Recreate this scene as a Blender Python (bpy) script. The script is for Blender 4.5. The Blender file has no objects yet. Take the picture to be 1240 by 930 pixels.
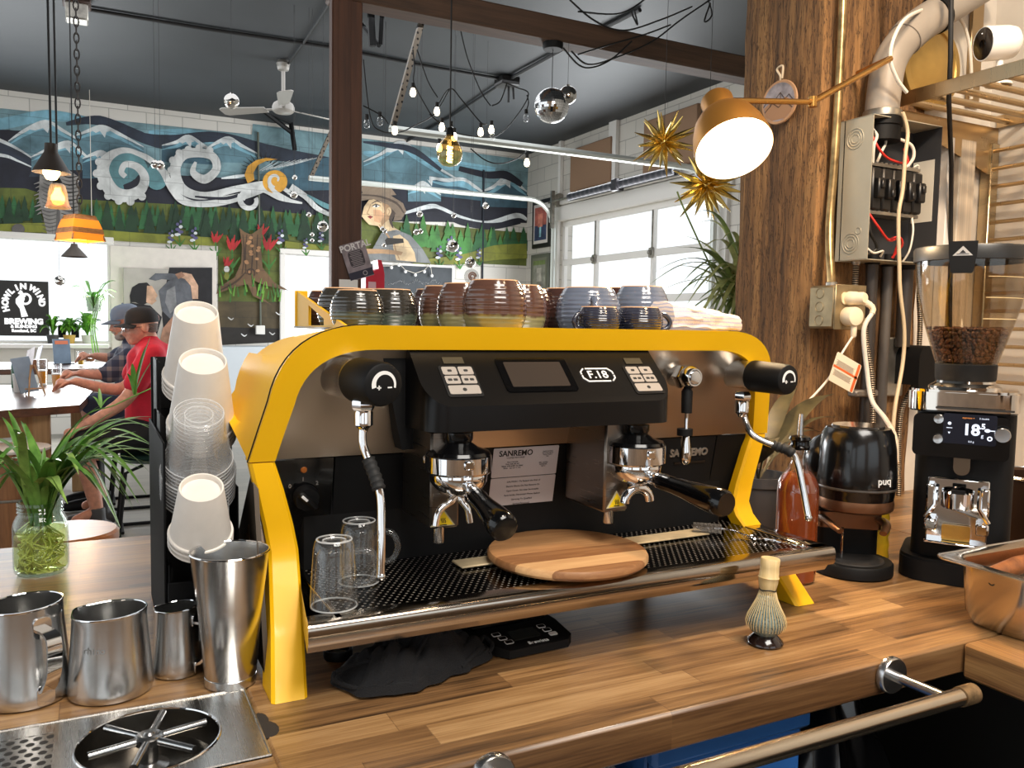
import bpy, bmesh, math, random
from math import sin, cos, pi, radians, sqrt, atan2
from mathutils import Vector, Matrix
random.seed(11)
D = bpy.data
SC = bpy.context.scene
COL = SC.collection
V = Vector
ORG = {}
# camera
CAMP = V((0, 0, 1.37))
FOC = 1000.0
RT = V((0.89230129, -0.45108251, 0.01797192))
DN = V((-0.01636728, -0.07210933, -0.99726243))
FW = V((0.45114358, 0.8895644, -0.07172624))
cam = D.cameras.new('camera')
cam.sensor_fit = 'HORIZONTAL'
cam.sensor_width = 36.0
cam.lens = FOC / 1240 * 36
cam.clip_start = 0.02
cam.clip_end = 200
camo = D.objects.new('camera', cam)
COL.objects.link(camo)
m = Matrix.Identity(4)
for i in range(3):
 m[i][0] = RT[i]; m[i][1] = -DN[i]; m[i][2] = -FW[i]; m[i][3] = CAMP[i]
camo.matrix_world = m
SC.camera = camo
def at(px, py, X=None, Y=None, Z=None):
 """point of the line of sight through a photo pixel on a real plane of the room"""
 d = RT * ((px - 620) / FOC) + DN * ((py - 465) / FOC) + FW
 if Y is not None: t = (Y - CAMP.y) / d.y
 elif X is not None: t = (X - CAMP.x) / d.x
 else: t = (Z - CAMP.z) / d.z
 return CAMP + d * t
# mesh helper
def frame_from(d, up=V((0, 0, 1))):
 d = V(d).normalized()
 a = up.cross(d)
 if a.length < 1e-4: a = V((1, 0, 0)).cross(d)
 if a.length < 1e-4: a = V((0, 1, 0)).cross(d)
 a.normalize()
 b = d.cross(a)
 return a, b, d
def mtx(origin=(0, 0, 0), zdir=(0, 0, 1), xdir=None):
 """matrix whose local z runs along zdir"""
 d = V(zdir).normalized()
 if xdir is None:
  a, b, d = frame_from(d)
 else:
  a = V(xdir); a = (a - d * a.dot(d)).normalized(); b = d.cross(a)
 M = Matrix.Identity(4)
 for i in range(3):
  M[i][0] = a[i]; M[i][1] = b[i]; M[i][2] = d[i]; M[i][3] = origin[i]
 return M
class MB:
 def __init__(s):
  s.v = []; s.f = []; s.m = []
 def add(s, vs, fs, mi=0, M=None):
  n = len(s.v)
  if M is not None: vs = [M @ V(p) for p in vs]
  s.v += [V(p) for p in vs]
  for f in fs:
   s.f.append([n + i for i in f]); s.m.append(mi)
  return s
 def box(s, c, d, mi=0, bev=0.0, M=None, rz=0.0):
  x, y, z = d[0] / 2, d[1] / 2, d[2] / 2
  T = Matrix.Translation(c) @ Matrix.Rotation(rz, 4, 'Z')
  if M is not None: T = M @ T
  if bev <= 0:
   vs = [(i * x, j * y, k * z) for i in (-1, 1) for j in (-1, 1) for k in (-1, 1)]
   fs = [(0, 1, 3, 2), (4, 6, 7, 5), (0, 4, 5, 1), (2, 3, 7, 6), (0, 2, 6, 4), (1, 5, 7, 3)]
   return s.add(vs, fs, mi, T)
  b = min(bev, x * .98, y * .98, z * .98)
  vs = []; idx = {}
  for i in (-1, 1):
   for j in (-1, 1):
    for k in (-1, 1):
     for a in range(3):
      p = [i * (x - b), j * (y - b), k * (z - b)]
      p[a] = (i, j, k)[a] * (x, y, z)[a]
      idx[i, j, k, a] = len(vs); vs.append(p)
  fs = []
  for a in range(3):
   o = [q for q in range(3) if q != a]
   for sg in (-1, 1):
    q = []
    for u, w in ((-1, -1), (1, -1), (1, 1), (-1, 1)):
     key = [0, 0, 0]; key[a] = sg; key[o[0]] = u; key[o[1]] = w
     q.append(idx[key[0], key[1], key[2], a])
    fs.append(q)
    # edges between this face axis and the others
  for a, b2 in ((0, 1), (0, 2), (1, 2)):
   c3 = 3 - a - b2
   for sa in (-1, 1):
    for sb in (-1, 1):
     k1 = [0, 0, 0]; k1[a] = sa; k1[b2] = sb; k1[c3] = -1
     k2 = list(k1); k2[c3] = 1
     fs.append((idx[k1[0], k1[1], k1[2], a], idx[k2[0], k2[1], k2[2], a],
                               idx[k2[0], k2[1], k2[2], b2], idx[k1[0], k1[1], k1[2], b2]))
  for i in (-1, 1):
   for j in (-1, 1):
    for k in (-1, 1):
     fs.append([idx[i, j, k, a] for a in range(3)])
  return s.add(vs, fs, mi, T)
 def lathe(s, prof, seg=24, o=(0, 0, 0), M=None, mi=0, a0=0.0, a1=2 * pi, sx=1.0, sy=1.0):
  """prof: list of (radius, height)"""
  T = Matrix.Translation(o)
  if M is not None: T = M @ T
  full = abs(a1 - a0 - 2 * pi) < 1e-6
  n = seg if full else seg + 1
  vs = []; rows = []
  for r, z in prof:
   if r < 1e-6:
    rows.append([len(vs)]); vs.append((0, 0, z))
   else:
    row = []
    for i in range(n):
     a = a0 + (a1 - a0) * i / seg
     row.append(len(vs)); vs.append((r * cos(a) * sx, r * sin(a) * sy, z))
    rows.append(row)
  fs = []
  for A, B in zip(rows, rows[1:]):
   if len(A) == 1 and len(B) == 1: continue
   for i in range(seg):
    j = (i + 1) % n
    if len(A) == 1: fs.append((A[0], B[j], B[i]))
    elif len(B) == 1: fs.append((A[i], A[j], B[0]))
    else: fs.append((A[i], A[j], B[j], B[i]))
  return s.add(vs, fs, mi, T)
 def tube(s, path, r, seg=10, mi=0, caps=True, closed=False, M=None, up=V((0, 0, 1)), flat=1.0):
  P = [V(p) for p in path]
  n = len(P)
  R = r if isinstance(r, (list, tuple)) else [r] * n
  vs = []; fs = []
  prev = None
  for i in range(n):
   if closed: d = P[(i + 1) % n] - P[i - 1]
   else: d = P[min(i + 1, n - 1)] - P[max(i - 1, 0)]
   if d.length < 1e-9: d = V((0, 0, 1))
   d.normalize()
   if prev is None:
    a, b, _ = frame_from(d, up)
   else:
    a = prev - d * prev.dot(d)
    if a.length < 1e-6: a, b, _ = frame_from(d, up)
    a.normalize(); b = d.cross(a)
   prev = a
   for k in range(seg):
    t = 2 * pi * k / seg
    vs.append(P[i] + a * (cos(t) * R[i]) + b * (sin(t) * R[i] * flat))
  for i in range(n if closed else n - 1):
   for k in range(seg):
    l = (k + 1) % seg; j = (i + 1) % n
    fs.append((i * seg + k, i * seg + l, j * seg + l, j * seg + k))
  if caps and not closed:
   fs.append(list(range(seg))[::-1]); fs.append([(n - 1) * seg + k for k in range(seg)])
  return s.add(vs, fs, mi, M)
 def prism(s, poly, z0, z1, M=None, mi=0, caps=True):
  n = len(poly)
  vs = [(p[0], p[1], z0) for p in poly] + [(p[0], p[1], z1) for p in poly]
  fs = [(i, (i + 1) % n, n + (i + 1) % n, n + i) for i in range(n)]
  if caps: fs += [list(range(n))[::-1], list(range(n, 2 * n))]
  return s.add(vs, fs, mi, M)
 def ball(s, c, r, seg=16, rings=10, mi=0, M=None):
  if not isinstance(r, (list, tuple)): r = (r, r, r)
  vs = [(0, 0, -1)]; fs = []
  for i in range(1, rings):
   t = -pi / 2 + pi * i / rings
   for k in range(seg):
    a = 2 * pi * k / seg
    vs.append((cos(t) * cos(a), cos(t) * sin(a), sin(t)))
  vs.append((0, 0, 1))
  for k in range(seg): fs.append((0, 1 + (k + 1) % seg, 1 + k))
  for i in range(rings - 2):
   for k in range(seg):
    l = (k + 1) % seg
    fs.append((1 + i * seg + k, 1 + i * seg + l, 1 + (i + 1) * seg + l, 1 + (i + 1) * seg + k))
  e = len(vs) - 1; b = 1 + (rings - 2) * seg
  for k in range(seg): fs.append((b + k, b + (k + 1) % seg, e))
  T = Matrix.Translation(c) @ Matrix.Diagonal((r[0], r[1], r[2], 1))
  if M is not None: T = M @ T
  return s.add(vs, fs, mi, T)
 def ribbon(s, path, w, side=None, mi=0, fold=0.25):
  """a leaf: path of points, width at each point; v-folded along its middle"""
  P = [V(p) for p in path]; n = len(P); vs = []; fs = []
  for i in range(n):
   d = (P[min(i + 1, n - 1)] - P[max(i - 1, 0)]).normalized()
   a = V(side) if side is not None else d.cross(V((0, 0, 1)))
   if a.length < 1e-3: a = V((1, 0, 0))
   a = (a - d * a.dot(d)).normalized(); nn = a.cross(d)
   ww = w[i] if isinstance(w, (list, tuple)) else w
   vs += [P[i] - a * ww + nn * ww * fold, P[i], P[i] + a * ww + nn * ww * fold]
  for i in range(n - 1):
   for k in (0, 1):
    fs.append((i * 3 + k, i * 3 + k + 1, i * 3 + 4 + k, i * 3 + 3 + k))
  return s.add(vs, fs, mi)
 def sheet(s, grid, mi=0):
  nr = len(grid); nc = len(grid[0]); vs = [p for row in grid for p in row]
  fs = [(i * nc + j, i * nc + j + 1, (i + 1) * nc + j + 1, (i + 1) * nc + j) for i in range(nr - 1) for j in range(nc - 1)]
  return s.add(vs, fs, mi)
 def poly(s, pts, mi=0):
  return s.add(pts, [list(range(len(pts)))], mi)
 def build(s, name, mats, parent=None, origin=None, sharp=38, smooth=True):
  if not isinstance(mats, (list, tuple)): mats = [mats]
  if parent is not None: W = ORG[parent.name]
  elif origin is not None: W = V(origin)
  else: W = V((0, 0, 0))
  me = D.meshes.new(name)
  me.from_pydata([tuple(p - W) for p in s.v], [], s.f)
  for mt in mats: me.materials.append(mt)
  for p, i in zip(me.polygons, s.m): p.material_index = i
  bm = bmesh.new(); bm.from_mesh(me)
  bmesh.ops.recalc_face_normals(bm, faces=bm.faces)
  bm.to_mesh(me); bm.free()
  if smooth:
   me.polygons.foreach_set('use_smooth', [True] * len(me.polygons))
   me.set_sharp_from_angle(angle=radians(sharp))
  me.update()
  o = D.objects.new(name, me); COL.objects.link(o)
  if parent is not None:
   o.parent = parent
  else:
   o.location = W
  ORG[o.name] = W
  return o
def tag(o, label, cat, group=None, kind=None):
 if label: o['label'] = label
 if cat: o['category'] = cat
 if group: o['group'] = group
 if kind: o['kind'] = kind
 return o
def thing(name, label, cat, loc, group=None):
 o = D.objects.new(name, None); COL.objects.link(o)
 o.empty_display_size = .05
 o.location = loc; ORG[o.name] = V(loc)
 return tag(o, label, cat, group)
def struct(o):
 o['kind'] = 'structure'
 return o
KIDS = {}
def dup(root, loc=None, rz=0.0, label=None, group=None, scale=None, tilt=None):
 def rec(o, par):
  c = o.copy(); COL.objects.link(c)
  if par is not None: c.parent = par
  for ch in [x for x in D.objects if x.parent == o]:
   rec(ch, c)
  return c
 r = rec(root, None)
 if loc is not None: r.location = loc
 r.rotation_euler = (tilt[0] if tilt else 0, tilt[1] if tilt else 0, rz)
 if scale is not None: r.scale = (scale,) * 3 if not isinstance(scale, (tuple, list)) else scale
 if label: r['label'] = label
 if group: r['group'] = group
 ORG[r.name] = V(r.location)
 return r
def text(name, body, size, M, mt, parent=None, ext=0.0004, align='CENTER', spacing=1.0, shear=0.0, bold=0.0):
 cu = D.curves.new('t', 'FONT'); cu.body = body; cu.size = size; cu.extrude = ext
 cu.align_x = align; cu.align_y = 'CENTER'; cu.resolution_u = 3; cu.space_character = spacing
 cu.shear = shear; cu.offset = bold
 o = D.objects.new('t', cu); COL.objects.link(o)
 dg = bpy.context.evaluated_depsgraph_get()
 me = D.meshes.new_from_object(o.evaluated_get(dg))
 mb = MB(); mb.add([M @ v.co for v in me.vertices], [list(p.vertices) for p in me.polygons])
 D.objects.remove(o); D.curves.remove(cu); D.meshes.remove(me)
 return mb.build(name, mt, parent, smooth=False)
def tmx(o, normal=(0, -1, 0), xdir=(1, 0, 0)):
 """text plane: local x along xdir, facing normal"""
 return mtx(o, normal, xdir)
def bez(pts, n=12):
 """Catmull-Rom through points"""
 P = [V(p) for p in pts]
 out = []
 for i in range(len(P) - 1):
  p0 = P[max(i - 1, 0)]; p1 = P[i]; p2 = P[i + 1]; p3 = P[min(i + 2, len(P) - 1)]
  for k in range(n):
   t = k / n
   out.append(.5 * ((2 * p1) + (p2 - p0) * t + (2 * p0 - 5 * p1 + 4 * p2 - p3) * t * t + (3 * p1 - p0 - 3 * p2 + p3) * t ** 3))
 out.append(P[-1])
 return out
def arc(cx, cy, r, a0, a1, n=8):
 return [(cx + r * cos(radians(a0 + (a1 - a0) * i / n)), cy + r * sin(radians(a0 + (a1 - a0) * i / n))) for i in range(n + 1)]
def rrect(w, h, r, n=5):
 x, y = w / 2 - r, h / 2 - r
 return arc(x, y, r, 0, 90, n) + arc(-x, y, r, 90, 180, n) + arc(-x, -y, r, 180, 270, n) + arc(x, -y, r, 270, 360, n)
# materials
class NT:
 def __init__(s, name):
  s.m = D.materials.new(name); s.m.use_nodes = True
  s.t = s.m.node_tree; s.n = s.t.nodes
  s.b = s.n['Principled BSDF']; s.out = s.n['Material Output']
 def node(s, typ, **kw):
  n = s.n.new(typ)
  for k, v in kw.items():
   if k.startswith('i_'):
    key = k[2:]
    n.inputs[int(key) if key.isdigit() else key.replace('_', ' ')].default_value = v
   else: setattr(n, k, v)
  return n
 def link(s, a, b): s.t.links.new(a, b)
 def math(s, op, a, b=None, c=None):
  n = s.node('ShaderNodeMath', operation=op)
  for i, x in enumerate((a, b, c)):
   if x is None: continue
   if hasattr(x, 'node'): s.link(x, n.inputs[i])
   else: n.inputs[i].default_value = x
  return n.outputs[0]
 def mix(s, fac, a, b, blend='MIX'):
  n = s.node('ShaderNodeMix', data_type='RGBA', blend_type=blend)
  for i, x in ((0, fac), (6, a), (7, b)):
   if hasattr(x, 'node'): s.link(x, n.inputs[i])
   else: n.inputs[i].default_value = x if i == 0 else col(x)
  return n.outputs[2]
 def coords(s, scale=(1, 1, 1), kind='Object', rot=(0, 0, 0)):
  tc = s.node('ShaderNodeTexCoord'); mp = s.node('ShaderNodeMapping')
  mp.inputs['Scale'].default_value = scale; mp.inputs['Rotation'].default_value = rot
  s.link(tc.outputs[kind], mp.inputs[0])
  return mp.outputs[0]
 def noise(s, vec, scale=5, detail=4, rough=.55, dist=0.0):
  n = s.node('ShaderNodeTexNoise', i_Scale=scale, i_Detail=detail, i_Roughness=rough, i_Distortion=dist)
  s.link(vec, n.inputs['Vector'])
  return n.outputs['Fac']
 def ramp(s, fac, stops):
  n = s.node('ShaderNodeValToRGB')
  e = n.color_ramp.elements
  while len(e) < len(stops): e.new(.5)
  for el, (p, c) in zip(e, stops):
   el.position = p; el.color = col(c)
  s.link(fac, n.inputs[0])
  return n.outputs[0]
 def bump(s, h, strength=.3, dist=.002):
  n = s.node('ShaderNodeBump', i_Strength=strength, i_Distance=dist)
  s.link(h, n.inputs['Height']); s.link(n.outputs[0], s.b.inputs['Normal'])
 def base(s, c):
  if hasattr(c, 'node'): s.link(c, s.b.inputs['Base Color'])
  else: s.b.inputs['Base Color'].default_value = col(c)
def col(c):
 """sRGB 0-255 triple -> linear rgba; 0-1 tuples of four pass through"""
 if len(c) == 4: return tuple(c)
 def l(x):
  x /= 255.0
  return x / 12.92 if x <= .04045 else ((x + .055) / 1.055) ** 2.4
 return (l(c[0]), l(c[1]), l(c[2]), 1)
def mat(name, c, rough=.5, metal=0.0, var=0.0, vscale=8, bump=0.0, bscale=60, coat=0.0, emit=0.0, ec=None, spec=.5, aniso=0.0, stretch=(1, 1, 1), rvar=0.0, sub=0.0):
 n = NT(name)
 n.base(c)
 b = n.b
 b.inputs['Roughness'].default_value = rough
 b.inputs['Metallic'].default_value = metal
 b.inputs['Coat Weight'].default_value = coat
 b.inputs['Coat Roughness'].default_value = .06
 b.inputs['Specular IOR Level'].default_value = spec
 if emit:
  b.inputs['Emission Color'].default_value = col(ec or c)
  b.inputs['Emission Strength'].default_value = emit
 if var or bump or rvar:
  vec = n.coords(stretch)
 if var:
  f = n.noise(vec, vscale, 5)
  lo = tuple(max(0, x * (1 - var)) for x in c[:3]); hi = tuple(min(255, x * (1 + var)) for x in c[:3])
  n.base(n.ramp(f, [(.3, lo), (.7, hi)]))
 if rvar:
  f2 = n.noise(vec, vscale * 1.7, 4)
  n.link(n.math('ADD', n.math('MULTIPLY', f2, rvar), rough - rvar * .5), b.inputs['Roughness'])
 if bump:
  n.bump(n.noise(vec, bscale, 4), bump)
 return n.m
def emis(name, c, strength):
 n = NT(name); n.base((0, 0, 0))
 n.b.inputs['Emission Color'].default_value = col(c)
 n.b.inputs['Emission Strength'].default_value = strength
 return n.m
def thin_glass(name, tint=(255, 255, 255), refl=.08, rough=.02, edge=.65, milk=0):
 """thin clear glass or plastic: straight-through transmission with a fresnel reflection"""
 n = NT(name)
 tr = n.node('ShaderNodeBsdfTransparent'); tr.inputs[0].default_value = col(tint)
 gl = n.node('ShaderNodeBsdfGlossy'); gl.inputs['Roughness'].default_value = rough
 lw = n.node('ShaderNodeLayerWeight', i_Blend=.35)
 f = n.math('ADD', n.math('MULTIPLY', n.math('POWER', lw.outputs['Facing'], 2.2), edge), refl)
 mx = n.node('ShaderNodeMixShader')
 n.link(f, mx.inputs[0]); n.link(tr.outputs[0], mx.inputs[1]); n.link(gl.outputs[0], mx.inputs[2])
 o = mx.outputs[0]
 if milk:
  df = n.node('ShaderNodeBsdfDiffuse'); df.inputs[0].default_value = col((235, 236, 236)); m2 = n.node('ShaderNodeMixShader'); m2.inputs[0].default_value = milk
  n.link(o, m2.inputs[1]); n.link(df.outputs[0], m2.inputs[2]); o = m2.outputs[0]
 n.link(o, n.out.inputs['Surface'])
 return n.m
def brushed(name, c=(200, 200, 198), rough=.28, stretch=(2, 2, 90), amt=.18):
 n = NT(name); n.base(c)
 n.b.inputs['Metallic'].default_value = 1
 f = n.noise(n.coords(stretch), 6, 3)
 n.link(n.math('ADD', n.math('MULTIPLY', f, amt), rough - amt / 2), n.b.inputs['Roughness'])
 n.bump(f, .012, .0005)
 return n.m
def wood(name, c1, c2, axis=0, scale=1.0, rough=.5, dark=None, bump=.1, coat=0.0):
 """long-grained wood, grain along the given object axis"""
 n = NT(name)
 st = [14 * scale] * 3; st[axis] = 1.0 * scale
 vec = n.coords(tuple(st))
 a = n.noise(vec, 2.2, 8, .6, .6)
 st2 = [90 * scale] * 3; st2[axis] = 3 * scale
 b = n.noise(n.coords(tuple(st2)), 2, 3)
 f = n.math('ADD', n.math('MULTIPLY', a, .75), n.math('MULTIPLY', b, .25))
 stops = [(.32, c1), (.62, c2)]
 if dark: stops = [(.22, dark)] + stops
 n.base(n.ramp(f, stops))
 n.b.inputs['Roughness'].default_value = rough
 n.b.inputs['Coat Weight'].default_value = coat
 if bump: n.bump(f, bump, .003)
 return n.m
def butcher(name, cols, w=.046, L=.42, axis=0, rough=.38, coat=.25):
 """staves of a butcher block running along one axis"""
 n = NT(name)
 tc = n.node('ShaderNodeTexCoord'); sp = n.node('ShaderNodeSeparateXYZ'); n.link(tc.outputs['Object'], sp.inputs[0])
 x = sp.outputs[axis]; y = sp.outputs[1 - axis]
 row = n.math('FLOOR', n.math('DIVIDE', y, w))
 wn = n.node('ShaderNodeTexWhiteNoise', noise_dimensions='1D'); n.link(row, wn.inputs['W'])
 u = n.math('ADD', n.math('DIVIDE', x, L), n.math('MULTIPLY', wn.outputs['Value'], 7.3))
 cl = n.math('FLOOR', u)
 cv = n.node('ShaderNodeCombineXYZ'); n.link(row, cv.inputs[0]); n.link(cl, cv.inputs[1])
 w2 = n.node('ShaderNodeTexWhiteNoise', noise_dimensions='3D'); n.link(cv.outputs[0], w2.inputs['Vector'])
 tone = w2.outputs['Value']
 st = [34, 34, 34]; st[axis] = 1.6
 mp = n.coords(tuple(st))
 add = n.node('ShaderNodeVectorMath', operation='ADD'); n.link(mp, add.inputs[0]); n.link(w2.outputs['Color'], add.inputs[1])
 sc2 = n.node('ShaderNodeVectorMath', operation='MULTIPLY_ADD'); n.link(w2.outputs['Color'], sc2.inputs[0]); sc2.inputs[1].default_value = (9, 9, 9); n.link(mp, sc2.inputs[2])
 g = n.noise(sc2.outputs[0], 1.6, 8, .62, .5)
 st3 = [170, 170, 170]; st3[axis] = 5
 g2 = n.noise(n.coords(tuple(st3)), 2, 3)
 k = n.math('ADD', n.math('MULTIPLY', tone, .2), n.math('ADD', n.math('MULTIPLY', g, .72), n.math('MULTIPLY', g2, .34)))
 base = n.ramp(k, [(.42, cols[0]), (.56, cols[1]), (.68, cols[2]), (.84, cols[3])])
 # joints
 fy = n.math('FRACT', n.math('DIVIDE', y, w)); fu = n.math('FRACT', u)
 j1 = n.math('LESS_THAN', fy, .018); j2 = n.math('LESS_THAN', fu, .003)
 j = n.math('MULTIPLY', n.math('MAXIMUM', j1, j2), .45)
 # knots
 vo = n.node('ShaderNodeTexVoronoi', i_Scale=2.6); n.link(n.coords((1, 2.2, 1) if axis == 0 else (2.2, 1, 1)), vo.inputs['Vector'])
 kn = n.math('MULTIPLY', n.math('LESS_THAN', vo.outputs['Distance'], .045), .6)
 c = n.mix(n.math('MAXIMUM', j, kn), base, (58, 32, 18))
 n.base(c)
 n.b.inputs['Coat Weight'].default_value = coat; n.b.inputs['Coat Roughness'].default_value = .18
 n.link(n.math('ADD', n.math('MULTIPLY', g, .2), rough - .1), n.b.inputs['Roughness'])
 n.bump(k, .08, .002)
 return n.m
def blocks(name, c, bw=.4, bh=.2, plane='XZ'):
 """painted concrete block"""
 n = NT(name)
 tc = n.node('ShaderNodeTexCoord'); sp = n.node('ShaderNodeSeparateXYZ'); n.link(tc.outputs['Object'], sp.inputs[0])
 cb = n.node('ShaderNodeCombineXYZ')
 n.link(sp.outputs['X' if plane == 'XZ' else 'Y'], cb.inputs[0]); n.link(sp.outputs['Z'], cb.inputs[1])
 br = n.node('ShaderNodeTexBrick', offset=.5)
 br.inputs['Scale'].default_value = 1
 br.inputs['Brick Width'].default_value = bw; br.inputs['Row Height'].default_value = bh
 br.inputs['Mortar Size'].default_value = .006; br.inputs['Mortar Smooth'].default_value = .4
 br.inputs['Color1'].default_value = col(c); br.inputs['Color2'].default_value = col(tuple(x * .96 for x in c)); br.inputs['Mortar'].default_value = col(tuple(x * .8 for x in c))
 n.link(cb.outputs[0], br.inputs['Vector'])
 n.base(br.outputs['Color'])
 n.b.inputs['Roughness'].default_value = .75
 n.bump(n.math('ADD', n.math('MULTIPLY', br.outputs['Fac'], -1), n.math('MULTIPLY', n.noise(n.coords(), 40, 4), .3)), .5, .006)
 return n.m
def dots(name, c, dc, pitch=.009, r=.3, metal=1.0, rough=.3, stagger=True, plane=(0, 1), dmetal=1.0, drough=.3, aspect=1.0):
 """perforated sheet: round holes in a staggered grid"""
 n = NT(name)
 tc = n.node('ShaderNodeTexCoord'); sp = n.node('ShaderNodeSeparateXYZ'); n.link(tc.outputs['Object'], sp.inputs[0])
 x = n.math('DIVIDE', sp.outputs[plane[0]], pitch); y = n.math('DIVIDE', sp.outputs[plane[1]], pitch * .866 * aspect)
 row = n.math('FLOOR', y)
 if stagger: x = n.math('ADD', x, n.math('MULTIPLY', n.math('MODULO', n.math('ABSOLUTE', row), 2.0), .5))
 fx = n.math('SUBTRACT', n.math('FRACT', x), .5); fy = n.math('SUBTRACT', n.math('FRACT', y), .5)
 d = n.math('SQRT', n.math('ADD', n.math('MULTIPLY', fx, fx), n.math('MULTIPLY', n.math('MULTIPLY', fy, fy), .75)))
 k = n.math('LESS_THAN', d, r)
 n.base(n.mix(k, c, dc))
 n.link(n.math('ADD', metal, n.math('MULTIPLY', k, dmetal - metal)), n.b.inputs['Metallic'])
 n.link(n.math('ADD', rough, n.math('MULTIPLY', k, drough - rough)), n.b.inputs['Roughness'])
 n.bump(n.math('MULTIPLY', k, -1), .5, .002)
 return n.m
# shared materials
STEEL = brushed('steel_brushed', (205, 205, 204), .24, (2, 2, 34), .06)
STEELH = brushed('steel_brushed_horizontal', (200, 196, 190), .3, (90, 90, 2))
CHROME = mat('chrome', (225, 225, 226), .06, 1)
SATIN = mat('satin_steel', (190, 190, 190), .24, 1, rvar=.15)
BLACK = mat('black_plastic', (16, 16, 17), .35, 0)
BLACKM = mat('black_matte', (9, 9, 10), .6, 0, bump=.05, spec=.25)
BLACKG = mat('black_gloss', (7, 7, 8), .14, 0, coat=.2, spec=.35)
RUBBER = mat('black_rubber', (20, 20, 20), .7)
WHITE = mat('white_plastic', (235, 232, 225), .4)
WHITEP = mat('white_paint', (232, 228, 222), .6, bump=.05)
BRASS = mat('brushed_brass', (196, 146, 78), .26, 1, var=.06)
GOLD = mat('gold_foil', (236, 204, 120), .22, 1)
YELLOW = mat('yellow_enamel', (238, 182, 14), .4, 0, coat=.06, spec=.3)
WIREK = mat('black_cable', (22, 21, 20), .55)
WIREW = mat('white_cable', (222, 214, 200), .5)
WIRER = mat('red_cable', (196, 40, 30), .5)
GALV = mat('galvanised_steel', (150, 146, 138), .42, .9, var=.18, vscale=14)
GLASS = thin_glass('clear_glass')
PLASTIC = thin_glass('clear_plastic', (254, 254, 254), .03, .06, .45, .08)
RIM_HL = thin_glass('rim_highlight', (252, 252, 252), .1, .05, .5, .35)  # milky white standing in for highlights on clear edges
WPANE = thin_glass('window_glass', (255, 255, 255), .02, .01, .06)
FROST = mat('white_diffuser', (255, 255, 255), .6)
WTEXT = mat('white_lettering', (230, 230, 228), .5)
KTEXT = mat('black_lettering', (20, 20, 20), .6)
# the room
YB, XR, ZC = 10.9, 5.73, 3.86          # mural wall, garage-door wall, ceiling
M_WALL = blocks('painted_block_white', (226, 222, 214))
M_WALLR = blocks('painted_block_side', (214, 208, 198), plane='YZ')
M_CEIL = mat('ceiling_charcoal', (47, 50, 53), .6, var=.1, vscale=.8, bump=.1, bscale=14)
M_FLOOR = None
n = NT('floor_planks')
tc = n.coords((1, 1, 1))
br = n.node('ShaderNodeTexBrick', offset=.37)
br.inputs['Scale'].default_value = 1; br.inputs['Brick Width'].default_value = 1.3; br.inputs['Row Height'].default_value = .17
br.inputs['Mortar Size'].default_value = .003
br.inputs['Color1'].default_value = col((150, 148, 142)); br.inputs['Color2'].default_value = col((116, 120, 120)); br.inputs['Mortar'].default_value = col((70, 68, 66))
n.link(tc, br.inputs['Vector'])
g = n.noise(n.coords((2, 30, 1)), 1.5, 6)
n.base(n.mix(n.math('MULTIPLY', g, .7), br.outputs['Color'], (176, 164, 146)))
n.b.inputs['Roughness'].default_value = .45
M_FLOOR = n.m
fl = MB().box((1.0, 4.2, -.05), (12.2, 13.8, .1)); struct(fl.build('floor', M_FLOOR))
ce = MB().box((1.0, 4.2, ZC + .05), (12.2, 13.8, .1)); struct(ce.build('ceiling', M_CEIL))
# window openings in the mural wall
w1r = at(130.5, 350, Y=YB).x; w1t = at(60, 291, Y=YB).z; w1b = at(60, 413, Y=YB).z
w2l = at(345, 360, Y=YB).x; w2r = at(421, 360, Y=YB).x; w2t = at(370, 309, Y=YB).z; w2b = .9
wb = MB()
def wslab(mb, x0, x1, z0, z1, y0=YB, y1=YB + .2):
 mb.box(((x0 + x1) / 2, (y0 + y1) / 2, (z0 + z1) / 2), (x1 - x0, y1 - y0, z1 - z0))
X0 = -5.0
W1L = -2.9
wslab(wb, X0, W1L, 0, ZC); wslab(wb, W1L, w1r, 0, w1b); wslab(wb, W1L, w1r, w1t, ZC)
wslab(wb, w1r, w2l, 0, ZC); wslab(wb, w2l, w2r, 0, w2b); wslab(wb, w2l, w2r, w2t, ZC); wslab(wb, w2r, XR + .2, 0, ZC)
struct(wb.build('wall_back', M_WALL))
def window(name, x0, x1, z0, z1, bars=()):
 r = D.objects.new(name, None); COL.objects.link(r); r.location = ((x0 + x1) / 2, YB, z0); ORG[name] = V(r.location); struct(r)
 f = MB(); w = .07
 for a, b, c, d in ((x0 - w, x1 + w, z1, z1 + w), (x0 - w, x1 + w, z0 - w, z0), (x0 - w, x0, z0, z1), (x1, x1 + w, z0, z1)):
  f.box(((a + b) / 2, YB - .005, (c + d) / 2), (b - a, .07, d - c), bev=.006)
 for bx in bars: f.box((bx, YB + .06, (z0 + z1) / 2), (.05, .05, z1 - z0))
 f.build('window_frame', WHITEP, r)
 g = MB().box(((x0 + x1) / 2, YB + .08, (z0 + z1) / 2), (x1 - x0, .006, z1 - z0)); g.build('window_pane', WPANE, r)
window('window_1', W1L, w1r, w1b, w1t)
window('window_2', w2l, w2r, w2b, w2t)
# garage-door wall
gy0, gy1 = 6.72, at(678, 300, X=XR).y
gt = at(680, 268, X=XR).z
wr = MB()
def yslab(mb, y0, y1, z0, z1, x0=XR, x1=XR + .2):
 mb.box(((x0 + x1) / 2, (y0 + y1) / 2, (z0 + z1) / 2), (x1 - x0, y1 - y0, z1 - z0))
yslab(wr, 1.7, gy0, 0, ZC); yslab(wr, gy0, gy1, gt, ZC); yslab(wr, gy1, YB, 0, ZC)
struct(wr.build('wall_right', M_WALLR))
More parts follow.
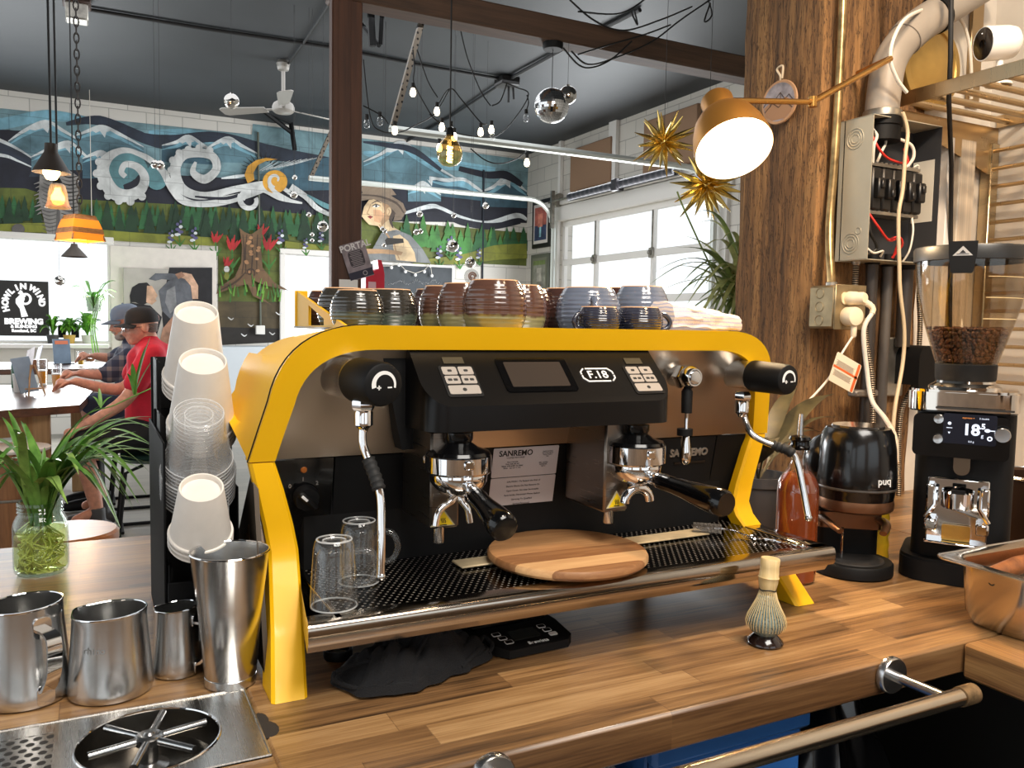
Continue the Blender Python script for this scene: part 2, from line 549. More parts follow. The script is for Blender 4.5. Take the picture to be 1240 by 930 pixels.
# garage door: white sections with wide panes
r = D.objects.new('door_1', None); COL.objects.link(r); r.location = (XR, (gy0 + gy1) / 2, 0); ORG['door_1'] = V(r.location); struct(r)
zs = [at(680, 274.6, X=XR).z, at(680, 314.4, X=XR).z, at(679, 321.9, X=XR).z, at(679, 361, X=XR).z]
ys = [gy0 + .12, at(787, 290, X=XR).y, at(718, 290, X=XR).y, gy1 - .03]
f = MB(); P = MB(); DX = XR + .06
rows = [(zs[1], zs[0]), (zs[3], zs[2])]
rh = rows[0][1] - rows[0][0]; gap = zs[1] - zs[2]
while rows[-1][0] - gap - rh > .1: rows.append((rows[-1][0] - gap - rh, rows[-1][0] - gap))
edges = [gt] + [v for rw in rows for v in (rw[1], rw[0])] + [0.0]
for i in range(0, len(edges), 2):
 a, b = edges[i], edges[i + 1]
 if a - b > .002: f.box((DX, (gy0 + gy1) / 2, (a + b) / 2), (.05, gy1 - gy0, a - b), bev=.006)
for lo, hi in rows:
 for k, y in enumerate([gy0 + .03] + ys[1:3] + [gy1 - .02]):
  f.box((DX, y, (lo + hi) / 2), (.05, .05 if 0 < k < 3 else .1, hi - lo))
 P.box((DX, (gy0 + gy1) / 2, (lo + hi) / 2), (.008, gy1 - gy0 - .02, hi - lo))
f.build('door_frame', WHITEP, r)
P.build('door_pane', WPANE, r)
h = MB()
for y in ys[1:3]:
 for z in ((zs[1] + zs[2]) / 2,):
  h.box((DX - .035, y, z), (.03, .09, .12), bev=.008); h.ball((DX - .06, y, z), .03, 10, 6)
 h.box((DX - .03, y, (zs[0] + zs[2]) / 2), (.01, .02, zs[0] - zs[2]))
h.build('door_hinge', GALV, r)
# trim round the opening
tr = MB()
tr.box((XR - .02, (gy0 + gy1) / 2, gt + .1), (.05, gy1 - gy0 + .5, .2), bev=.01)
tr.box((XR - .02, gy0 - .1, gt / 2), (.05, .2, gt)); tr.box((XR - .02, gy1 + .07, gt / 2), (.05, .14, gt))
tr.box((XR - .03, at(700, 300, X=XR).y + .45, (gt + ZC) / 2 + .1), (.05, .06, ZC - gt - .2))
tr.box((XR - .03, (gy0 + gy1) / 2, gt + .24), (.06, gy1 - gy0 + .6, .06), bev=.01)
tr.box((XR - .03, at(745, 200, X=XR).y, (gt + ZC) / 2 + .12), (.05, .16, ZC - gt - .24))
struct(tr.build('trim_1', WHITEP))
M_PANEL = mat('kraft_panel', (150, 118, 92), .85, bump=.05)
for a, b, t, u, lab in ((692, 741, 180, 228, 'tan fabric panel high above the garage door, next to the room corner'), (781, 846, 125, 205, 'tan fabric panel high above the garage door, behind the hanging gold stars')):
 p0 = at(a, (t + u) / 2, X=XR - .05); p1 = at(b, (t + u) / 2, X=XR - .05)
 zt = at(b, t - 15, X=XR - .05).z if a < 750 else at(b, t, X=XR - .05).z
 zb = at((a + b) / 2, u - 2, X=XR - .05).z
 q = MB().box((XR - .045, (p0.y + p1.y) / 2, (zt + zb) / 2), (.06, abs(p1.y - p0.y), zt - zb), bev=.012)
 tag(q.build('acoustic_panel', M_PANEL, origin=(XR - .045, (p0.y + p1.y) / 2, zb)), lab, 'wall panel')
# service corner on the right: end wall behind the grinder and side wall with the shelf
YE, XS = 1.56, 2.33
M_CW = mat('service_wall_paint', (206, 198, 186), .6, var=.03, bump=.05)
struct(MB().box(((1.95 + XR) / 2, YE + .1, ZC / 2), (XR - 1.95, .2, ZC)).build('wall_end', M_CW))
struct(MB().box((XS + .1, (YE - 2.6) / 2, ZC / 2), (.2, YE + 2.6, ZC)).build('wall_service', M_CW))
# unseen wall behind the photographer, brown boards and window band shaped for reflections
M_BACKBAR = wood('back_bar_boards', (128, 100, 76), (170, 138, 108), axis=0, rough=.5)
bw = MB()
bw.box((-1.3, -1.75, .55), (7.3, .1, 1.1)); bw.box((-1.3, -1.75, 3.1), (7.3, .1, 1.52))
for x in (-4.8, -2.4, .1, 2.2): bw.box((x, -1.75, 1.7), (.5, .1, 1.3))
struct(bw.build('wall_front', M_BACKBAR))
# timbers
def timber(name):
 n = NT(name)
 a = n.noise(n.coords((5, 5, .35)), 2.0, 5, .6, .1); b = n.noise(n.coords((34, 34, 1.6)), 2.0, 6, .65, .15)
 c = n.noise(n.coords((60, 60, 9)), 3.2, 3, .6); d = n.noise(n.coords((18, 18, 2.2)), 4, 6, .7, .3)
 f = n.math('ADD', n.math('MULTIPLY', a, .55), n.math('MULTIPLY', b, .45))
 base = n.ramp(f, [(.34, (62, 43, 27)), (.46, (112, 79, 46)), (.56, (148, 108, 64)), (.68, (172, 132, 86))])
 crack = n.math('LESS_THAN', n.math('ABSOLUTE', n.math('SUBTRACT', d, .5)), .010); spk = n.math('GREATER_THAN', c, .70)
 n.base(n.mix(n.math('MULTIPLY', n.math('MAXIMUM', crack, spk), .75), base, (34, 22, 15)))
 n.b.inputs['Roughness'].default_value = .85
 n.bump(n.math('SUBTRACT', n.math('ADD', b, n.math('MULTIPLY', d, .5)), n.math('MULTIPLY', crack, .5)), .9, .006)
 return n.m
M_TIMBER = timber('old_timber')
M_OLD = wood('old_timber', (112, 70, 42), (178, 122, 74), axis=2, scale=1.5, rough=.85, dark=(48, 30, 20), bump=1.0)
M_TIMBERH = wood('beam_timber', (62, 46, 36), (98, 72, 54), axis=0, scale=.6, rough=.7, dark=(50, 32, 22), bump=.3)
M_POST = wood('post_stain', (58, 34, 22), (92, 56, 36), axis=2, scale=.7, rough=.6, bump=.3)
PY = 3.9
pl = at(402, 200, Y=PY).x; prr = at(438.5, 200, Y=PY).x
bz = at(600, 34, Y=PY - .0).z
ps = MB()
ps.box(((pl + prr) / 2, PY + .03, bz / 2), (prr - pl, .06, bz), bev=.006)
for k in (-.3, .12): ps.box(((pl + prr) / 2 + k * (prr - pl), PY - .001, bz / 2), (.004, .004, bz))
struct(ps.build('trim_2', M_POST))
bt = at(700, 30, Y=PY).z
bt = at(700, 24, Y=PY).z
bm_ = MB().box(((pl + 4.4) / 2, PY + .07, (bz + bt) / 2), (4.4 - pl, .14, bt - bz), bev=.01)
struct(bm_.build('trim_3', M_TIMBERH))
# the big timber pillar, rough sawn
def rough_post(name, x0, x1, y0, y1, z0, z1, seed, mt):
 rnd = random.Random(seed); mb = MB()
 per = []
 nx = 7
 for i in range(nx): per.append((x0 + (x1 - x0) * i / nx, y0))
 for i in range(nx): per.append((x1, y0 + (y1 - y0) * i / nx))
 for i in range(nx): per.append((x1 - (x1 - x0) * i / nx, y1))
 for i in range(nx): per.append((x0, y1 - (y1 - y0) * i / nx))
 nz = 46; rows = []
 wob = [rnd.uniform(-.002, .002) for _ in per]
 cx, cy = (x0 + x1) / 2, (y0 + y1) / 2
 for k in range(nz + 1):
  z = z0 + (z1 - z0) * k / nz; row = []
  for i, (x, y) in enumerate(per):
   e = rnd.uniform(-.0035, .0035) + wob[i]
   if i % nx == 0: e -= .006 + rnd.uniform(0, .007)
   d = V((x - cx, y - cy)); d.normalize()
   row.append(V((x + d.x * e, y + d.y * e, z)))
  rows.append(row + [row[0]])
 mb.sheet(rows)
 return mb.build(name, mt, sharp=20)
struct(rough_post('trim_4', 1.655, 1.86, 1.56, 1.86, 0, ZC, 3, M_TIMBER))
struct(rough_post('trim_5', 1.866, 1.93, 1.545, 1.84, 0, ZC, 5, M_TIMBER))
struct(rough_post('trim_6', 1.934, 2.045, 1.55, 1.84, 0, ZC, 8, M_TIMBER))
# mural
mural_cols = dict(sky=(120, 152, 160), sky2=(84, 130, 150), navy=(34, 36, 48), navy2=(50, 58, 72), mtn=(96, 130, 142), mtn2=(66, 98, 114),
                  snow=(214, 220, 222), cloud=(206, 208, 206), teal=(92, 136, 142), orange=(218, 160, 60), field=(96, 106, 46), grass=(130, 134, 52),
                  tree=(34, 62, 40), tree2=(48, 98, 58), tree3=(70, 128, 62), trunk=(110, 84, 58), trunk2=(70, 52, 38), red=(176, 40, 42), purple=(92, 88, 128),
                  leaf=(64, 116, 48), grey=(146, 142, 138), grey2=(98, 94, 92), skin=(214, 186, 146), hat=(134, 116, 98), hat2=(84, 70, 60), shirt=(120, 122, 122),
                  lip=(160, 60, 60), dark=(44, 40, 36), earth=(84, 72, 50), mush=(176, 130, 90), white=(232, 230, 224), bright=(104, 160, 60), skinsh=(176, 140, 104), bl=(128, 178, 196), blush=(206, 160, 122))
MK = list(mural_cols)
def paint_mat(name, c):
 """paint on block wall: soft brushy variation and the joints of the blocks"""
 n = NT('mural_' + name)
 f = n.noise(n.coords((1, 1, 1)), 3.2, 6, .6, .6)
 lo = tuple(x * .74 for x in c); hi = tuple(min(255, x * 1.16) for x in c)
 c1 = n.ramp(f, [(.3, lo), (.72, hi)])
 tc = n.node('ShaderNodeTexCoord'); sp = n.node('ShaderNodeSeparateXYZ'); n.link(tc.outputs['Object'], sp.inputs[0])
 cb = n.node('ShaderNodeCombineXYZ'); n.link(sp.outputs['X'], cb.inputs[0]); n.link(sp.outputs['Z'], cb.inputs[1])
 br = n.node('ShaderNodeTexBrick', offset=.5); br.inputs['Scale'].default_value = 1
 br.inputs['Brick Width'].default_value = .4; br.inputs['Row Height'].default_value = .2; br.inputs['Mortar Size'].default_value = .004
 n.link(cb.outputs[0], br.inputs['Vector'])
 n.base(n.mix(n.math('MULTIPLY', br.outputs['Fac'], .35), c1, (40, 40, 44)))
 n.b.inputs['Roughness'].default_value = .65
 return n.m
MM = [paint_mat(k, mural_cols[k]) for k in MK]
mu = MB()
layer = [0]
def shape(pts, c, up=1):
 layer[0] += up
 y = YB - .003 - layer[0] * .00012
 mu.poly([at(p[0], p[1], Y=y) for p in pts], MK.index(c))
def stroke(pts, w, c, n=8):
 """painted stroke, w = half width(s) in photo pixels"""
 layer[0] += 1
 y = YB - .003 - layer[0] * .00012
 P = bez([(p[0], p[1], 0) for p in pts], n)
 N = len(P); A = []; B = []
 for i in range(N):
  d = (P[min(i + 1, N - 1)] - P[max(i - 1, 0)]).normalized()
  if isinstance(w, (list, tuple)):
   t = i / (N - 1) * (len(w) - 1); k = min(int(t), len(w) - 2); ww = w[k] + (w[k + 1] - w[k]) * (t - k)
  else: ww = w
  nn = V((-d.y, d.x, 0)) * ww
  A.append(P[i] + nn); B.append(P[i] - nn)
 for i in range(N - 1):
  mu.poly([at(q.x, q.y, Y=y) for q in (A[i], A[i + 1], B[i + 1], B[i])], MK.index(c))
def disc(cx, cy, rx, ry, c, n=20):
 shape([(cx + rx * cos(2 * pi * i / n), cy + ry * sin(2 * pi * i / n)) for i in range(n)], c)
# grounds: sky, dark band, field (stepped round the windows and the white board)
shape([(-90, 120), (0, 131), (305, 163), (306, 150), (640, 194), (638, 240), (400, 230), (-90, 200)], 'sky')
shape([(-90, 196), (0, 200), (640, 236), (638, 270), (-90, 262)], 'navy')
shape([(-90, 226), (30, 228), (70, 240), (260, 250), (400, 262), (638, 282), (638, 322), (440, 313), (404, 306), (345, 302), (264, 298), (132, 291), (-90, 281)], 'field')
shape([(264, 298), (345, 302), (345, 368), (264, 366)], 'field')
shape([(264, 365), (345, 366), (345, 402), (264, 402)], 'earth')
shape([(264, 396), (345, 398), (345, 414), (264, 418)], 'dark')
# mist of sky
for a in (((-60, 150), (0, 150), (60, 140), (130, 150)), ((180, 160), (240, 165), (300, 175)), ((440, 185), (500, 195), (600, 205))):
 stroke(a, [2, 7, 7, 2], 'bl')
stroke([(150, 160), (200, 172), (262, 166), (330, 185), (400, 195)], [3, 9, 6, 9, 4], 'navy2')
stroke([(-40, 158), (10, 165), (36, 160)], [4, 8, 2], 'navy')
stroke([(80, 150), (120, 146), (170, 165), (190, 172)], [2, 6, 6, 2], 'navy2')
def mountain(ridge, base, body='mtn', cap=.42):
 shape(ridge + base, body)
 i = min(range(len(ridge)), key=lambda k: ridge[k][1])
 stroke(ridge, [.5, 2.2, 3, 2, .5], 'snow', 5)
 stroke([(x, y + 5) for x, y in ridge], [.3, 2, 4, 2, .3], 'bl', 5)
 px, py = ridge[i]
 L = ridge[max(i - 1, 0)]; R = ridge[min(i + 1, len(ridge) - 1)]
 shape([(px, py), (px + (R[0] - px) * cap, py + (R[1] - py) * cap + 1), (px + (R[0] - px) * .22, py + (R[1] - py) * cap + 2), (px + 3, py + (R[1] - py) * cap + 9),
           (px - 3, py + (L[1] - py) * cap + 3), (px + (L[0] - px) * .5, py + (L[1] - py) * .5 + 5), (px + (L[0] - px) * .85, py + (L[1] - py) * .85)], 'snow')
mountain([(10, 171), (30, 158), (55, 148), (76, 158), (100, 172)], [(104, 186), (14, 186)])
mountain([(92, 164), (108, 158), (124, 154), (146, 163), (174, 178)], [(174, 192), (92, 188)])
mountain([(196, 176), (214, 172), (228, 166), (246, 176), (268, 190)], [(268, 200), (196, 196)], 'mtn2')
mountain([(250, 180), (264, 172), (277, 168), (292, 176), (312, 186)], [(312, 198), (250, 196)])
shape([(-60, 150), (0, 170), (25, 182), (52, 200), (52, 214), (-60, 214)], 'navy2'); stroke([(-50, 152), (0, 170), (26, 183), (50, 199)], [2.5, 2.2, 1.2, .6], 'snow')
shape([(-60, 184), (0, 187), (22, 194), (40, 203), (30, 224), (-60, 224)], 'navy'); stroke([(-50, 184), (2, 188), (22, 195), (40, 203)], [2.5, 2, 1.2, .6], 'snow')
mountain([(38, 190), (60, 180), (82, 173), (96, 182), (112, 196)], [(112, 206), (38, 206)])
mountain([(100, 192), (112, 187), (124, 185), (140, 196), (150, 206)], [(150, 216), (100, 216)], 'mtn2')
shape([(340, 205), (372, 194), (404, 190), (404, 230), (330, 232)], 'mtn2')
for k in range(9): stroke([(312 + k * 5, 208 - k), (330 + k * 7, 197 - k * .8)], [.4, .3], 'snow', 2)
for k in range(14):
 a = radians(20 + k * 15); stroke([(318 + 14 * cos(a), 205 - 10 * sin(a)), (318 + 26 * cos(a), 203 - 19 * sin(a))], [.6, .2], 'dark', 2)
# right hand panel
mountain([(440, 196), (462, 186), (485, 173), (505, 186), (530, 203), (556, 218)], [(556, 232), (440, 224)])
mountain([(520, 214), (538, 218), (560, 218), (575, 226), (590, 236)], [(590, 244), (520, 236)], 'mtn2', .6)
mountain([(582, 232), (598, 226), (615, 214), (628, 224), (638, 232)], [(638, 252), (582, 250)], 'mtn2', .5)
stroke([(556, 204), (590, 212), (612, 212), (632, 224)], [3, 4, 5, 3], 'navy')
mountain([(494, 230), (503, 226), (512, 222), (522, 228), (534, 236)], [(534, 244), (494, 244)], 'mtn', .7)
stroke([(440, 172), (470, 176), (500, 182), (534, 206)], [1, 3, 4, 2], 'navy2')
stroke([(490, 258), (520, 250), (534, 252), (560, 264), (590, 270), (625, 261), (638, 266)], [1.4, 3, 2, 2.2, 2.6, 3.2, 1.6], 'snow')
stroke([(494, 263), (530, 258), (560, 269), (595, 274), (630, 268)], [1, 3, 4, 4, 3], 'navy')
# forests
rt = random.Random(4)
def fir(x, base, h, c):
 w = h * rt.uniform(.2, .27)
 shape([(x, base - h), (x + w * .45, base - h * .62), (x + w * .35, base - h * .58), (x + w * .8, base - h * .28), (x + w * .65, base - h * .25), (x + w, base),
           (x - w, base), (x - w * .65, base - h * .25), (x - w * .8, base - h * .28), (x - w * .35, base - h * .58), (x - w * .45, base - h * .62)], c)
for x in range(-60, 400, 7):
 if 266 < x < 400 or x < 44 or 96 < x:
  fir(x + rt.uniform(-2, 2), 263 + max(x, 0) * .055 + rt.uniform(-2, 9), rt.uniform(24, 36), rt.choice(['tree2', 'tree2', 'tree']))
for x in range(-60, 400, 17):
 if x < 44 or 96 < x: fir(x + rt.uniform(-4, 4), 272 + max(x, 0) * .05 + rt.uniform(-2, 7), rt.uniform(26, 40), 'tree')
for x in range(486, 638, 9): fir(x + rt.uniform(-3, 3), 300 + (x - 486) * .06 + rt.uniform(-3, 6), rt.uniform(26, 42), rt.choice(['tree3', 'tree2', 'tree3']))
for x in (598, 614, 622, 634): fir(x, 304, 30, 'tree2')
stroke([(-60, 278), (60, 276), (132, 285), (262, 293)], [4, 6, 6, 5], 'grass')
stroke([(500, 318), (560, 314), (600, 306), (638, 304)], [2, 6, 9, 9], 'grass')
stroke([(345, 296), (400, 302)], [4, 4], 'grass')
# feathered grey bird figure behind the pendants
shape([(48, 212), (62, 206), (84, 206), (95, 214), (95, 286), (80, 288), (58, 287), (47, 240)], 'grey')
for k in range(16):
 y = 212 + k * 4.6
 stroke([(50 + (k % 3), y), (60, y + 3.5), (70, y + 1)], [.3, .8, .3], 'grey2', 3)
 stroke([(74, y), (84, y + 3), (95, y + 1)], [.3, 1.0, .4], 'grey2' if k % 2 else 'dark', 3)
 if k < 9: stroke([(50, y + 8), (41 + (k % 3) * 2, y + 11)], [1.4, .3], 'grey', 2)
shape([(69, 250), (73, 256), (73, 287), (67, 287)], 'grey2')
disc(22, 278, 8, 7, 'grey2')
# swirling clouds
def spiral(cx, cy, r0, r1, a0, a1, w0, w1, c, sy=1.0, n=40):
 pts = []
 for i in range(n + 1):
  t = i / n; a = radians(a0 + (a1 - a0) * t); r = r0 + (r1 - r0) * t
  pts.append((cx + r * cos(a), cy + r * sin(a) * sy))
 stroke(pts, [w0, (w0 + w1) / 2, w1], c, 2)
disc(150, 210, 30, 28, 'teal'); disc(190, 214, 14, 16, 'teal')
stroke([(150, 228), (166, 224), (172, 214)], [4, 8, 5], 'navy')
stroke([(152, 214), (147, 208), (152, 199), (166, 202), (175, 214), (171, 229), (155, 237), (138, 233), (127, 217), (125, 202), (133, 189), (150, 182), (170, 187), (192, 204)], [3, 3.5, 4, 5, 6, 7.5, 8.5, 8, 7, 4, 2.5, 2], 'cloud')
for x, y in ((120, 196), (117, 210), (122, 225), (131, 237), (144, 243), (158, 244), (172, 238)): disc(x, y, 5, 5, 'cloud', 12)
stroke([(155, 182), (176, 190), (196, 206), (210, 228), (226, 242), (262, 244), (300, 236), (332, 226), (352, 232)], [2, 3.5, 4, 6, 7, 6, 4, 3, 1], 'cloud')
stroke([(206, 212), (218, 230), (236, 240), (268, 240)], [1, 3, 3.2, 1], 'navy')
stroke([(237, 196), (234, 209), (248, 217), (262, 205), (258, 190), (241, 185), (221, 188), (212, 206), (221, 229), (248, 237), (290, 228), (330, 222), (352, 236)], [1.5, 4, 5.5, 5, 5, 5.5, 6.5, 6.5, 6, 4.5, 4, 3, 1], 'cloud')
for x, y in ((209, 194), (207, 206), (210, 218), (217, 185), (228, 181), (241, 179), (254, 182)): disc(x, y, 4.5, 4.5, 'cloud', 12)
stroke([(268, 216), (285, 214), (300, 212)], [.8, 2.2, 1], 'snow')
stroke([(236, 238), (275, 240), (310, 229), (326, 230)], [1, 2, 2, .8], 'navy')
spiral(303, 242, 7, 13, -20, 210, 2.5, 3.5, 'cloud'); stroke([(292, 240), (300, 232), (318, 228), (340, 240), (366, 246)], [5, 5, 5, 3, 1], 'cloud')
stroke([(352, 226), (370, 238), (384, 252), (404, 262)], [4, 3.4, 3, 2], 'cloud'); stroke([(372, 236), (392, 248), (404, 252)], [1, 3, 3], 'teal')
# moon and sun
shape([(318, 222), (300, 222), (296, 212), (300, 201), (310, 194), (322, 191), (336, 193), (322, 195), (312, 200), (307, 209), (308, 218)][1:], 'orange')
disc(333, 220, 15, 14, 'orange', 24); spiral(334, 218, 2, 10, 30, -260, 1, 2.6, 'cloud'); stroke([(326, 224), (334, 233), (352, 242)], [2.5, 2.4, 1], 'cloud')
# flowers
def lupine(x, y, s, c='purple'):
 for k in range(6):
  disc(x + (1.6 if k % 2 else -1.6) * s, y - k * 2.6 * s, (3.2 - k * .38) * s, 1.8 * s, c if k % 3 else 'snow', 8)
 stroke([(x, y + 1), (x + 1, y + 12 * s)], [.8, .8], 'leaf', 2)
 stroke([(x + 1, y + 11 * s), (x + 6 * s, y + 4 * s)], [1.2, .4], 'leaf', 2); stroke([(x + 1, y + 11 * s), (x - 6 * s, y + 4 * s)], [1.2, .4], 'leaf', 2)
def paintbrush(x, y, s):
 for k in range(9):
  a = radians(228 + k * 10.5); l_ = 7 + 4 * (k % 3); stroke([(x, y + 2), (x + l_ * s * cos(a), y + l_ * s * sin(a))], [.8 * s, 1.5 * s, .3], 'red', 3)
 stroke([(x, y), (x + 1, y + 24 * s)], [1, .8], 'leaf', 2)
 for d in (-1, 1): stroke([(x + 1, y + 18 * s), (x + d * 8 * s, y + 8 * s)], [1.8, .5], 'leaf', 2)
for x, y, s in ((207, 293, 1), (217, 284, 1.2), (235, 291, 1.1), (340, 294, 1.1), (370, 300, .8), (389, 292, .9), (532, 312, 1), (545, 302, 1.1), (556, 314, 1), (580, 312, .8)): lupine(x, y, s)
for x, y, s in ((261, 293, .9), (281, 302, 1.2), (317, 284, .9), (325, 302, 1.25), (275, 322, .8)): paintbrush(x, y, s)
# carved stump with roots
shape([(290, 276), (296, 281), (304, 284), (310, 280), (318, 274), (316, 300), (318, 324), (332, 342), (350, 352), (322, 346), (308, 340), (312, 356), (330, 370), (306, 358), (300, 344), (284, 348), (262, 356), (264, 348), (284, 336), (292, 318), (293, 298)], 'trunk')
for x in (294, 299, 305, 312): stroke([(x, 284), (x + rt.uniform(-2, 2), 308), (x - 1, 332)], [.5, 1, .5], 'trunk2', 4)
for k in range(13): disc(rt.uniform(294, 314), rt.uniform(285, 330), 2.6, 1.8, 'mush', 8)
spiral(303, 330, 1, 6, 0, 400, .7, .9, 'trunk2'); stroke([(266, 352), (286, 341), (297, 330)], [.6, 1.2, .6], 'trunk2', 4)
for k in range(26):
 x = rt.uniform(266, 343); y = rt.uniform(345, 366); stroke([(x, y), (x + rt.uniform(-4, 4), y - rt.uniform(8, 16))], [1.1, .3], 'leaf' if k % 2 else 'bright', 2)
shape([(271, 322), (275, 310), (278, 322)], 'red'); disc(274.5, 326, 3.4, 4, 'white', 10); disc(274.5, 334, 3.2, 5, 'grass', 10)
for x, y in ((276, 384), (300, 392), (292, 404), (326, 402), (334, 378)): stroke([(x, y), (x + 4, y + 3), (x + 7, y + 1)], [.4, .8, .3], 'white', 3)
# woman in a wide hat
shape([(440, 262), (456, 272), (470, 288), (480, 312), (520, 318), (508, 300), (492, 284), (478, 276), (468, 262), (458, 256)], 'skin')
shape([(452, 300), (462, 282), (480, 278), (497, 285), (512, 302), (522, 319), (440, 314)], 'shirt')
shape([(476, 286), (484, 284), (494, 292), (502, 306), (504, 317), (480, 315), (476, 300)], 'skin'); stroke([(476, 288), (479, 302), (484, 315)], [.6, .8, .6], 'skinsh', 3)
shape([(438, 262), (441, 250), (447, 242), (460, 240), (472, 246), (476, 256), (470, 264), (460, 274), (447, 272), (443, 268)], 'skin')
shape([(462, 243), (474, 248), (474, 262), (462, 274), (460, 264), (466, 256)], 'skinsh')
shape([(452, 254), (460, 254), (466, 260), (460, 270), (453, 268)], 'blush'); disc(471, 256, 3, 5, 'skin', 10); stroke([(470, 253), (472, 256), (470, 260)], [.4, .6, .4], 'skinsh', 3)
shape([(451, 250.4), (455, 248), (460, 249.4), (456, 251.4)], 'white'); disc(455.6, 249.6, 1.3, 1.4, 'dark', 8); stroke([(450.5, 250), (455, 247.4), (461, 249.4)], [.3, .6, .3], 'dark', 3); stroke([(450, 246.5), (456, 243.6), (462, 246)], [.3, .7, .3], 'hat2', 3)
stroke([(449, 247), (446.5, 254), (444.5, 258.5), (447.5, 259.5)], [.4, .5, .6, .5], 'skinsh', 3)
shape([(445, 262.4), (448, 261), (452, 262.4), (448.5, 265)], 'lip'); stroke([(445, 262.6), (452, 262.6)], [.3, .3], 'dark', 2)
stroke([(474, 246), (477, 256), (473, 266), (476, 276)], [2.5, 3, 2, .6], 'hat2', 4); stroke([(456, 243), (466, 242), (474, 248)], [1, 1.6, 1.2], 'hat2', 3)
stroke([(459, 272), (466, 280), (474, 292)], [.5, 1.4, .5], 'skinsh', 4)
shape([(466, 291), (469, 288), (488, 289), (489, 294), (468, 297)], 'dark')
shape([(436, 226), (448, 220), (462, 222), (474, 228), (480, 236), (462, 238), (440, 236)], 'hat')
shape([(428, 236), (448, 232), (472, 236), (488, 246), (492, 256), (486, 266), (476, 268), (479, 258), (470, 248), (452, 241), (432, 244)], 'hat')
stroke([(438, 236), (460, 238), (480, 246), (489, 258)], [.8, 1.2, 1.4, .8], 'hat2', 4)
# painted wooden arm and dark bottle in her hand
shape([(424, 302), (440, 301), (470, 302), (488, 305), (486, 309), (462, 307), (424, 308)], 'skinsh')
mur = mu.build('mural', MM, origin=(2, YB, 2.0), smooth=False)
tag(mur, 'painted wall mural of mountains, swirling clouds, forest and a woman in a hat', 'mural')
# worktops
CT = .92
BW = butcher('butcher_block', [(66, 46, 28), (116, 84, 52), (144, 108, 68), (174, 138, 94)], w=.046, L=.36)
BW2 = butcher('butcher_block_return', [(78, 54, 32), (126, 90, 54), (152, 114, 70), (178, 140, 92)], w=.05, L=.4, axis=1)
def plane_at(px, py, o, nrm):
 d = RT * ((px - 620) / FOC) + DN * ((py - 465) / FOC) + FW
 nrm = V(nrm)
 return CAMP + d * ((V(o) - CAMP).dot(nrm) / d.dot(nrm))
# basin of the rinser is cut out of the worktop: build the top from slabs around it
RX0, RX1 = -.62, at(297.5, 834, Z=CT).x
RYB = 1.018
RYF = .844
CF = .748                                    # front edge
wt = MB()
wt.box(((RX1 + 1.62) / 2, (CF + 1.845) / 2, CT - .024), (1.62 - RX1, 1.845 - CF, .048), bev=.004)
wt.box(((-2.2 + RX1) / 2, (RYB + 1.845) / 2, CT - .024), (RX1 + 2.2, 1.845 - RYB, .048), bev=.0005)
wt.box(((1.62 + XS) / 2, (CF + YE) / 2, CT - .024), (XS - 1.62, YE - CF, .048), bev=.0005)
wt.box(((-2.2 + RX1) / 2, (CF + RYF) / 2, CT - .024), (RX1 + 2.2, RYF - CF, .048), bev=.0005)
worktop = wt.build('worktop', BW, origin=(.6, 1.3, CT - .048))
tag(worktop, 'long butcher block bar worktop carrying the yellow espresso machine', 'worktop')
rw = MB().box(((1.123 + XS) / 2, (CF - 1.5) / 2 - .002, CT - .026), (XS - 1.123, CF + 1.5, .052), bev=.004)
tag(rw.build('worktop', BW2, origin=(1.7, 0, CT - .052)), 'butcher block side worktop with sawn end grain, meeting the bar at lower right', 'worktop')
# ragged dark notch beside the rinser
nb = MB(); nb.ball((RX1 + .006, .905, CT - .0005), (.013, .022, .0012), 12, 6); nb.ball((RX1 + .004, .93, CT - .0005), (.008, .02, .001), 10, 6)
tag(nb.build('sealant_smear', mat('dark_sealant', (44, 38, 34), .7), origin=(RX1 + .006, .905, CT)), 'dark sealant smear on the wood at the corner of the rinser tray', 'sealant')
# espresso machine
XC = .6175
ES = thing('espresso_machine', 'yellow framed two group espresso machine in steel and black on the bar', 'espresso machine', (XC, 1.15, CT))
def yf(z):
 if z < 1.187: return .96 + (1.089 - .96) * (z - .92) / .267
 return 1.089 + (1.035 - 1.089) * (z - 1.187) / .178
def qbez(a, b, c, n=10):
 return [tuple((1 - t) ** 2 * a[i] + 2 * t * (1 - t) * b[i] + t * t * c[i] for i in (0, 1)) for t in [k / n for k in range(n + 1)]]
outer = [(-.442, 1.187), (-.431, 1.23)] + qbez((-.421, 1.268), (-.407, 1.366), (-.30, 1.366), 12)
inner = [(-.409, 1.187), (-.398, 1.23)] + qbez((-.389, 1.262), (-.377, 1.334), (-.287, 1.334), 12)
outer = outer + [(-x, z) for x, z in outer[::-1]]
inner = inner + [(-x, z) for x, z in inner[::-1]]
fr = MB()
N = len(outer)
vs = []
for k in range(N):
 for (x, z), dy in ((outer[k], 0), (inner[k], 0), (inner[k], .03), (outer[k], .03)):
  vs.append((XC + x, yf(z) + dy, z))
fs = []
for k in range(N - 1):
 for q in range(4):
  r2 = (q + 1) % 4
  fs.append((k * 4 + q, k * 4 + r2, k * 4 + 4 + r2, k * 4 + 4 + q))
fs += [(0, 1, 2, 3), tuple((N - 1) * 4 + q for q in (3, 2, 1, 0))]
fr.add(vs, fs)
fr.build('arch_frame', YELLOW, ES, sharp=30)
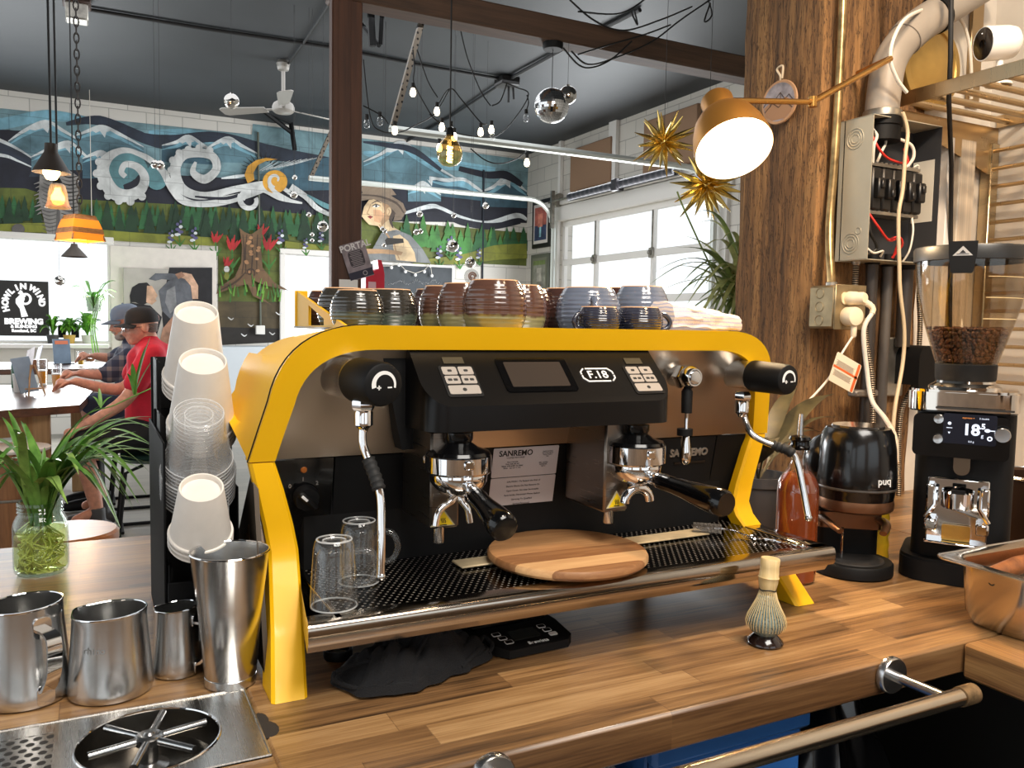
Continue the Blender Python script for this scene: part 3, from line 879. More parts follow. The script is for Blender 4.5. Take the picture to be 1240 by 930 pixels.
for sg in (-1, 1):
 lg = MB(); prof = []
 for z, xo, xi, y, dp in ((.9205, .4385, .396, .96, .06), (.985, .4275, .387, 1.02, .05), (1.045, .4175, .3775, 1.086, .03), (1.065, .4165, .377, 1.096, .022), (1.1, .423, .384, 1.095, .018), (1.15, .434, .3975, 1.091, .018), (1.1855, .442, .409, 1.089, .018)):
  ins = .004
  prof.append([V((XC + sg * a, b, z)) for a, b in ((xo - ins, y), (xi + ins, y), (xi, y + ins), (xi, y + dp), (xo, y + dp), (xo, y + ins))])
 vs = [p for row in prof for p in row]; fs = []
 for k in range(6):
  for q in range(6):  fs.append((k * 6 + q, k * 6 + (q + 1) % 6, k * 6 + 6 + (q + 1) % 6, k * 6 + 6 + q))
 fs += [tuple(range(6)), tuple(36 + q for q in range(6))]
 lg.add(vs, fs); lg.build('leg', YELLOW, ES, sharp=30)
 # barrel side panel running back from the arch
 half = outer[:N // 2] if sg < 0 else outer[N // 2:][::-1]
 half = [p for p in half]
 sp = MB(); grid = []
 for j in range(7):
  t = j / 6; row = []
  for x, z in half:
   zz = max(z, 1.187 + .066 * t)
   y0 = yf(z) + .004
   y = y0 + (1.25 - y0) * t
   wide = 1 + .035 * t
   row.append(V((XC + x * wide, y, zz - (.015 * t if z > 1.33 else 0))))
  grid.append(row)
 sp.sheet(grid)
 back = grid[-1]; sp.sheet([back, [V((XC + (p.x - XC) * .9, p.y + .002, p.z - .01)) for p in back]])
 sp.build('side_panel', YELLOW, ES)
 # seam bead
 sb = MB().tube([V((XC + x * 1.004, yf(z) + .003, z + (.0004 if z > 1.36 else 0))) for x, z in half], .0009, 6)
 sb.build('panel_seam', BLACKM, ES)
 if sg > 0: continue
 # dark triangular lower side plate with an opening
 pl_ = MB(); xo = XC + sg * .436
 A, B, Cc = V((xo, 1.10, 1.18)), V((xo, 1.02, .935)), V((xo, 1.36, .935))
 cen = (A + B + Cc) / 3
 a, b, c = [cen + (q - cen) * .5 for q in (A, B, Cc)]
 for P0, P1, p1, p0 in ((A, B, b, a), (B, Cc, c, b), (Cc, A, a, c)):
  pl_.add([P0, P1, p1, p0, P0 + V((-sg * .006, 0, 0)), P1 + V((-sg * .006, 0, 0)), p1 + V((-sg * .006, 0, 0)), p0 + V((-sg * .006, 0, 0))],
    [(0, 1, 2, 3), (4, 5, 6, 7), (0, 1, 5, 4), (1, 2, 6, 5), (2, 3, 7, 6), (3, 0, 4, 7)])
 pl_.build('side_plate', mat('dark_steel', (92, 82, 72), .35, 1), ES)
# body behind the panels
bd = MB()
bd.box((XC, 1.24, 1.13), (.75, .24, .25), bev=.01); bd.box((XC, 1.2, .985), (.72, .34, .06), bev=.01)
bd.box((XC, 1.185, 1.3), (.72, .2, .09), bev=.01)
bd.build('body', BLACKM, ES)
rf = MB().box((XC, 1.19, 1.3525), (.67, .29, .018), bev=.003); rf.build('cup_tray', STEELH, ES)
for x in (.3, .93):
 ft = MB().lathe([(0, 0), (.022, 0), (.022, .012), (.016, .016), (.016, .04), (0, .04)], 20, (x, 1.28, CT)); ft.build('foot', BLACKM, ES)
# triangular end rail for the cups
XB_ = .292
t1 = [at(358.5, 409, X=XB_), at(358.5, 352, X=XB_), at(361, 351, X=XB_), at(419, 395, X=XB_), at(419, 398, X=XB_)]
i1 = [at(373.5, 394, X=XB_), at(373.5, 369.5, X=XB_), at(392, 386, X=XB_), at(392, 394, X=XB_)]
cr = MB(); th = V((.004, 0, 0))
t1 = [t1[0], t1[1], t1[3], t1[4]]
lo = []
for (A, B, b, a) in ((t1[0], t1[1], i1[1], i1[0]), (t1[1], t1[2], i1[2], i1[1]), (t1[2], t1[3], i1[3], i1[2]), (t1[3], t1[0], i1[0], i1[3])):
 cr.add([A, B, b, a, A + th, B + th, b + th, a + th], [(0, 1, 2, 3), (4, 5, 6, 7), (0, 1, 5, 4), (2, 3, 7, 6)])
cr.box(tuple((t1[0] + t1[1]) / 2 + V((.008, -.001, 0))), (.02, .006, (t1[1] - t1[0]).z), bev=.001)
cr.build('cup_rail', mat('rail_yellow', (232, 178, 40), .6, spec=.08), ES)
# brushed steel front and black lower front
STEELD = brushed('steel_front', (168, 156, 142), .3, (2, 2, 40), .06)
sf = MB(); rows = []
for z in (1.187, 1.25, 1.30, 1.345):
 hw = .405 if z < 1.2 else (.393 if z < 1.26 else (.385 if z < 1.31 else .35))
 rows.append([V((XC - hw, yf(z) + .012, z)), V((XC + hw, yf(z) + .012, z))])
sf.sheet(rows); sf.sheet([[p + V((0, .004, 0)) for p in r_] for r_ in rows])
sf.build('front_panel', STEELD, ES)
bx = [XC - .408, at(405, 570, Y=1.105).x, at(866.5, 560, Y=1.105).x, XC + .408]
YL0, YL1 = 1.104, 1.135
for a, b in zip(bx, bx[1:]):
 q = MB()
 P4 = [V((a + .0012, YL0, 1.185)), V((b - .0012, YL0, 1.185)), V((b - .0012, YL1, 1.025)), V((a + .0012, YL1, 1.025))]
 q.add(P4 + [p + V((0, .006, 0)) for p in P4], [(0, 1, 2, 3), (7, 6, 5, 4), (0, 4, 5, 1), (1, 5, 6, 2), (2, 6, 7, 3), (3, 7, 4, 0)])
 q.build('lower_panel', BLACKG if a < bx[1] - .01 else BLACKM, ES)
LN = V((0, -(1.185 - 1.025), -(YL1 - YL0))).normalized()       # normal of the lower panels
LU = V((0, -(YL1 - YL0), 1.185 - 1.025)).normalized()
def low(px, py, off=0.0): return plane_at(px, py, V((0, YL0, 1.185)) + LN * off, LN)
# rotary switch with pilot lamp
p = low(370, 601)
sw = MB(); Mx = mtx(p, LN, (1, 0, 0))
sw.lathe([(.0175, 0), (.0175, .006), (.0155, .013), (0, .0135)], 28, M=Mx)
Mr = Mx @ Matrix.Rotation(radians(46), 4, 'Z')
sw.box((0, 0, .016), (.009, .034, .012), bev=.003, M=Mr)
swo = sw.build('rotary_switch', BLACKM, ES)
ln_ = MB().box((0, .0085, .0225), (.0036, .011, .0012), bev=.0005, M=Mr); ln_.build('switch_mark', WTEXT, swo)
p2 = low(368, 569)
MB().lathe([(0, .003), (.0035, .0025), (.0045, 0)], 16, M=mtx(p2, LN, (1, 0, 0))).build('pilot_lamp', mat('amber_lens', (150, 84, 30), .2), ES)
GREYT = mat('grey_lettering', (140, 134, 128), .5)
for s_, px, py in (('1', 367, 580.5), ('0', 351, 589), ('2', 384, 585)):
 text('switch_number', s_, .008, mtx(low(px, py, .0004), LN, (1, 0, 0)), GREYT, ES)
# raised maker's plate lettering on the right hand panel
q = low(837, 556, .0005)
MB().box((0, -.0125, .001), (.066, .0035, .002), M=mtx(low(836, 551, 0), LN, (1, 0, 0))).build('badge_bar', mat('badge_grey', (70, 66, 62), .4, 1), ES)
text('badge_lettering', 'SANREMO', .0175, mtx(low(834, 548, .001), LN, (1, 0, 0)), mat('badge_letters', (150, 142, 132), .4, .6), ES, ext=.0015, bold=.0006)
# rating plate and caution label
LAB = mat('label_silver', (206, 200, 202), .45)
pa, pb = low(598, 543, .001), low(668, 611, .001)
lw, lh = pb.x - pa.x, (pa - pb).dot(LU)
cen = (pa + pb) / 2
Ml = mtx(cen, LN, (1, 0, 0))
MB().prism(rrect(lw, lh * .47, .002), 0, .0008, M=Ml @ Matrix.Translation((0, lh * .262, 0))).build('rating_label', LAB, ES)
MB().prism(rrect(lw, lh * .51, .002), 0, .0008, M=Ml @ Matrix.Translation((0, -lh * .24, 0))).build('caution_label', LAB, ES)
def tl(name, s_, size, x, y, bold=0.0): text(name, s_, size, Ml @ Matrix.Translation((x * lw, y * lh, .0012)), KTEXT, ES, ext=.0001, bold=bold)
tl('label_lettering', 'SANREMO', .0125, -.16, .405, .0003)
tl('label_lettering', 'COFFEE MACHINES', .0036, -.16, .335)
tl('label_lettering', 'MADE IN ITALY\nVia G. Bortolan 52\nVascon Treviso\nItaly', .0026, .33, .37)
tl('label_lettering', 'Mod. F18 2GR\nVolts 208-240 AC\nWatts 4700-6300  Hz 50/60\nBoiler   bar 2.0  C 133', .0032, -.2, .22)
tl('label_lettering', 'ETL  LISTED\nINTERTEK\nNSF 4', .003, .28, .2)
for i, s_ in enumerate(('CAUTION - To Reduce the Risk of', 'Electric Shock, Do Not Remove Or', 'Open Cover, No User Serviceable', 'Parts Inside, Disconnect Power Before', 'Servicing To Qualified', 'Service Personnel.')):
 tl('label_lettering', s_, .0040, 0, -.055 - i * .073)
# console
XL_, XR_ = .376, .767
zf1 = at(600, 491, Y=.972).z; zf2 = at(600, 521.5, Y=.972).z
YT, ZT = 1.052, 1.337
co = MB()
r = .035
top = [(XL_, YT), (XL_, .972 + r)] + [(XL_ + r - r * cos(a), .972 + r - r * sin(a)) for a in [pi / 2 * k / 8 for k in range(1, 9)]]
top = top + [(XR_ - (x - XL_), y) for x, y in top[::-1]]
def face_z(y): return zf1 + (ZT - zf1) * max(0, (y - .972)) / (YT - .972)
up = [V((x, y, face_z(y))) for x, y in top]
lo = [V((x, y, zf2)) for x, y in top]
co.sheet([up, lo]); co.poly(up); co.poly(lo)
co.sheet([[p for p in (up[0], lo[0])], [V((XL_, 1.11, ZT)), V((XL_, 1.11, zf2))]]); co.sheet([[up[-1], lo[-1]], [V((XR_, 1.11, ZT)), V((XR_, 1.11, zf2))]])
con = co.build('console', mat('console_black', (9, 8, 8), .28, 0, spec=.28), ES, sharp=30)
# black cheek between the console and the steel
ck = MB(); yk = 1.06
pts = [at(462, 424, Y=yk), at(495, 424, Y=yk), at(523, 530, Y=yk), at(512, 543, Y=yk), at(487, 545, Y=yk)]
ck.poly([p for p in pts]); ck.poly([p + V((0, .03, 0)) for p in pts])
for i in range(5): ck.add([pts[i], pts[(i + 1) % 5], pts[(i + 1) % 5] + V((0, .03, 0)), pts[i] + V((0, .03, 0))], [(0, 1, 2, 3)])
ck.build('console_cheek', BLACKM, ES)
FO = V((XC, .972, zf1)); FD = V((0, YT - .972, ZT - zf1)).normalized(); FN = V((1, 0, 0)).cross(FD)
def fp(px, py, off=0.0): return plane_at(px, py, FO + FN * off, FN)
def facem(px, py, off=0.0): return mtx(fp(px, py, off), FN, (1, 0, 0))
dsp = MB(); c0, c1 = fp(611, 441), fp(688, 467)
w_, h_ = c1.x - c0.x + .006, (c0 - c1).dot(FD) + .004
Md = mtx((c0 + c1) / 2, FN, (1, 0, 0))
dsp.prism(rrect(w_ + .022, h_ + .018, .006), 0, .0016, M=Md); dso = dsp.build('display', BLACKG, ES)
MB().prism(rrect(w_, h_, .002), .0016, .0022, M=Md).build('display_screen', mat('dark_screen', (58, 50, 44), .18, 0), dso)
PAD = mat('button_silver', (186, 178, 170), .35, .5)
for (cx, cy) in ((558, 462), (779, 460)):
 Mp = facem(cx, cy)
 pw, ph = .046, .052
 kp = MB().prism(rrect(pw + .005, ph + .005, .004), 0, .0012, M=Mp).build('keypad', BLACKM, ES)
 for (x, y, w, h) in ((-.0117, .0178, .021, .0145), (.0117, .0178, .021, .0145), (-.0117, .0012, .021, .0145), (.0117, .0012, .021, .0145), (0, -.0168, .0445, .0155)):
  bo = MB().prism(rrect(w, h, .0025), .001, .0026, M=Mp @ Matrix.Translation((x, y, 0))).build('button', PAD, kp)
  ic = MB(); cup = rrect(.006, .004, .0012)
  if w < .03:
   ic.prism(cup, .0026, .0029, M=Mp @ Matrix.Translation((x - (.004 if y < .01 else 0), y, 0)))
   if y < .01: ic.prism(cup, .0026, .0029, M=Mp @ Matrix.Translation((x + .004, y, 0)))
  else: ic.lathe([(0, .0029), (.003, .0029), (.003, .0026)], 12, M=Mp @ Matrix.Translation((x, y, 0)))
  ic.build('button_icon', KTEXT, kp)
 MB().box((0, .0385, .0006), (.03, .012, .0012), M=Mp).build('indicator', mat('smoked_lens', (66, 60, 46), .3), ES)
# F.18 emblem in its broken frame
Mf = facem(724, 454, .0006)
text('emblem_lettering', 'F.18', .0205, Mf, WTEXT, ES, ext=.0005, bold=.0002)
em = MB()
for sg in (-1, 1):
 em.box((.002 * sg, sg * .0125, 0), (.038, .0024, .001), M=Mf)
 for sy in (-1, 1): em.tube([(sg * .0205, sy * .0125, 0), (sg * .027, sy * .006, 0), (sg * .027, sy * .001, 0)], .0013, 6, M=Mf, up=V((0, 0, 1)))
em.build('emblem_frame', WTEXT, ES)
# steam knobs
def knob(x, yb, yfr, z, r, sw):
 Mx = mtx((x - sw, yb, z + .004), (sw, yfr - yb, -.004), (1, 0, 0)); L = sqrt((yb - yfr) ** 2 + sw * sw)
 b_ = MB().lathe([(r * 1.12, -.02), (r * .98, L * .12), (r * .95, L * .45), (r * 1.0, L * .47), (r * 1.0, L * .5), (0, L * .5)], 32, M=Mx).build('steam_valve', SATIN, ES)
 k_ = MB().lathe([(r * 1.02, L * .5), (r * 1.05, L * .52), (r, L * .95), (r * .94, L * .99), (r * .86, L), (0, L)], 36, M=Mx).build('steam_knob', BLACKM, b_)
 d = MB()
 A = [(r * .62 * cos(radians(a)), r * .62 * sin(radians(a))) for a in range(-15, 196, 10)]
 Bq = [(r * (.52 - .13 * (i / 21)) * cos(radians(a)), r * (.52 - .13 * (i / 21)) * sin(radians(a))) for i, a in enumerate(range(-15, 196, 10))]
 for i in range(len(A) - 1):
  d.add([(A[i][0], A[i][1], L + .0006), (A[i + 1][0], A[i + 1][1], L + .0006), (Bq[i + 1][0], Bq[i + 1][1], L + .0006), (Bq[i][0], Bq[i][1], L + .0006)], [(0, 1, 2, 3)], M=Mx)
 d.box((-r * .24, -r * .13, L + .0003), (.0055, .0016, .0008), M=Mx); d.box((-r * .24, -r * .13, L + .0003), (.0016, .0055, .0008), M=Mx)
 d.box((r * .3, -r * .13, L + .0003), (.006, .0016, .0008), M=Mx)
 d.build('dial_mark', WTEXT, k_)
kz = at(463, 466, Y=.962).z
knob(.3135, 1.085, .962, kz, .0275, .027)
kz2 = at(958, 460, Y=.957).z
knob(.972, 1.10, .957, kz2, .0245, .012)
# steam wands
def wand(pts, sleeve, tip, name='steam_wand'):
 P = bez(pts, 10)
 w = MB().tube(P, .0052, 12)
 w.ball(P[-1], .0062, 12, 8)
 wo = w.build(name, CHROME, ES)
 a, b = sleeve
 S = P[int(len(P) * a):int(len(P) * b)]
 g = MB(); R_ = [.0078 + (.0012 if i % 3 == 0 else 0) for i in range(len(S))]
 g.tube(S, R_, 14); g.build('grip_sleeve', RUBBER, wo)
 n_ = MB(); top_ = V(pts[0])
 n_.lathe([(0, .022), (.011, .022), (.0145, .018), (.0145, .010), (.012, .006)], 6, top_); n_.lathe([(.010, .008), (.012, .004), (.012, -.012), (.007, -.016), (.0055, -.02), (0, -.02)], 16, top_)
 n_.build('wand_nut', CHROME, wo)
wand([at(440, 503, Y=1.0), at(439, 535, Y=.998), at(446, 556, Y=.99), at(455, 580, Y=.975), at(461, 603, Y=.965), at(462, 640, Y=.958), at(461.5, 698, Y=.950)], (.34, .62), 0)
wand([at(898, 490, Y=1.03), at(901, 505, Y=1.03), at(911, 526, Y=1.01), at(936, 539, Y=.985), at(955, 546, Y=.965), at(966, 562, Y=.955), at(979, 627, Y=.93)], (.50, .74), 0)
# hot water tap
hx, hy = .838, 1.02
hz = at(852, 457, Y=hy).z
Mx = mtx((hx, 1.12, hz), (0, -1, 0), (1, 0, 0))
hv = MB().lathe([(.024, -.01), (.018, .03), (.0165, .062), (.0165, .066)], 28, M=Mx).build('water_valve', SATIN, ES)
MB().lathe([(.0165, .064), (.02, .066), (.0205, .078), (.018, .082)], 6, M=Mx).lathe([(.016, .08), (.018, .084), (.018, .094), (.014, .1), (.012, .1), (.011, .098), (.010, .102), (0, .103)], 24, M=Mx).build('valve_nut', CHROME, hv)
sx = at(832, 480, Y=1.035)
wt_ = MB(); X_, Y_ = sx.x, 1.035
def zz(py, Y=Y_): return at(832, py, Y=Y).z
wt_.lathe([(.0045, zz(562)), (.0085, zz(559)), (.0098, zz(552)), (.0092, zz(545)), (.0055, zz(527)), (.003, zz(522)), (.003, zz(497)), (.004, zz(490))], 20, (X_, Y_, 0))
wto = wt_.build('water_spout', CHROME, ES)
MB().lathe([(0, zz(500)), (.0085, zz(500)), (.009, zz(474)), (.006, zz(470)), (.006, zz(463)), (0, zz(463))], 20, (X_, Y_, 0)).lathe([(0, zz(527)), (.0125, zz(527)), (.0125, zz(519)), (0, zz(519))], 20, (X_ - .002, Y_, 0)).build('spout_collar', BLACKM, wto)
# groups and portafilters
HAZ = mat('hazard_yellow', (240, 206, 20), .5)
def group(gx, px, py_ring0, py_ring1, py_top, bx0, bx1, py_blk, hz_end, tri, nozzle, screws, spout):
 gy = .985
 z1 = at(px, py_ring0, Y=gy).z; z0 = at(px, py_ring1, Y=gy).z; zt = at(px, py_top, Y=gy).z
 # column
 zb = at((bx0 + bx1) / 2, py_blk, Y=.992).z
 xa, xb = at(bx0, py_blk, Y=.992).x, at(bx1, py_blk, Y=.992).x
 cl = MB().box(((xa + xb) / 2, 1.048, (zb + zf2) / 2), (xb - xa, .112, zf2 - zb), bev=.003)
 clo = cl.build('group_column', brushed('column_steel', (132, 124, 116), .3, (2, 2, 60)), ES)
 # hot surface triangle
 T = [at(q[0], q[1], Y=.9905) for q in tri]; ce_ = sum(T, V()) / 3
 tm = MB(); tm.add([p for p in T] + [p + V((0, .0015, 0)) for p in T], [(0, 1, 2), (5, 4, 3), (0, 1, 4, 3), (1, 2, 5, 4), (2, 0, 3, 5)]); tmo = tm.build('hazard_plate', mat('plate_edge', (200, 190, 150), .4), clo)
 T2 = [ce_ + (p - ce_) * .82 + V((0, -.0006, 0)) for p in T]
 MB().poly(T2).build('hazard_field', HAZ, tmo)
 wv = MB()
 for k in (-1, 0, 1):
  wv.tube([ce_ + V((k * .0024 + .0008 * sin(t * 1.6), -.0012, -.003 + t * .0016)) for t in range(5)], .0005, 5)
 wv.box(tuple(ce_ + V((0, -.0011, -.0055))), (.009, .0006, .0011))
 wv.build('hazard_symbol', KTEXT, tmo)
 nz = at(nozzle[0], nozzle[1], Y=1.0); nz2 = at(nozzle[0], nozzle[2], Y=1.0)
 MB().lathe([(0, nz2.z), (.0068, nz2.z), (.0075, nz2.z + .002), (.0075, nz.z + .004), (0, nz.z + .004)], 18, (nz.x, 1.0, 0)).build('outlet_pipe', SATIN, clo)
 for (a_, b_) in screws:
  s_ = at(a_, b_, Y=1.09); MB().lathe([(.0035, 0), (.003, .0015), (0, .002)], 12, M=mtx(low(a_, b_), LN)).build('screw', CHROME, ES)
 # group head
 gh = MB().lathe([(0, zt + .012), (.019, zt + .012), (.019, zt + .004), (.017, zt - .001), (.026, z1 + .0085), (.040, z1 + .004), (.0425, z1), (.0415, z1 - .004), (0, z1 - .004)], 40, (gx, gy, 0)).build('group_head', BLACKG, ES)
 rg = MB().lathe([(.0405, z1 - .001), (.0435, z1 - .002), (.0438, z0 + .012), (.041, z0 + .009), (.036, z0 + .008), (.035, z1)], 48, (gx, gy, 0)); rgo = rg.build('group_ring', CHROME, gh)
 for a in (40, 150, 265): MB().box((.043, 0, (z0 + z1) / 2 + .008), (.006, .014, .012), bev=.002, M=Matrix.Translation((gx, gy, 0)) @ Matrix.Rotation(radians(a), 4, 'Z')).build('ring_lug', CHROME, rgo)
 # portafilter
 pb_ = MB().lathe([(.036, z0 + .012), (.0385, z0 + .008), (.0375, z0 - .002), (.031, z0 - .013), (.024, z0 - .018), (.012, z0 - .0205), (0, z0 - .0205)], 40, (gx, gy, 0))
 pfo = pb_.build('portafilter', CHROME, ES)
 he = at(hz_end[0], hz_end[1], Y=hz_end[2])
 hs = V((gx + (he.x - gx) * .15, gy - .036, z0 - .006))
 dr = he - hs; L = dr.length
 Mh = mtx(hs, dr)
 MB().lathe([(.006, -.006), (.0095, .0), (.0095, .016), (.0115, .018), (.0115, .022), (0, .022)], 20, M=Mh).build('handle_ferrule', CHROME, pfo)
 MB().lathe([(0, .02), (.0112, .02), (.0125, .03), (.0118, L * .35), (.0132, L * .5), (.0165, L * .72), (.0182, L * .88), (.0178, L * .965), (.016, L * .985), (.015, L), (0, L)], 28, M=Mh).build('handle', BLACKG, pfo)
 sp = MB()
 s0 = V((gx - .002, gy - .006, z0 - .02))
 if spout == 2:
  for k in (-1, 1):
   sp.tube(bez([s0 + V((0, 0, .004)), s0 + V((k * .008 - .006, -.006, -.006)), s0 + V((k * .02 - .012, -.012, -.016)), s0 + V((k * .024 - .013, -.014, -.034))], 6), [.0056] * 7 + [.0046] * 12, 12)
 else:
  sp.ball(s0 + V((0, 0, 0)), (.011, .011, .008), 14, 8)
  q = []
  for k in range(11):
   a = pi * k / 10
   q.append(s0 + V((-.022 * cos(a), -.004, -.026 + .02 * sin(a))))
  sp.tube(q, [.0075] * 11, 12)
 sp.build('spout', CHROME, pfo)
group(.423, 557, 549, 580, 534, 521, 556, 640, (612, 641, .848), [(521.5, 638.5), (537.5, 617), (551, 635.5)], (531, 638, 657), ((487, 538), (493, 583)), 2)
group(.704, 770, 537, 568, 524, 731, 760, 620, (880, 611, .80), [(735, 616), (747, 594.5), (757.5, 613)], (736.5, 616, 633), ((699, 564),), 1)
# drip tray
TZ = 1.03
ty0, ty1 = .905, 1.13
dt = MB()
tw0, tw1 = .209, 1.034
prof = [(ty1, TZ - .002), (ty1, TZ - .04), (ty0 + .02, TZ - .04), (ty0 + .012, TZ - .027), (ty0 + .002, TZ - .0265), (ty0, TZ - .022), (ty0, TZ - .007), (ty0 + .0022, TZ - .002), (ty0 + .007, TZ), (ty0 + .03, TZ), (ty0 + .031, TZ - .002)]
twb = .246; A = [V((tw0 + (twb - tw0) * (y - ty0) / (ty1 - ty0), y, z)) for y, z in prof]; B = [V((tw1, y, z)) for y, z in prof]
dt.sheet([A, B]); dt.poly(A); dt.poly(B)
for a, b in ((.243, .252), (tw1 - .035, tw1)): dt.box(((a + b) / 2, (ty0 + ty1) / 2 + .006, TZ - .002), (b - a, ty1 - ty0 - .012, .004), bev=.001)
dto = dt.build('drip_tray', mat('polished_tray', (176, 166, 154), .13, 1, rvar=.08), ES, sharp=50)
gr = MB().box((.25 / 2 + (tw1 - .035) / 2, (ty0 + .031 + ty1) / 2, TZ - .003), (tw1 - .285, ty1 - ty0 - .034, .003))
gr.build('drip_grille', dots('grille_glint_dots', (34, 32, 30), (120, 113, 105), pitch=.0098, r=.17, rough=.16, aspect=.9, dmetal=0), dto)  # pale dots paint the reflection seen through the grille holes
MB().lathe([(0, .0003), (.017, .0003), (.017, 0)], 20, (at(682, 694, Z=TZ).x, at(682, 694, Z=TZ).y, TZ - .0014)).build('drain_hole', BLACKM, dto)
# cups on the machine
CZ = 1.3616
def glaze(name, lo, mid, hi, rim=(190, 140, 96), h=.06, spl=.3):
 n = NT(name)
 tc = n.node('ShaderNodeTexCoord'); sp = n.node('ShaderNodeSeparateXYZ'); n.link(tc.outputs['Object'], sp.inputs[0])
 f = n.noise(n.coords((1, 1, .3)), 90, 4)
 z = n.math('ADD', n.math('DIVIDE', sp.outputs['Z'], h), n.math('MULTIPLY', n.math('SUBTRACT', f, .5), .22))
 n.base(n.ramp(z, [(0, lo), (spl, lo), (spl + .07, mid), (1, hi)]))
 n.b.inputs['Roughness'].default_value = .14; n.b.inputs['Coat Weight'].default_value = .5
 return n.m
UNGL = mat('unglazed_clay', (206, 160, 118), .75, bump=.05)
GL = dict(dark=glaze('glaze_dark', (70, 78, 68), (42, 40, 36), (52, 48, 42)), brown=glaze('glaze_brown', (134, 128, 88), (88, 60, 48), (84, 58, 48), spl=.32),
          deep=glaze('glaze_deep_brown', (66, 46, 40), (70, 46, 40), (62, 42, 38)), blue=glaze('glaze_blue_grey', (104, 116, 134), (112, 122, 142), (96, 104, 120)),
          navy=glaze('glaze_navy', (34, 38, 54), (44, 46, 60), (52, 52, 62)))
def cup(px0, px1, pytop, Y, kind, label, handle=None, small=False, gname='stoneware cups upside down on the machine'):
 cx = (px0 + px1) / 2
 p = at(cx, 397, Y=Y)
 R_ = (at(px1, 390, Y=Y) - at(px0, 390, Y=Y)).length / 2 * .97
 H = at(cx, pytop, Y=Y).z - CZ - .001
 o = (p.x, Y, CZ)
 mb = MB(); prof = []
 n = 44
 for i in range(n + 1):
  t = i / n
  r_ = 1 - .17 * max(0, (.35 - t) / .35) ** 1.6 - (.27 if not small else .2) * max(0, (t - .42) / .58) ** 2.4
  rib = .011 * sin(t * 2 * pi * 10) * (1 if .12 < t < .93 else 0)
  prof.append((R_ * (r_ + rib), H * t))
 prof = [(R_ * .74, 0.0)] + prof
 mb.lathe(prof, 40, o)
 rt_ = prof[-1][0]
 mb.lathe([(rt_, H), (rt_ * .97, H + .0014), (rt_ * .86, H + .0014), (rt_ * .84, H - .001), (0, H - .001)], 40, o, mi=1)
 t = thing('cup', label, 'cup', o, gname)
 mb.build('bowl', [GL[kind], UNGL], t)
 if handle is not None:
  a = radians(handle); d = V((cos(a), sin(a), 0)); O = V(o)
  hb = MB().tube(bez([O + d * R_ * .88 + V((0, 0, H * .74)), O + d * R_ * 1.2 + V((0, 0, H * .7)), O + d * R_ * 1.42 + V((0, 0, H * .42)), O + d * R_ * 1.25 + V((0, 0, H * .16)), O + d * R_ * .9 + V((0, 0, H * .12))], 6),
                       R_ * .105, 10)
  hb.build('handle', GL[kind], t)
 return t
cup(371, 416, 352.5, 1.29, 'deep', 'brown ribbed cup farthest left at the back, tan base just over the yellow end rail')
cup(384, 446, 349, 1.215, 'dark', 'dark green grey ribbed cup, second from the left, half behind the front dark cup')
cup(400, 465, 351.5, 1.115, 'dark', 'shiny dark ribbed cup in front at the left end of the row on the machine')
cup(430, 470, 350, 1.30, 'deep', 'cup at the very back, only its tan base showing above two dark cups')
cup(443, 505, 350.5, 1.185, 'dark', 'dark ribbed cup in front, directly left of the brown cups')
cup(498, 545, 350.5, 1.265, 'deep', 'deep brown cup at the back, between the dark cups and the brown cups')
cup(508, 560, 346.5, 1.20, 'brown', 'brown ribbed cup with green foot, leftmost of the row of tall brown cups')
cup(530, 592, 343.5, 1.14, 'brown', 'brown ribbed cup with green foot, just left of the largest brown cup')
cup(562, 635, 339.5, 1.092, 'brown', 'largest brown ribbed cup with green foot, in front at the middle of the machine top')
cup(603, 659, 345.5, 1.15, 'brown', 'brown ribbed cup with green foot, just right of the largest brown cup')
cup(618, 666, 350, 1.235, 'deep', 'brown cup at the back whose right edge peeps out beside the dark brown cup')
cup(655, 711, 349.5, 1.24, 'deep', 'dark brown glossy cup behind, left of the blue grey cups')
cup(677, 746, 348.5, 1.165, 'blue', 'blue grey ribbed mug with its handle to the front, left of the two blue ones', handle=-112)
cup(701, 748, 371.5, 1.085, 'navy', 'small navy espresso cup in front with its handle on the left', handle=188, small=True)
cup(731, 770, 348.5, 1.29, 'deep', 'brown cup at the back seen in the gap between the two blue grey mugs')
cup(747, 804, 347, 1.185, 'blue', 'blue grey ribbed mug beside the folded towel, right of the two blue ones')
cup(749, 798, 372, 1.09, 'navy', 'small navy espresso cup in front with its handle to the right, touching the towel', handle=-12, small=True)
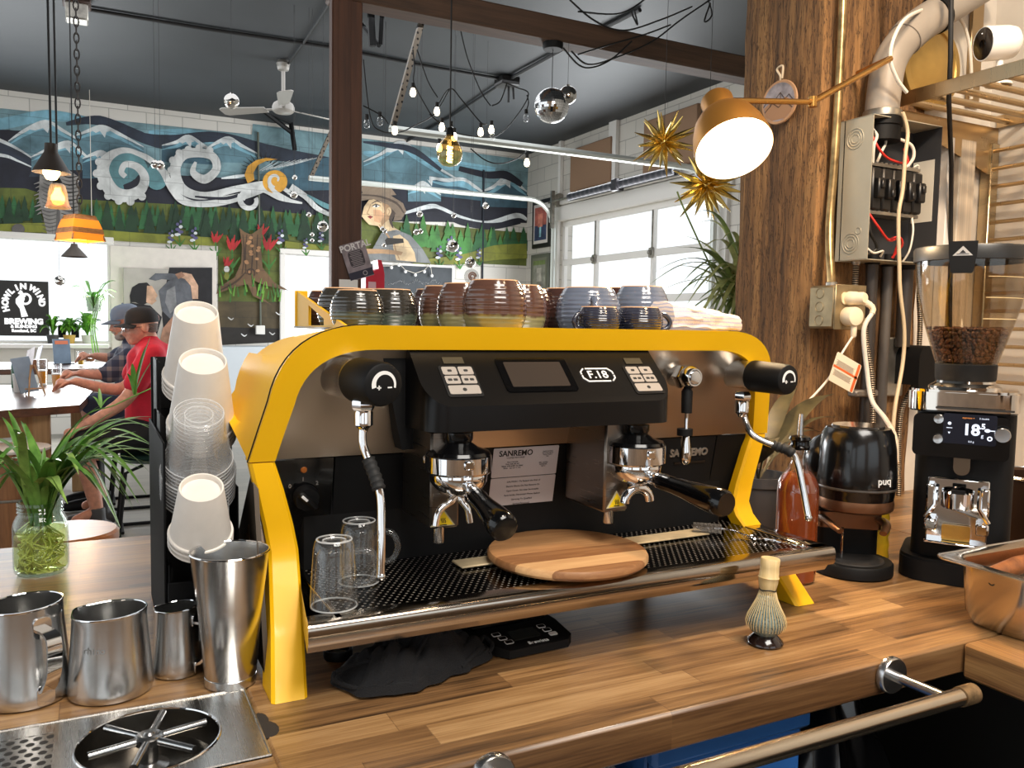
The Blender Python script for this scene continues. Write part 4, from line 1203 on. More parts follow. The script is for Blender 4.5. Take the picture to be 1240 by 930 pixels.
# folded towel
rn = random.Random(5)
n = NT('towel_cloth')
wv = n.node('ShaderNodeTexWave', bands_direction='Z', i_Scale=30, i_Distortion=7, i_Detail=2); n.link(n.coords((.35, 1, 1.6)), wv.inputs['Vector'])
wv.inputs['Detail Scale'].default_value = .6
n.base(n.ramp(wv.outputs['Fac'], [(.1, (176, 176, 200)), (.4, (226, 208, 196)), (.9, (232, 214, 200))]))
n.b.inputs['Roughness'].default_value = .95; n.b.inputs['Sheen Weight'].default_value = .3
n.bump(n.noise(n.coords(), 500, 3), .6, .002)
tw = MB(); rows = []
ta, tb = at(792, 398, Y=1.12), at(886, 398, Y=1.12)
for i in range(31):
 t = i / 30
 x = ta.x + (tb.x - ta.x) * t
 h = (.051 - .024 * t ** 1.4) * min(1, (t * 14 + .35)) * min(1, ((1 - t) * 9 + .22))
 d = .055 * min(1, t * 12 + .4) * min(1, (1 - t) * 10 + .3)
 row = []
 for k in range(28):
  a = 2 * pi * k / 28
  ca, sa = cos(a), sin(a)
  y = 1.135 + d * math.copysign(abs(ca) ** .6, ca)
  z = CZ + .001 + h / 2 * (1 + math.copysign(abs(sa) ** .55, sa))
  if z > CZ + .008:
   f = .0022 * sin(9 * z / .01 + t * 5) + .002 * sin(t * 21 + a * 2)
   y += f; z += .0015 * sin(t * 25 + y * 90)
  row.append(V((x, y, max(z, CZ + .001))))
 rows.append(row + [row[0]])
tw.sheet(rows); tw.poly(rows[0][:-1]); tw.poly(rows[-1][:-1])
tag(tw.build('towel', n.m, origin=((ta.x + tb.x) / 2, 1.135, CZ)), 'folded cream towel with pale wavy stripes on the right end of the machine top', 'towel')
# on the drip tray
GZ = TZ + .0002
SOLIDGLASS = thin_glass('mug_glass', (253, 254, 254), .05, .01, .8, .015)
def glass_mug(x, y, h, rb, rtp, ha, label):
 t = thing('glass_mug', label, 'glass mug', (x, y, GZ), 'upturned glass mugs on the drip tray')
 prof = [(rb - .003, 0), (rb, .001), (rb, .005), (rb - (rb - rtp) * .5, h * .5), (rtp, h * .86), (rtp - .002, h * .96), (rtp - .006, h), (rtp - .010, h - .001), (rtp - .012, h - .004), (0, h - .005)]
 inn = [(0, h - .013), (rtp - .008, h - .013), (rtp - .004, h - .02), (rb - .0035, .004), (rb - .003, 0)]
 MB().lathe(prof + inn, 40, (x, y, GZ)).build('glass_bowl', SOLIDGLASS, t)
 for nm, r_, z in (('lip', rb - .0015, .0012), ('base_edge_highlight', rtp - .004, h - .0015), ('base_ring_highlight', rtp - .011, h - .003)): MB().tube([(x + r_ * cos(a), y + r_ * sin(a), GZ + z) for a in [2 * pi * k / 40 for k in range(40)]], .0010, 6, closed=True).build(nm, RIM_HL, t)  # milky rings paint bright highlights along the glass edges
 d = V((cos(ha), sin(ha), 0)); O = V((x, y, GZ))
 MB().tube(bez([O + d * rtp * .96 + V((0, 0, h * .8)), O + d * (rtp + .018) + V((0, 0, h * .79)), O + d * (rtp + .026) + V((0, 0, h * .58)), O + d * (rtp + .018) + V((0, 0, h * .36)), O + d * rtp * 1.05 + V((0, 0, h * .33))], 8), .0042, 12).build('handle', SOLIDGLASS, t)
glass_mug(.2515, .956, .083, .0285, .0245, radians(-20), 'upturned glass mug at the front left corner of the drip tray')
glass_mug(.305, 1.035, .083, .0275, .0245, radians(-25), 'upturned glass mug behind the steam wand, second one back on the drip tray')
# plate strip lying across the grille
pa = at(553, 683, Z=TZ + .003); pb = at(851, 643, Z=TZ + .003)
d = (pb - pa); L = d.length; ang = atan2(d.y, d.x); c_ = (pa + pb) / 2
st = MB().box((c_.x, c_.y, TZ + .0022), (L, .036, .003), bev=.001, rz=ang)
tag(st.build('metal_strip', mat('strip_steel', (204, 184, 148), .42, .35, var=.08, vscale=30), origin=(c_.x, c_.y, TZ)), 'long flat metal strip on the drip grille, under the round board', 'metal strip')
# round board
BRD = NT('board_wood')
n = BRD
tcx = n.node('ShaderNodeTexCoord'); sp = n.node('ShaderNodeSeparateXYZ'); n.link(tcx.outputs['Object'], sp.inputs[0])
rowi = n.math('FLOOR', n.math('ADD', n.math('DIVIDE', sp.outputs[1], .043), .1))
wn = n.node('ShaderNodeTexWhiteNoise', noise_dimensions='1D'); n.link(n.math('ADD', rowi, 21.0), wn.inputs['W'])
g = n.noise(n.coords((5, 60, 60)), 1.6, 7, .6, .7)
k = n.math('ADD', n.math('MULTIPLY', wn.outputs['Value'], .5), n.math('MULTIPLY', g, .55))
n.base(n.ramp(k, [(.25, (132, 88, 52)), (.5, (178, 130, 84)), (.75, (206, 162, 112))]))
n.b.inputs['Roughness'].default_value = .5; n.bump(g, .1, .002)
bc = V((.604, 1.005, TZ + .0045))
bd_ = MB().lathe([(0, 0), (.104, 0), (.112, .002), (.1155, .006), (.1155, .011), (.113, .0148), (.109, .016), (0, .016)], 64, tuple(bc))
bo = bd_.build('serving_board', n.m, origin=bc)
bo.rotation_euler = (0, 0, radians(-2))
tag(bo, 'round striped wooden serving board lying on the drip tray', 'wooden board')
# little brush
bt = thing('cleaning_brush', 'small wire handled cleaning brush lying on the right end of the drip tray', 'brush', at(880, 642, Z=TZ + .008))
B0, B1 = at(840, 638, Z=TZ + .0115), at(873, 640.5, Z=TZ + .0115)
br_ = MB(); rr = random.Random(2)
for i in range(26):
 c0 = B0 + (B1 - B0) * (i / 25)
 for k in range(16):
  a = 2 * pi * k / 16 + rr.uniform(-.2, .2); u = V((0, 1, 0)); dd = (B1 - B0).normalized(); u = dd.cross(V((0, 0, 1))).normalized()
  e = c0 + (u * cos(a) + V((0, 0, 1)) * sin(a)) * .0078
  br_.tube([c0, e], .0005, 3, caps=False)
br_.build('bristles', mat('grey_bristle', (150, 142, 132), .7), bt)
w = MB()
pts = [B0, B1, at(889, 643, Z=TZ + .006), at(903, 648, Z=TZ + .003), at(913, 651, Z=TZ + .003), at(940, 655, Z=TZ + .003), at(975, 662, Z=TZ + .003)]
for ph in (0, pi):
 q = bez(pts, 14); w.tube([p + V((0, .0012 * cos(i * .9 + ph), .0012 * sin(i * .9 + ph))) for i, p in enumerate(q)], .0009, 6)
lc = at(912, 650.5, Z=TZ + .003)
w.tube([lc + V((.012 * cos(a), .012 * sin(a), 0)) for a in [2 * pi * k / 20 for k in range(20)]], .001, 6, closed=True)
w.build('twisted_wire', CHROME, bt)
# under the tray
def heap(name, c, outline, H, fn, mt, label, cat):
 """a soft heap over a star shaped footprint"""
 NA, NR = 96, 22
 mb = MB(); rows = []
 for j in range(NR + 1):
  t = j / NR; row = []
  for i in range(NA):
   a = 2 * pi * i / NA
   k = i / NA * len(outline); i0 = int(k) % len(outline); i1 = (i0 + 1) % len(outline); f = k - int(k); f = f * f * (3 - 2 * f)
   r_ = outline[i0] * (1 - f) + outline[i1] * f
   x, y = cos(a) * r_ * t, sin(a) * r_ * t
   z = H * (1 - t ** 2.6) ** .75 + fn(x, y, t, a) * (1 - t ** 6)
   row.append(V((c[0] + x, c[1] + y, c[2] + max(z, .0012 if j < NR else .0005))))
  rows.append(row + [row[0]])
 mb.sheet(rows)
 o = mb.build(name, mt, origin=c)
 return tag(o, label, cat)
KCLOTH = mat('black_terry', (13, 13, 16), .95, bump=.9, bscale=520)
cl_c = (.363, .975, CT)
ct = thing('cloth', 'crumpled black bar cloth lying under the front edge of the drip tray', 'cloth', cl_c)
def clothz(x, y, t, a):
 f = .013 * sin(x * 75 + y * 60) * (1 - t * .6) + .0075 * abs(sin(x * 120 - y * 100 + 1)) * min(1, t * 4) + .006 * sin(a * 5 + 2) * t
 f += .014 * math.exp(-((x - .02) ** 2 + (y - .005) ** 2) / .0012) - .012 * math.exp(-((x + .075) ** 2 + (y + .012) ** 2) / .0007)
 return f
NA, NR = 120, 30
ol = [.110, .106, .08, .075, .07, .068, .078, .098, .108, .098, .078, .062, .05, .048, .05, .07]
rows = []
for j in range(NR + 1):
 t = j / NR; row = []
 for i in range(NA):
  a = 2 * pi * i / NA; k = i / NA * 16; i0 = int(k) % 16; f = k - int(k); f = f * f * (3 - 2 * f)
  r_ = (ol[i0] * (1 - f) + ol[(i0 + 1) % 16] * f) * (1 + .03 * sin(a * 9))
  x, y = cos(a) * r_ * t, sin(a) * r_ * t
  z = .044 * (1 - t ** 2.4) ** .8 + clothz(x, y, t, a) * (1 - t ** 5) + .004 * (t > .93)
  row.append(V((cl_c[0] + x, cl_c[1] + y, CT + min(.066, max(z, .001)))))
 rows.append(row + [row[0]])
mb = MB(); mb.sheet(rows); mb.build('cloth_body', KCLOTH, ct)
hm = MB()
for path in ([(-.1, -.012, .003), (-.085, -.036, .005), (-.05, -.045, .010), (-.015, -.03, .026), (.02, -.008, .05), (.055, .01, .058)],
             [(-.105, -.004, .016), (-.08, -.004, .022), (-.055, -.010, .026), (-.03, -.012, .032), (-.028, .012, .052), (-.02, .03, .056)],
             [(-.1, -.012, .003), (-.108, -.004, .008), (-.105, .0, .015)],
             [(.1, -.006, .006), (.112, .006, .012), (.104, .02, .018), (.08, -.012, .014), (.05, -.032, .006)]):
 hm.tube([V(cl_c) + V(p) + V((0, 0, .006)) for p in bez(path, 8)], .003, 8)
hm.build('cloth_hem', KCLOTH, ct)
# coffee scale
s0, s1 = at(617, 800, Z=CT), at(697, 783, Z=CT)
sxd = (s1 - s0); sw_ = sxd.length; sxd.normalize(); syd = V((-sxd.y, sxd.x, 0))
Ms = mtx(s0, (0, 0, 1), sxd)
sc = thing('coffee_scale', 'black digital coffee scale with buttons, tucked under the drip tray', 'kitchen scale', s0 + sxd * sw_ * .5)
sb_ = MB(); wv_ = sw_
prof = [(0, .002), (-.002, .006), (-.002, .011), (.004, .014), (.052, .0215), (.056, .0225), (.17, .0225), (.17, .002)]
hex_ = [(-.004, 0), (.028, -.0), (wv_ - .008, .0), (wv_, .008), (wv_, .17), (-.03, .17), (-.03, .045)]
hex_ = [(0.0, .0), (wv_ - .012, .0), (wv_, .012), (wv_, .165), (-.035, .165), (-.035, .05)]
def sz(x, y): return .013 + .0095 * min(1, max(0, y / .055))
n6 = len(hex_)
sb_.add([(x, y, .002) for x, y in hex_] + [(x, y, sz(x, y)) for x, y in hex_] + [(wv_, .055, .0225), (-.035, .055, .0225)],
  [(0, 1, 2, 3, 4, 5), (0, 1, 7, 6), (1, 2, 8, 7), (2, 3, 9, 12, 8), (3, 4, 10, 9), (4, 5, 11, 13, 10), (5, 0, 6, 11), (6, 7, 8, 12, 13, 11), (12, 9, 10, 13)], M=Ms)
sb_.build('scale_body', BLACKM, sc, sharp=20)
MB().box((wv_ / 2 - .02, .112, .0275), (wv_ + .016, .105, .008), bev=.003, M=Ms).build('weighing_plate', BLACKG, sc)
ssl = atan2(.0095, .055)
Mt = Ms @ Matrix.Translation((0, 0, .0131)) @ Matrix.Rotation(ssl, 4, 'X')
MB().prism(rrect(.044, .024, .002), 0, .0007, M=Mt @ Matrix.Translation((.041, .033, 0))).build('scale_screen', mat('scale_lcd', (44, 46, 44), .15), sc)
for bx_ in (.008, .083):
 for k in range(3):
  ko = MB().prism(rrect(.0125, .0085, .002), 0, .0008, M=Mt @ Matrix.Translation((bx_ - (.006 - k * .004 if bx_ < .05 else .008 - k * .003), .043 - k * .0115, 0))).build('button', WTEXT, sc)
  MB().prism(rrect(.0108, .0068, .0015), .0006, .0010, M=Mt @ Matrix.Translation((bx_ - (.006 - k * .004 if bx_ < .05 else .008 - k * .003), .043 - k * .0115, 0))).build('button_face', BLACKM if (bx_ < .05 or k < 2) else WTEXT, ko)
text('scale_lettering', 'Brewista', .0092, Mt @ Matrix.Translation((.05, .0085, .0006)), WTEXT, sc)
# small black lid
lp = V((.286, 1.066, CT)); lt = thing('jar_lid', 'small round black lid with clear centre and knob on the wood, beside the yellow leg', 'lid', lp)
MB().lathe([(.015, 0), (.0185, .0005), (.0195, .003), (.0195, .011), (.0185, .0125), (.0155, .0125), (.0148, .011), (.0148, .002)], 36, tuple(lp)).build('lid_ring', BLACKM, lt)
MB().lathe([(.0148, .0045), (0, .0055)], 30, tuple(lp)).build('lid_disc', mat('frosted_disc', (176, 172, 166), .25), lt)
MB().lathe([(.003, .005), (.0028, .012), (.0045, .016), (.0042, .021), (0, .0225)], 18, (lp.x, lp.y, lp.z)).build('lid_knob', SOLIDGLASS, lt)
# whisk and its stand
wp = V((.852, .863, CT))
STONE = NT('speckled_glaze'); n = STONE
f = n.noise(n.coords(), 420, 3); f2 = n.noise(n.coords((1, 1, .4)), 60, 4)
n.base(n.mix(n.math('GREATER_THAN', f, .6), n.ramp(f2, [(.35, (92, 110, 108)), (.65, (128, 140, 130))]), (54, 52, 48))); n.b.inputs['Roughness'].default_value = .22; n.b.inputs['Coat Weight'].default_value = .4
wst = thing('whisk_stand', 'speckled green ceramic whisk stand with dark foot on the bar', 'whisk stand', wp)
MB().lathe([(0, 0), (.0235, 0), (.0255, .003), (.0248, .006), (.019, .0115), (.0165, .0145), (.015, .016)], 40, tuple(wp)).build('stand_foot', mat('dark_glaze', (34, 22, 18), .15, coat=.5), wst)
MB().lathe([(.0155, .0155), (.0225, .021), (.0262, .030), (.0262, .036), (.0235, .045), (.0185, .055), (.0145, .064), (.0125, .072), (.0105, .074), (0, .070)], 40, tuple(wp)).build('stand_body', STONE.m, wst)
wh = thing('bamboo_whisk', 'bamboo tea whisk standing over the speckled ceramic stand', 'whisk', wp + V((0, 0, .022)))
BAM = wood('bamboo', (196, 168, 112), (224, 200, 150), axis=2, scale=2, rough=.45, bump=.05)
tn = MB(); axis_top = V((.0035, 0, 0))
for k in range(38):
 a = 2 * pi * k / 38; P_ = []
 for r_, z in ((.0105, .080), (.0145, .066), (.0205, .053), (.0262, .042), (.0285, .033), (.0268, .0245)):
  s_ = max(0, (z - .06)) * .05
  P_.append(wp + V((r_ * cos(a) + s_, r_ * sin(a), z)))
 tn.tube(P_, [.0006, .00055, .0005, .00045, .0004, .0003], 4, caps=False)
tn.build('tines', BAM, wh)
Mw = mtx(wp + V((.0005, 0, .078)), (.07, 0, 1))
MB().lathe([(.0, 0), (.0105, .0), (.0118, .004), (.0135, .012), (.0138, .018), (.0148, .0195), (.0138, .021), (.0132, .034), (.0136, .0455), (.0126, .047), (.0, .045)], 32, M=Mw).build('whisk_handle', BAM, wh)
MB().tube([Mw @ V((.0116 * cos(a), .0116 * sin(a), .002 + .001 * sin(3 * a))) for a in [2 * pi * k / 24 for k in range(24)]], .0009, 6, closed=True).build('binding_thread', KTEXT, wh)
# towel rail on the bar edge
rp = thing('towel_rail', 'brushed steel towel rail on round flanges along the front edge of the bar', 'towel rail', (.7, .66, .905))
zr = .9035
MB().tube([(.25, .655, zr), (.985, .655, zr)], .0112, 24).build('rail_bar', brushed('rail_steel', (206, 190, 168), .22, (2, 80, 80)), rp)
MB().tube([(.985, .655, zr), (1.012, .655, zr)], .0128, 20).build('rail_end', mat('worn_end_cap', (120, 98, 70), .5, .6, var=.3, vscale=60, bump=.3), rp)
for fx in (.362, .966):
 fo = MB().lathe([(0, .0005), (.0235, .0005), (.025, .002), (.025, .010), (.0235, .012), (.008, .0125), (0, .0125)], 36, M=mtx((fx, CF, zr - .002), (0, -1, 0))).build('flange', SATIN, rp)
 MB().tube([(fx, CF - .012, zr - .002), (fx, .655, zr)], .0072, 18).build('rail_arm', SATIN, fo)
# below the bar
DARKCAB = mat('dark_cabinet', (24, 22, 21), .7)
cb = MB(); cb.box(((-2.2 + XS) / 2, 1.80, .435), (XS + 2.2, .04, .87)); cb.box((.1, 1.3, .43), (.04, 1.0, .86)); cb.box((1.5, 1.3, .43), (.04, 1.0, .86)); cb.box((.6, 1.3, .05), (3.0, 1.0, .1))  # dark back panel added to block light from the cafe side
struct(cb.build('bar_carcass', DARKCAB))
tb_ = thing('plastic_tub', 'blue plastic tub under the front edge of the bar', 'tub', (.72, 1.0, .1))
u = MB(); x0, x1, y0, y1 = .60, .865, .80, 1.2
for a, b, c, d in ((x0, x1, y0, y0 + .008), (x0, x1, y1 - .008, y1), (x0, x0 + .008, y0, y1), (x1 - .008, x1, y0, y1)): u.box(((a + b) / 2, (c + d) / 2, .48), (b - a, d - c, .76), bev=.003)
u.box(((x0 + x1) / 2, (y0 + y1) / 2, .11), (x1 - x0, y1 - y0, .012)); u.box(((x0 + x1) / 2, y0 - .008, .845), (x1 - x0, .02, .03), bev=.006)
u.build('tub_body', mat('blue_plastic', (40, 92, 158), .4, var=.12, vscale=6), tb_)
tl_ = thing('storage_box', 'pale grey storage box beside the blue tub under the bar', 'box', (.36, 1.0, .1))
MB().box((.455, .99, .44), (.25, .36, .68), bev=.012).build('box_body', mat('grey_box', (150, 150, 148), .5), tl_)
MB().box((.455, .985, .80), (.262, .39, .04), bev=.012).build('box_lid', mat('pale_lid', (190, 196, 204), .45), tl_)
bagc = (.86, .70, .1)
bg = MB(); rows = []; rg_ = random.Random(9)
for j in range(25):
 t = j / 24; row = []
 for i in range(40):
  a = 2 * pi * i / 40
  rr_ = (.165 * sin(pi * min(1, .18 + t * .80)) ** .7) * (1 + .06 * sin(5 * a + 7 * t) + .05 * sin(11 * a - 9 * t))
  row.append(V((1.05 + rr_ * cos(a) * .95, .93 + rr_ * sin(a) * .8, .1 + .735 * t + .012 * sin(7 * a + 4 * t))))
 rows.append(row + [row[0]])
bg.sheet(rows); bg.poly(rows[-1][:-1])
tag(bg.build('trash_bag', mat('bag_film', (10, 10, 11), .22, coat=.3, bump=.3, bscale=20), origin=(1.05, .93, .1)), 'glossy black bin bag under the bar behind the towel rail', 'bin bag')
kb = thing('waste_bin', 'black bin under the side worktop at the lower right', 'bin', (1.42, .5, .0))
MB().prism(rrect(.42, .36, .05), .02, .80, M=Matrix.Translation((1.40, .50, 0))).build('bin_body', mat('bin_black', (17, 17, 18), .4), kb)
MB().prism(rrect(.44, .38, .05), .80, .85, M=Matrix.Translation((1.40, .50, 0))).build('bin_lid', mat('bin_lid_black', (20, 20, 21), .35), kb)
text('bin_lettering', 'Brute', .05, mtx((1.188, .44, .72), (-1, 0, 0), (0, -1, 0)), mat('bin_letters', (36, 36, 37), .4), kb, ext=.002)
rb = MB(); rb.box((1.75, -.2, .43), (1.1, 1.6, .02)); rb.box((2.0, -.2, .43), (.04, 1.6, .86)); struct(rb.build('side_carcass', DARKCAB))
# rinser tray in the worktop
rx = RX1 - .002; ry0, ry1 = RYF + .002, RYB - .002
scx, scy, sr = .046, .932, .0715
rt0 = thing('rinser_tray', 'sunken stainless pitcher rinser with star spokes and perforated drain, let into the bar', 'pitcher rinser', (scx, scy, CT - .02))
pl2 = MB(); zt = CT + .0012
NS = 48
circ = [(scx + sr * cos(2 * pi * i / NS), scy + sr * sin(2 * pi * i / NS)) for i in range(NS)]
# plate with a round opening: fan the ring between the circle and a square
xa, xb = -.045, rx
def sq(i):
 a = 2 * pi * i / NS; c_, s_ = cos(a), sin(a)
 k = min((xb - scx) / c_ if c_ > 1e-6 else 9, (xa - scx) / c_ if c_ < -1e-6 else 9, (ry1 - scy) / s_ if s_ > 1e-6 else 9, (ry0 - scy) / s_ if s_ < -1e-6 else 9)
 return (scx + c_ * k, scy + s_ * k)
for i in range(NS):
 A, B = circ[i], circ[(i + 1) % NS]; Cq, Dq = sq(i), sq(i + 1)
 pl2.add([(A[0], A[1], zt), (B[0], B[1], zt), (Dq[0], Dq[1], zt), (Cq[0], Cq[1], zt)], [(0, 1, 2, 3)])
for X, Y in ((xb, ry1), (xb, ry0), (xa, ry1), (xa, ry0)):
 pl2.add([(X, Y, zt)] + [(*sq(i), zt) for i in range(NS) if abs(sq(i)[0] - X) < 1e-6][:0], [])
corner = []
for i in range(NS):
 p_, q_ = sq(i), sq(i + 1)
 for X, Y in ((xb, ry1), (xb, ry0), (xa, ry1), (xa, ry0)):
  onx = lambda p: abs(p[0] - X) < 1e-6
  ony = lambda p: abs(p[1] - Y) < 1e-6
  if (onx(p_) and ony(q_)) or (ony(p_) and onx(q_)): pl2.add([(p_[0], p_[1], zt), (X, Y, zt), (q_[0], q_[1], zt)], [(0, 1, 2)])
pl2.box(((RX0 + xa) / 2, ry1 - .012, zt - .0005), (xa - RX0, .024, .001)); pl2.box(((RX0 + xa) / 2, ry0 + .008, zt - .0005), (xa - RX0, .016, .001))
for e in ((rx, ry0, rx, ry1), (RX0, ry1, rx, ry1), (RX0, ry0, rx, ry0)):
 pl2.tube([(e[0], e[1], zt), (e[2], e[3], zt)], .0016, 6)
RPL = brushed('rinser_steel', (196, 194, 190), .26, (60, 2, 2), .2)
pl2.build('rinser_plate', RPL, rt0)
MB().box(((RX0 + xa) / 2, (ry0 + ry1) / 2 - .004, zt - .0008), (xa - RX0, ry1 - ry0 - .036, .001)).build('drain_plate', dots('rinser_holes', (190, 188, 184), (34, 32, 30), pitch=.0125, r=.33, rough=.26, dmetal=0, drough=.6, aspect=1.05), rt0)
MB().lathe([(sr, zt), (sr - .001, zt - .006), (sr - .006, zt - .03), (.02, zt - .036), (0, zt - .038)], 48, (scx, scy, 0)).build('basin', mat('basin_steel', (120, 116, 110), .22, 1), rt0)
rim_ = MB().tube([(scx + sr * cos(2 * pi * k / 48), scy + sr * sin(2 * pi * k / 48), zt + .0003) for k in range(48)], .0016, 6, closed=True); rim_.build('basin_rim', CHROME, rt0)
spk = MB()
for k in range(6):
 a = radians(13 + 60 * k)
 spk.tube([(scx + .014 * cos(a), scy + .014 * sin(a), zt + .001), (scx + .060 * cos(a), scy + .060 * sin(a), zt + .001)], .0042, 10)
spk.build('spokes', SATIN, rt0)
MB().lathe([(.0, -.034), (.02, -.034), (.02, -.028), (.009, -.024), (.009, -.006), (.0145, -.003), (.0145, .004), (.011, .0065), (.006, .0065), (.004, .0085), (0, .009)], 28, (scx, scy, zt)).build('spray_hub', SATIN, rt0)
# milk pitchers and tin
def pitcher(x, y, rb, rt_, h, spout, drop, label, handle=None, hw=.010, text_=None):
 t = thing('milk_pitcher', label, 'milk pitcher', (x, y, CT), 'steel milk pitchers on the bar')
 mb = MB()
 prof = [(0, .0006), (rb - .004, .0006), (rb - .001, .002), (rb, .006), (rb * .995, h * .12), (rb + (rt_ - rb) * .55, h * .55), (rt_ + .0005, h * .86), (rt_, h),
   (rt_ - .0012, h), (rt_ - .001, h * .86), (rb + (rt_ - rb) * .55 - .0012, h * .55), (rb - .0015, h * .1), (rb - .005, .0035), (0, .003)]
 mb.lathe(prof, 56, (0, 0, 0))
 for p in mb.v:
  a = atan2(p.y, p.x)
  k = max(0, (p.z / h - .35) / .65)
  da = (a - spout + pi) % (2 * pi) - pi
  p.z += k * k * drop * cos(da)
  s_ = math.exp(-(da / .33) ** 2) * k * k * k
  r_ = V((cos(a), sin(a), 0)) * (rt_ * .16 * s_)
  p.x += r_.x; p.y += r_.y
 mb.v = [p + V((x, y, CT)) for p in mb.v]
 mb.build('jug', STEEL, t)
 rimp = []
 for i in range(56):
  a = 2 * pi * i / 56; da = (a - spout + pi) % (2 * pi) - pi
  s_ = math.exp(-(da / .33) ** 2); r_ = rt_ * (1 + .16 * s_) - .0005
  rimp.append(V((x + r_ * cos(a), y + r_ * sin(a), CT + h + drop * cos(da))))
 MB().tube(rimp, .0012, 6, closed=True).build('rolled_rim', CHROME, t)
 if handle is not None:
  d = V((cos(handle), sin(handle), 0)); s_ = V((-d.y, d.x, 0)); O = V((x, y, CT))
  rr_ = lambda z: rb + (rt_ - rb) * z / h
  path = [O + d * (rr_(h * .78) - .001) + V((0, 0, h * .80)), O + d * (rr_(h * .8) + .016) + V((0, 0, h * .80)), O + d * (rr_(h * .7) + .026) + V((0, 0, h * .72)),
    O + d * (rr_(h * .4) + .022) + V((0, 0, h * .42)), O + d * (rr_(h * .2) + .008) + V((0, 0, h * .22)), O + d * (rr_(h * .16) - .001) + V((0, 0, h * .17))]
  hb = MB(); P_ = bez(path, 7); A = [p - s_ * hw * .5 for p in P_]; B = [p + s_ * hw * .5 for p in P_]
  dn = []
  for i in range(len(P_)):
   tg = (P_[min(i + 1, len(P_) - 1)] - P_[max(i - 1, 0)]).normalized(); dn.append(tg.cross(s_) * .0016)
  hb.sheet([[a + q, b + q, b - q, a - q, a + q] for a, b, q in zip(A, B, dn)])
  for e in (0, -1): hb.prism(rrect(hw * 1.25, hw * 1.5, hw * .4), -.001, .0022, M=mtx(P_[e] + V((0, 0, -.004 if e else .002)), d))
  hb.build('handle', CHROME, t)
 if text_:
  for k, ch in enumerate(text_):
   a = radians(-128 + k * 6.6); rr_ = rb + (rt_ - rb) * .68 + .0006
   text('etched_lettering', ch, .011, mtx((x + rr_ * cos(a), y + rr_ * sin(a), CT + h * .66), (cos(a), sin(a), 0), (-sin(a), cos(a), 0)), mat('etched', (150, 150, 150), .6, .6), t, ext=.0001)
pitcher(-.078, 1.105, .0485, .0405, .113, radians(170), -.002, 'largest milk pitcher with wide strap handle, at the left edge', handle=radians(-62), hw=.016)
pitcher(.012, 1.082, .0475, .041, .0985, radians(140), -.002, 'squat milk pitcher with etched name, between the largest pitcher and the small one', text_='rhino')
pitcher(.0885, 1.105, .030, .0255, .085, radians(150), -.002, 'smallest milk pitcher with strap handle, beside the tall tin', handle=radians(-40), hw=.010)
tp = V((.145, 1.044, CT))
tn = thing('shaker_tin', 'tall stainless mixing tin next to the yellow leg', 'mixing tin', tp)
MB().lathe([(0, .0006), (.0295, .0006), (.0308, .002), (.031, .0115), (.0302, .0125), (.0308, .0135), (.0385, .10), (.0462, .164), (.0475, .166), (.0475, .1675), (.0456, .1675), (.0378, .10), (.03, .012), (0, .010)], 56, tuple(tp)).build('tin_body', STEEL, tn)
MB().tube([tp + V((.0466 * cos(a), .0466 * sin(a), .167)) for a in [2 * pi * k / 48 for k in range(48)]], .0014, 6, closed=True).build('tin_rim', CHROME, tn)
# cup dispenser and stacks
PAPER = mat('paper_cup_white', (222, 215, 206), .55, var=.02, vscale=30)
rk = thing('cup_rack', 'black tiered cup dispenser between the jar plant and the machine', 'cup dispenser', (.125, 1.28, CT))
rkx0, rkx1 = .0785, .176
rm = MB()
rm.box((rkx0, 1.29, CT + .145), (.003, .30, .29), bev=.001)
rm.build('side_wall', mat('rack_black', (10, 10, 11), .75, spec=.15), rk)
tiers = [(.05, 1.17, .105), (.12, 1.23, .20), (.20, 1.29, .29), (.29, 1.35, .365)]
for i, (z0, y, z1) in enumerate(tiers):
 s_ = MB()
 s_.box((rkx1 + .002, y + .01, CT + z1 - .035), (.003, .075, .10), bev=.001)
 s_.build('divider', BLACKM, rk)
 f_ = MB(); f_.box(((rkx0 + rkx1) / 2, y + .052, CT + z1 - .045), (rkx1 - rkx0, .003, .14), bev=.001)
 f_.box((rkx0 + .0045, y + .01, CT + z1 - .03), (.003, .08, .11), bev=.001)
 for k in range(14): f_.box((rkx0 + .0075, y - .025 + k * .0055, CT + z1 - .03), (.003, .0018, .10))
 f_.build('compartment', BLACKM, rk)
rm2 = MB().box(((rkx0 + rkx1) / 2, 1.29, CT + .005), (rkx1 - rkx0, .28, .008), bev=.002).box(((rkx0 + .032), 1.135, CT + .055), (.06, .003, .105), bev=.001)
rm2.build('base_tray', BLACKM, rk)
def paper_cup_mesh(rb, rr, L):
 """cup standing on its rim: closed foot upwards"""
 return [(rr - .001, .001), (rr + .002, .0), (rr + .0028, .0016), (rr + .002, .0034), (rr - .0002, .0038), (rb, L - .001), (rb - .0004, L), (rb - .0022, L), (rb - .0028, L - .001), (rb - .0034, L - .007), (0, L - .0072)]
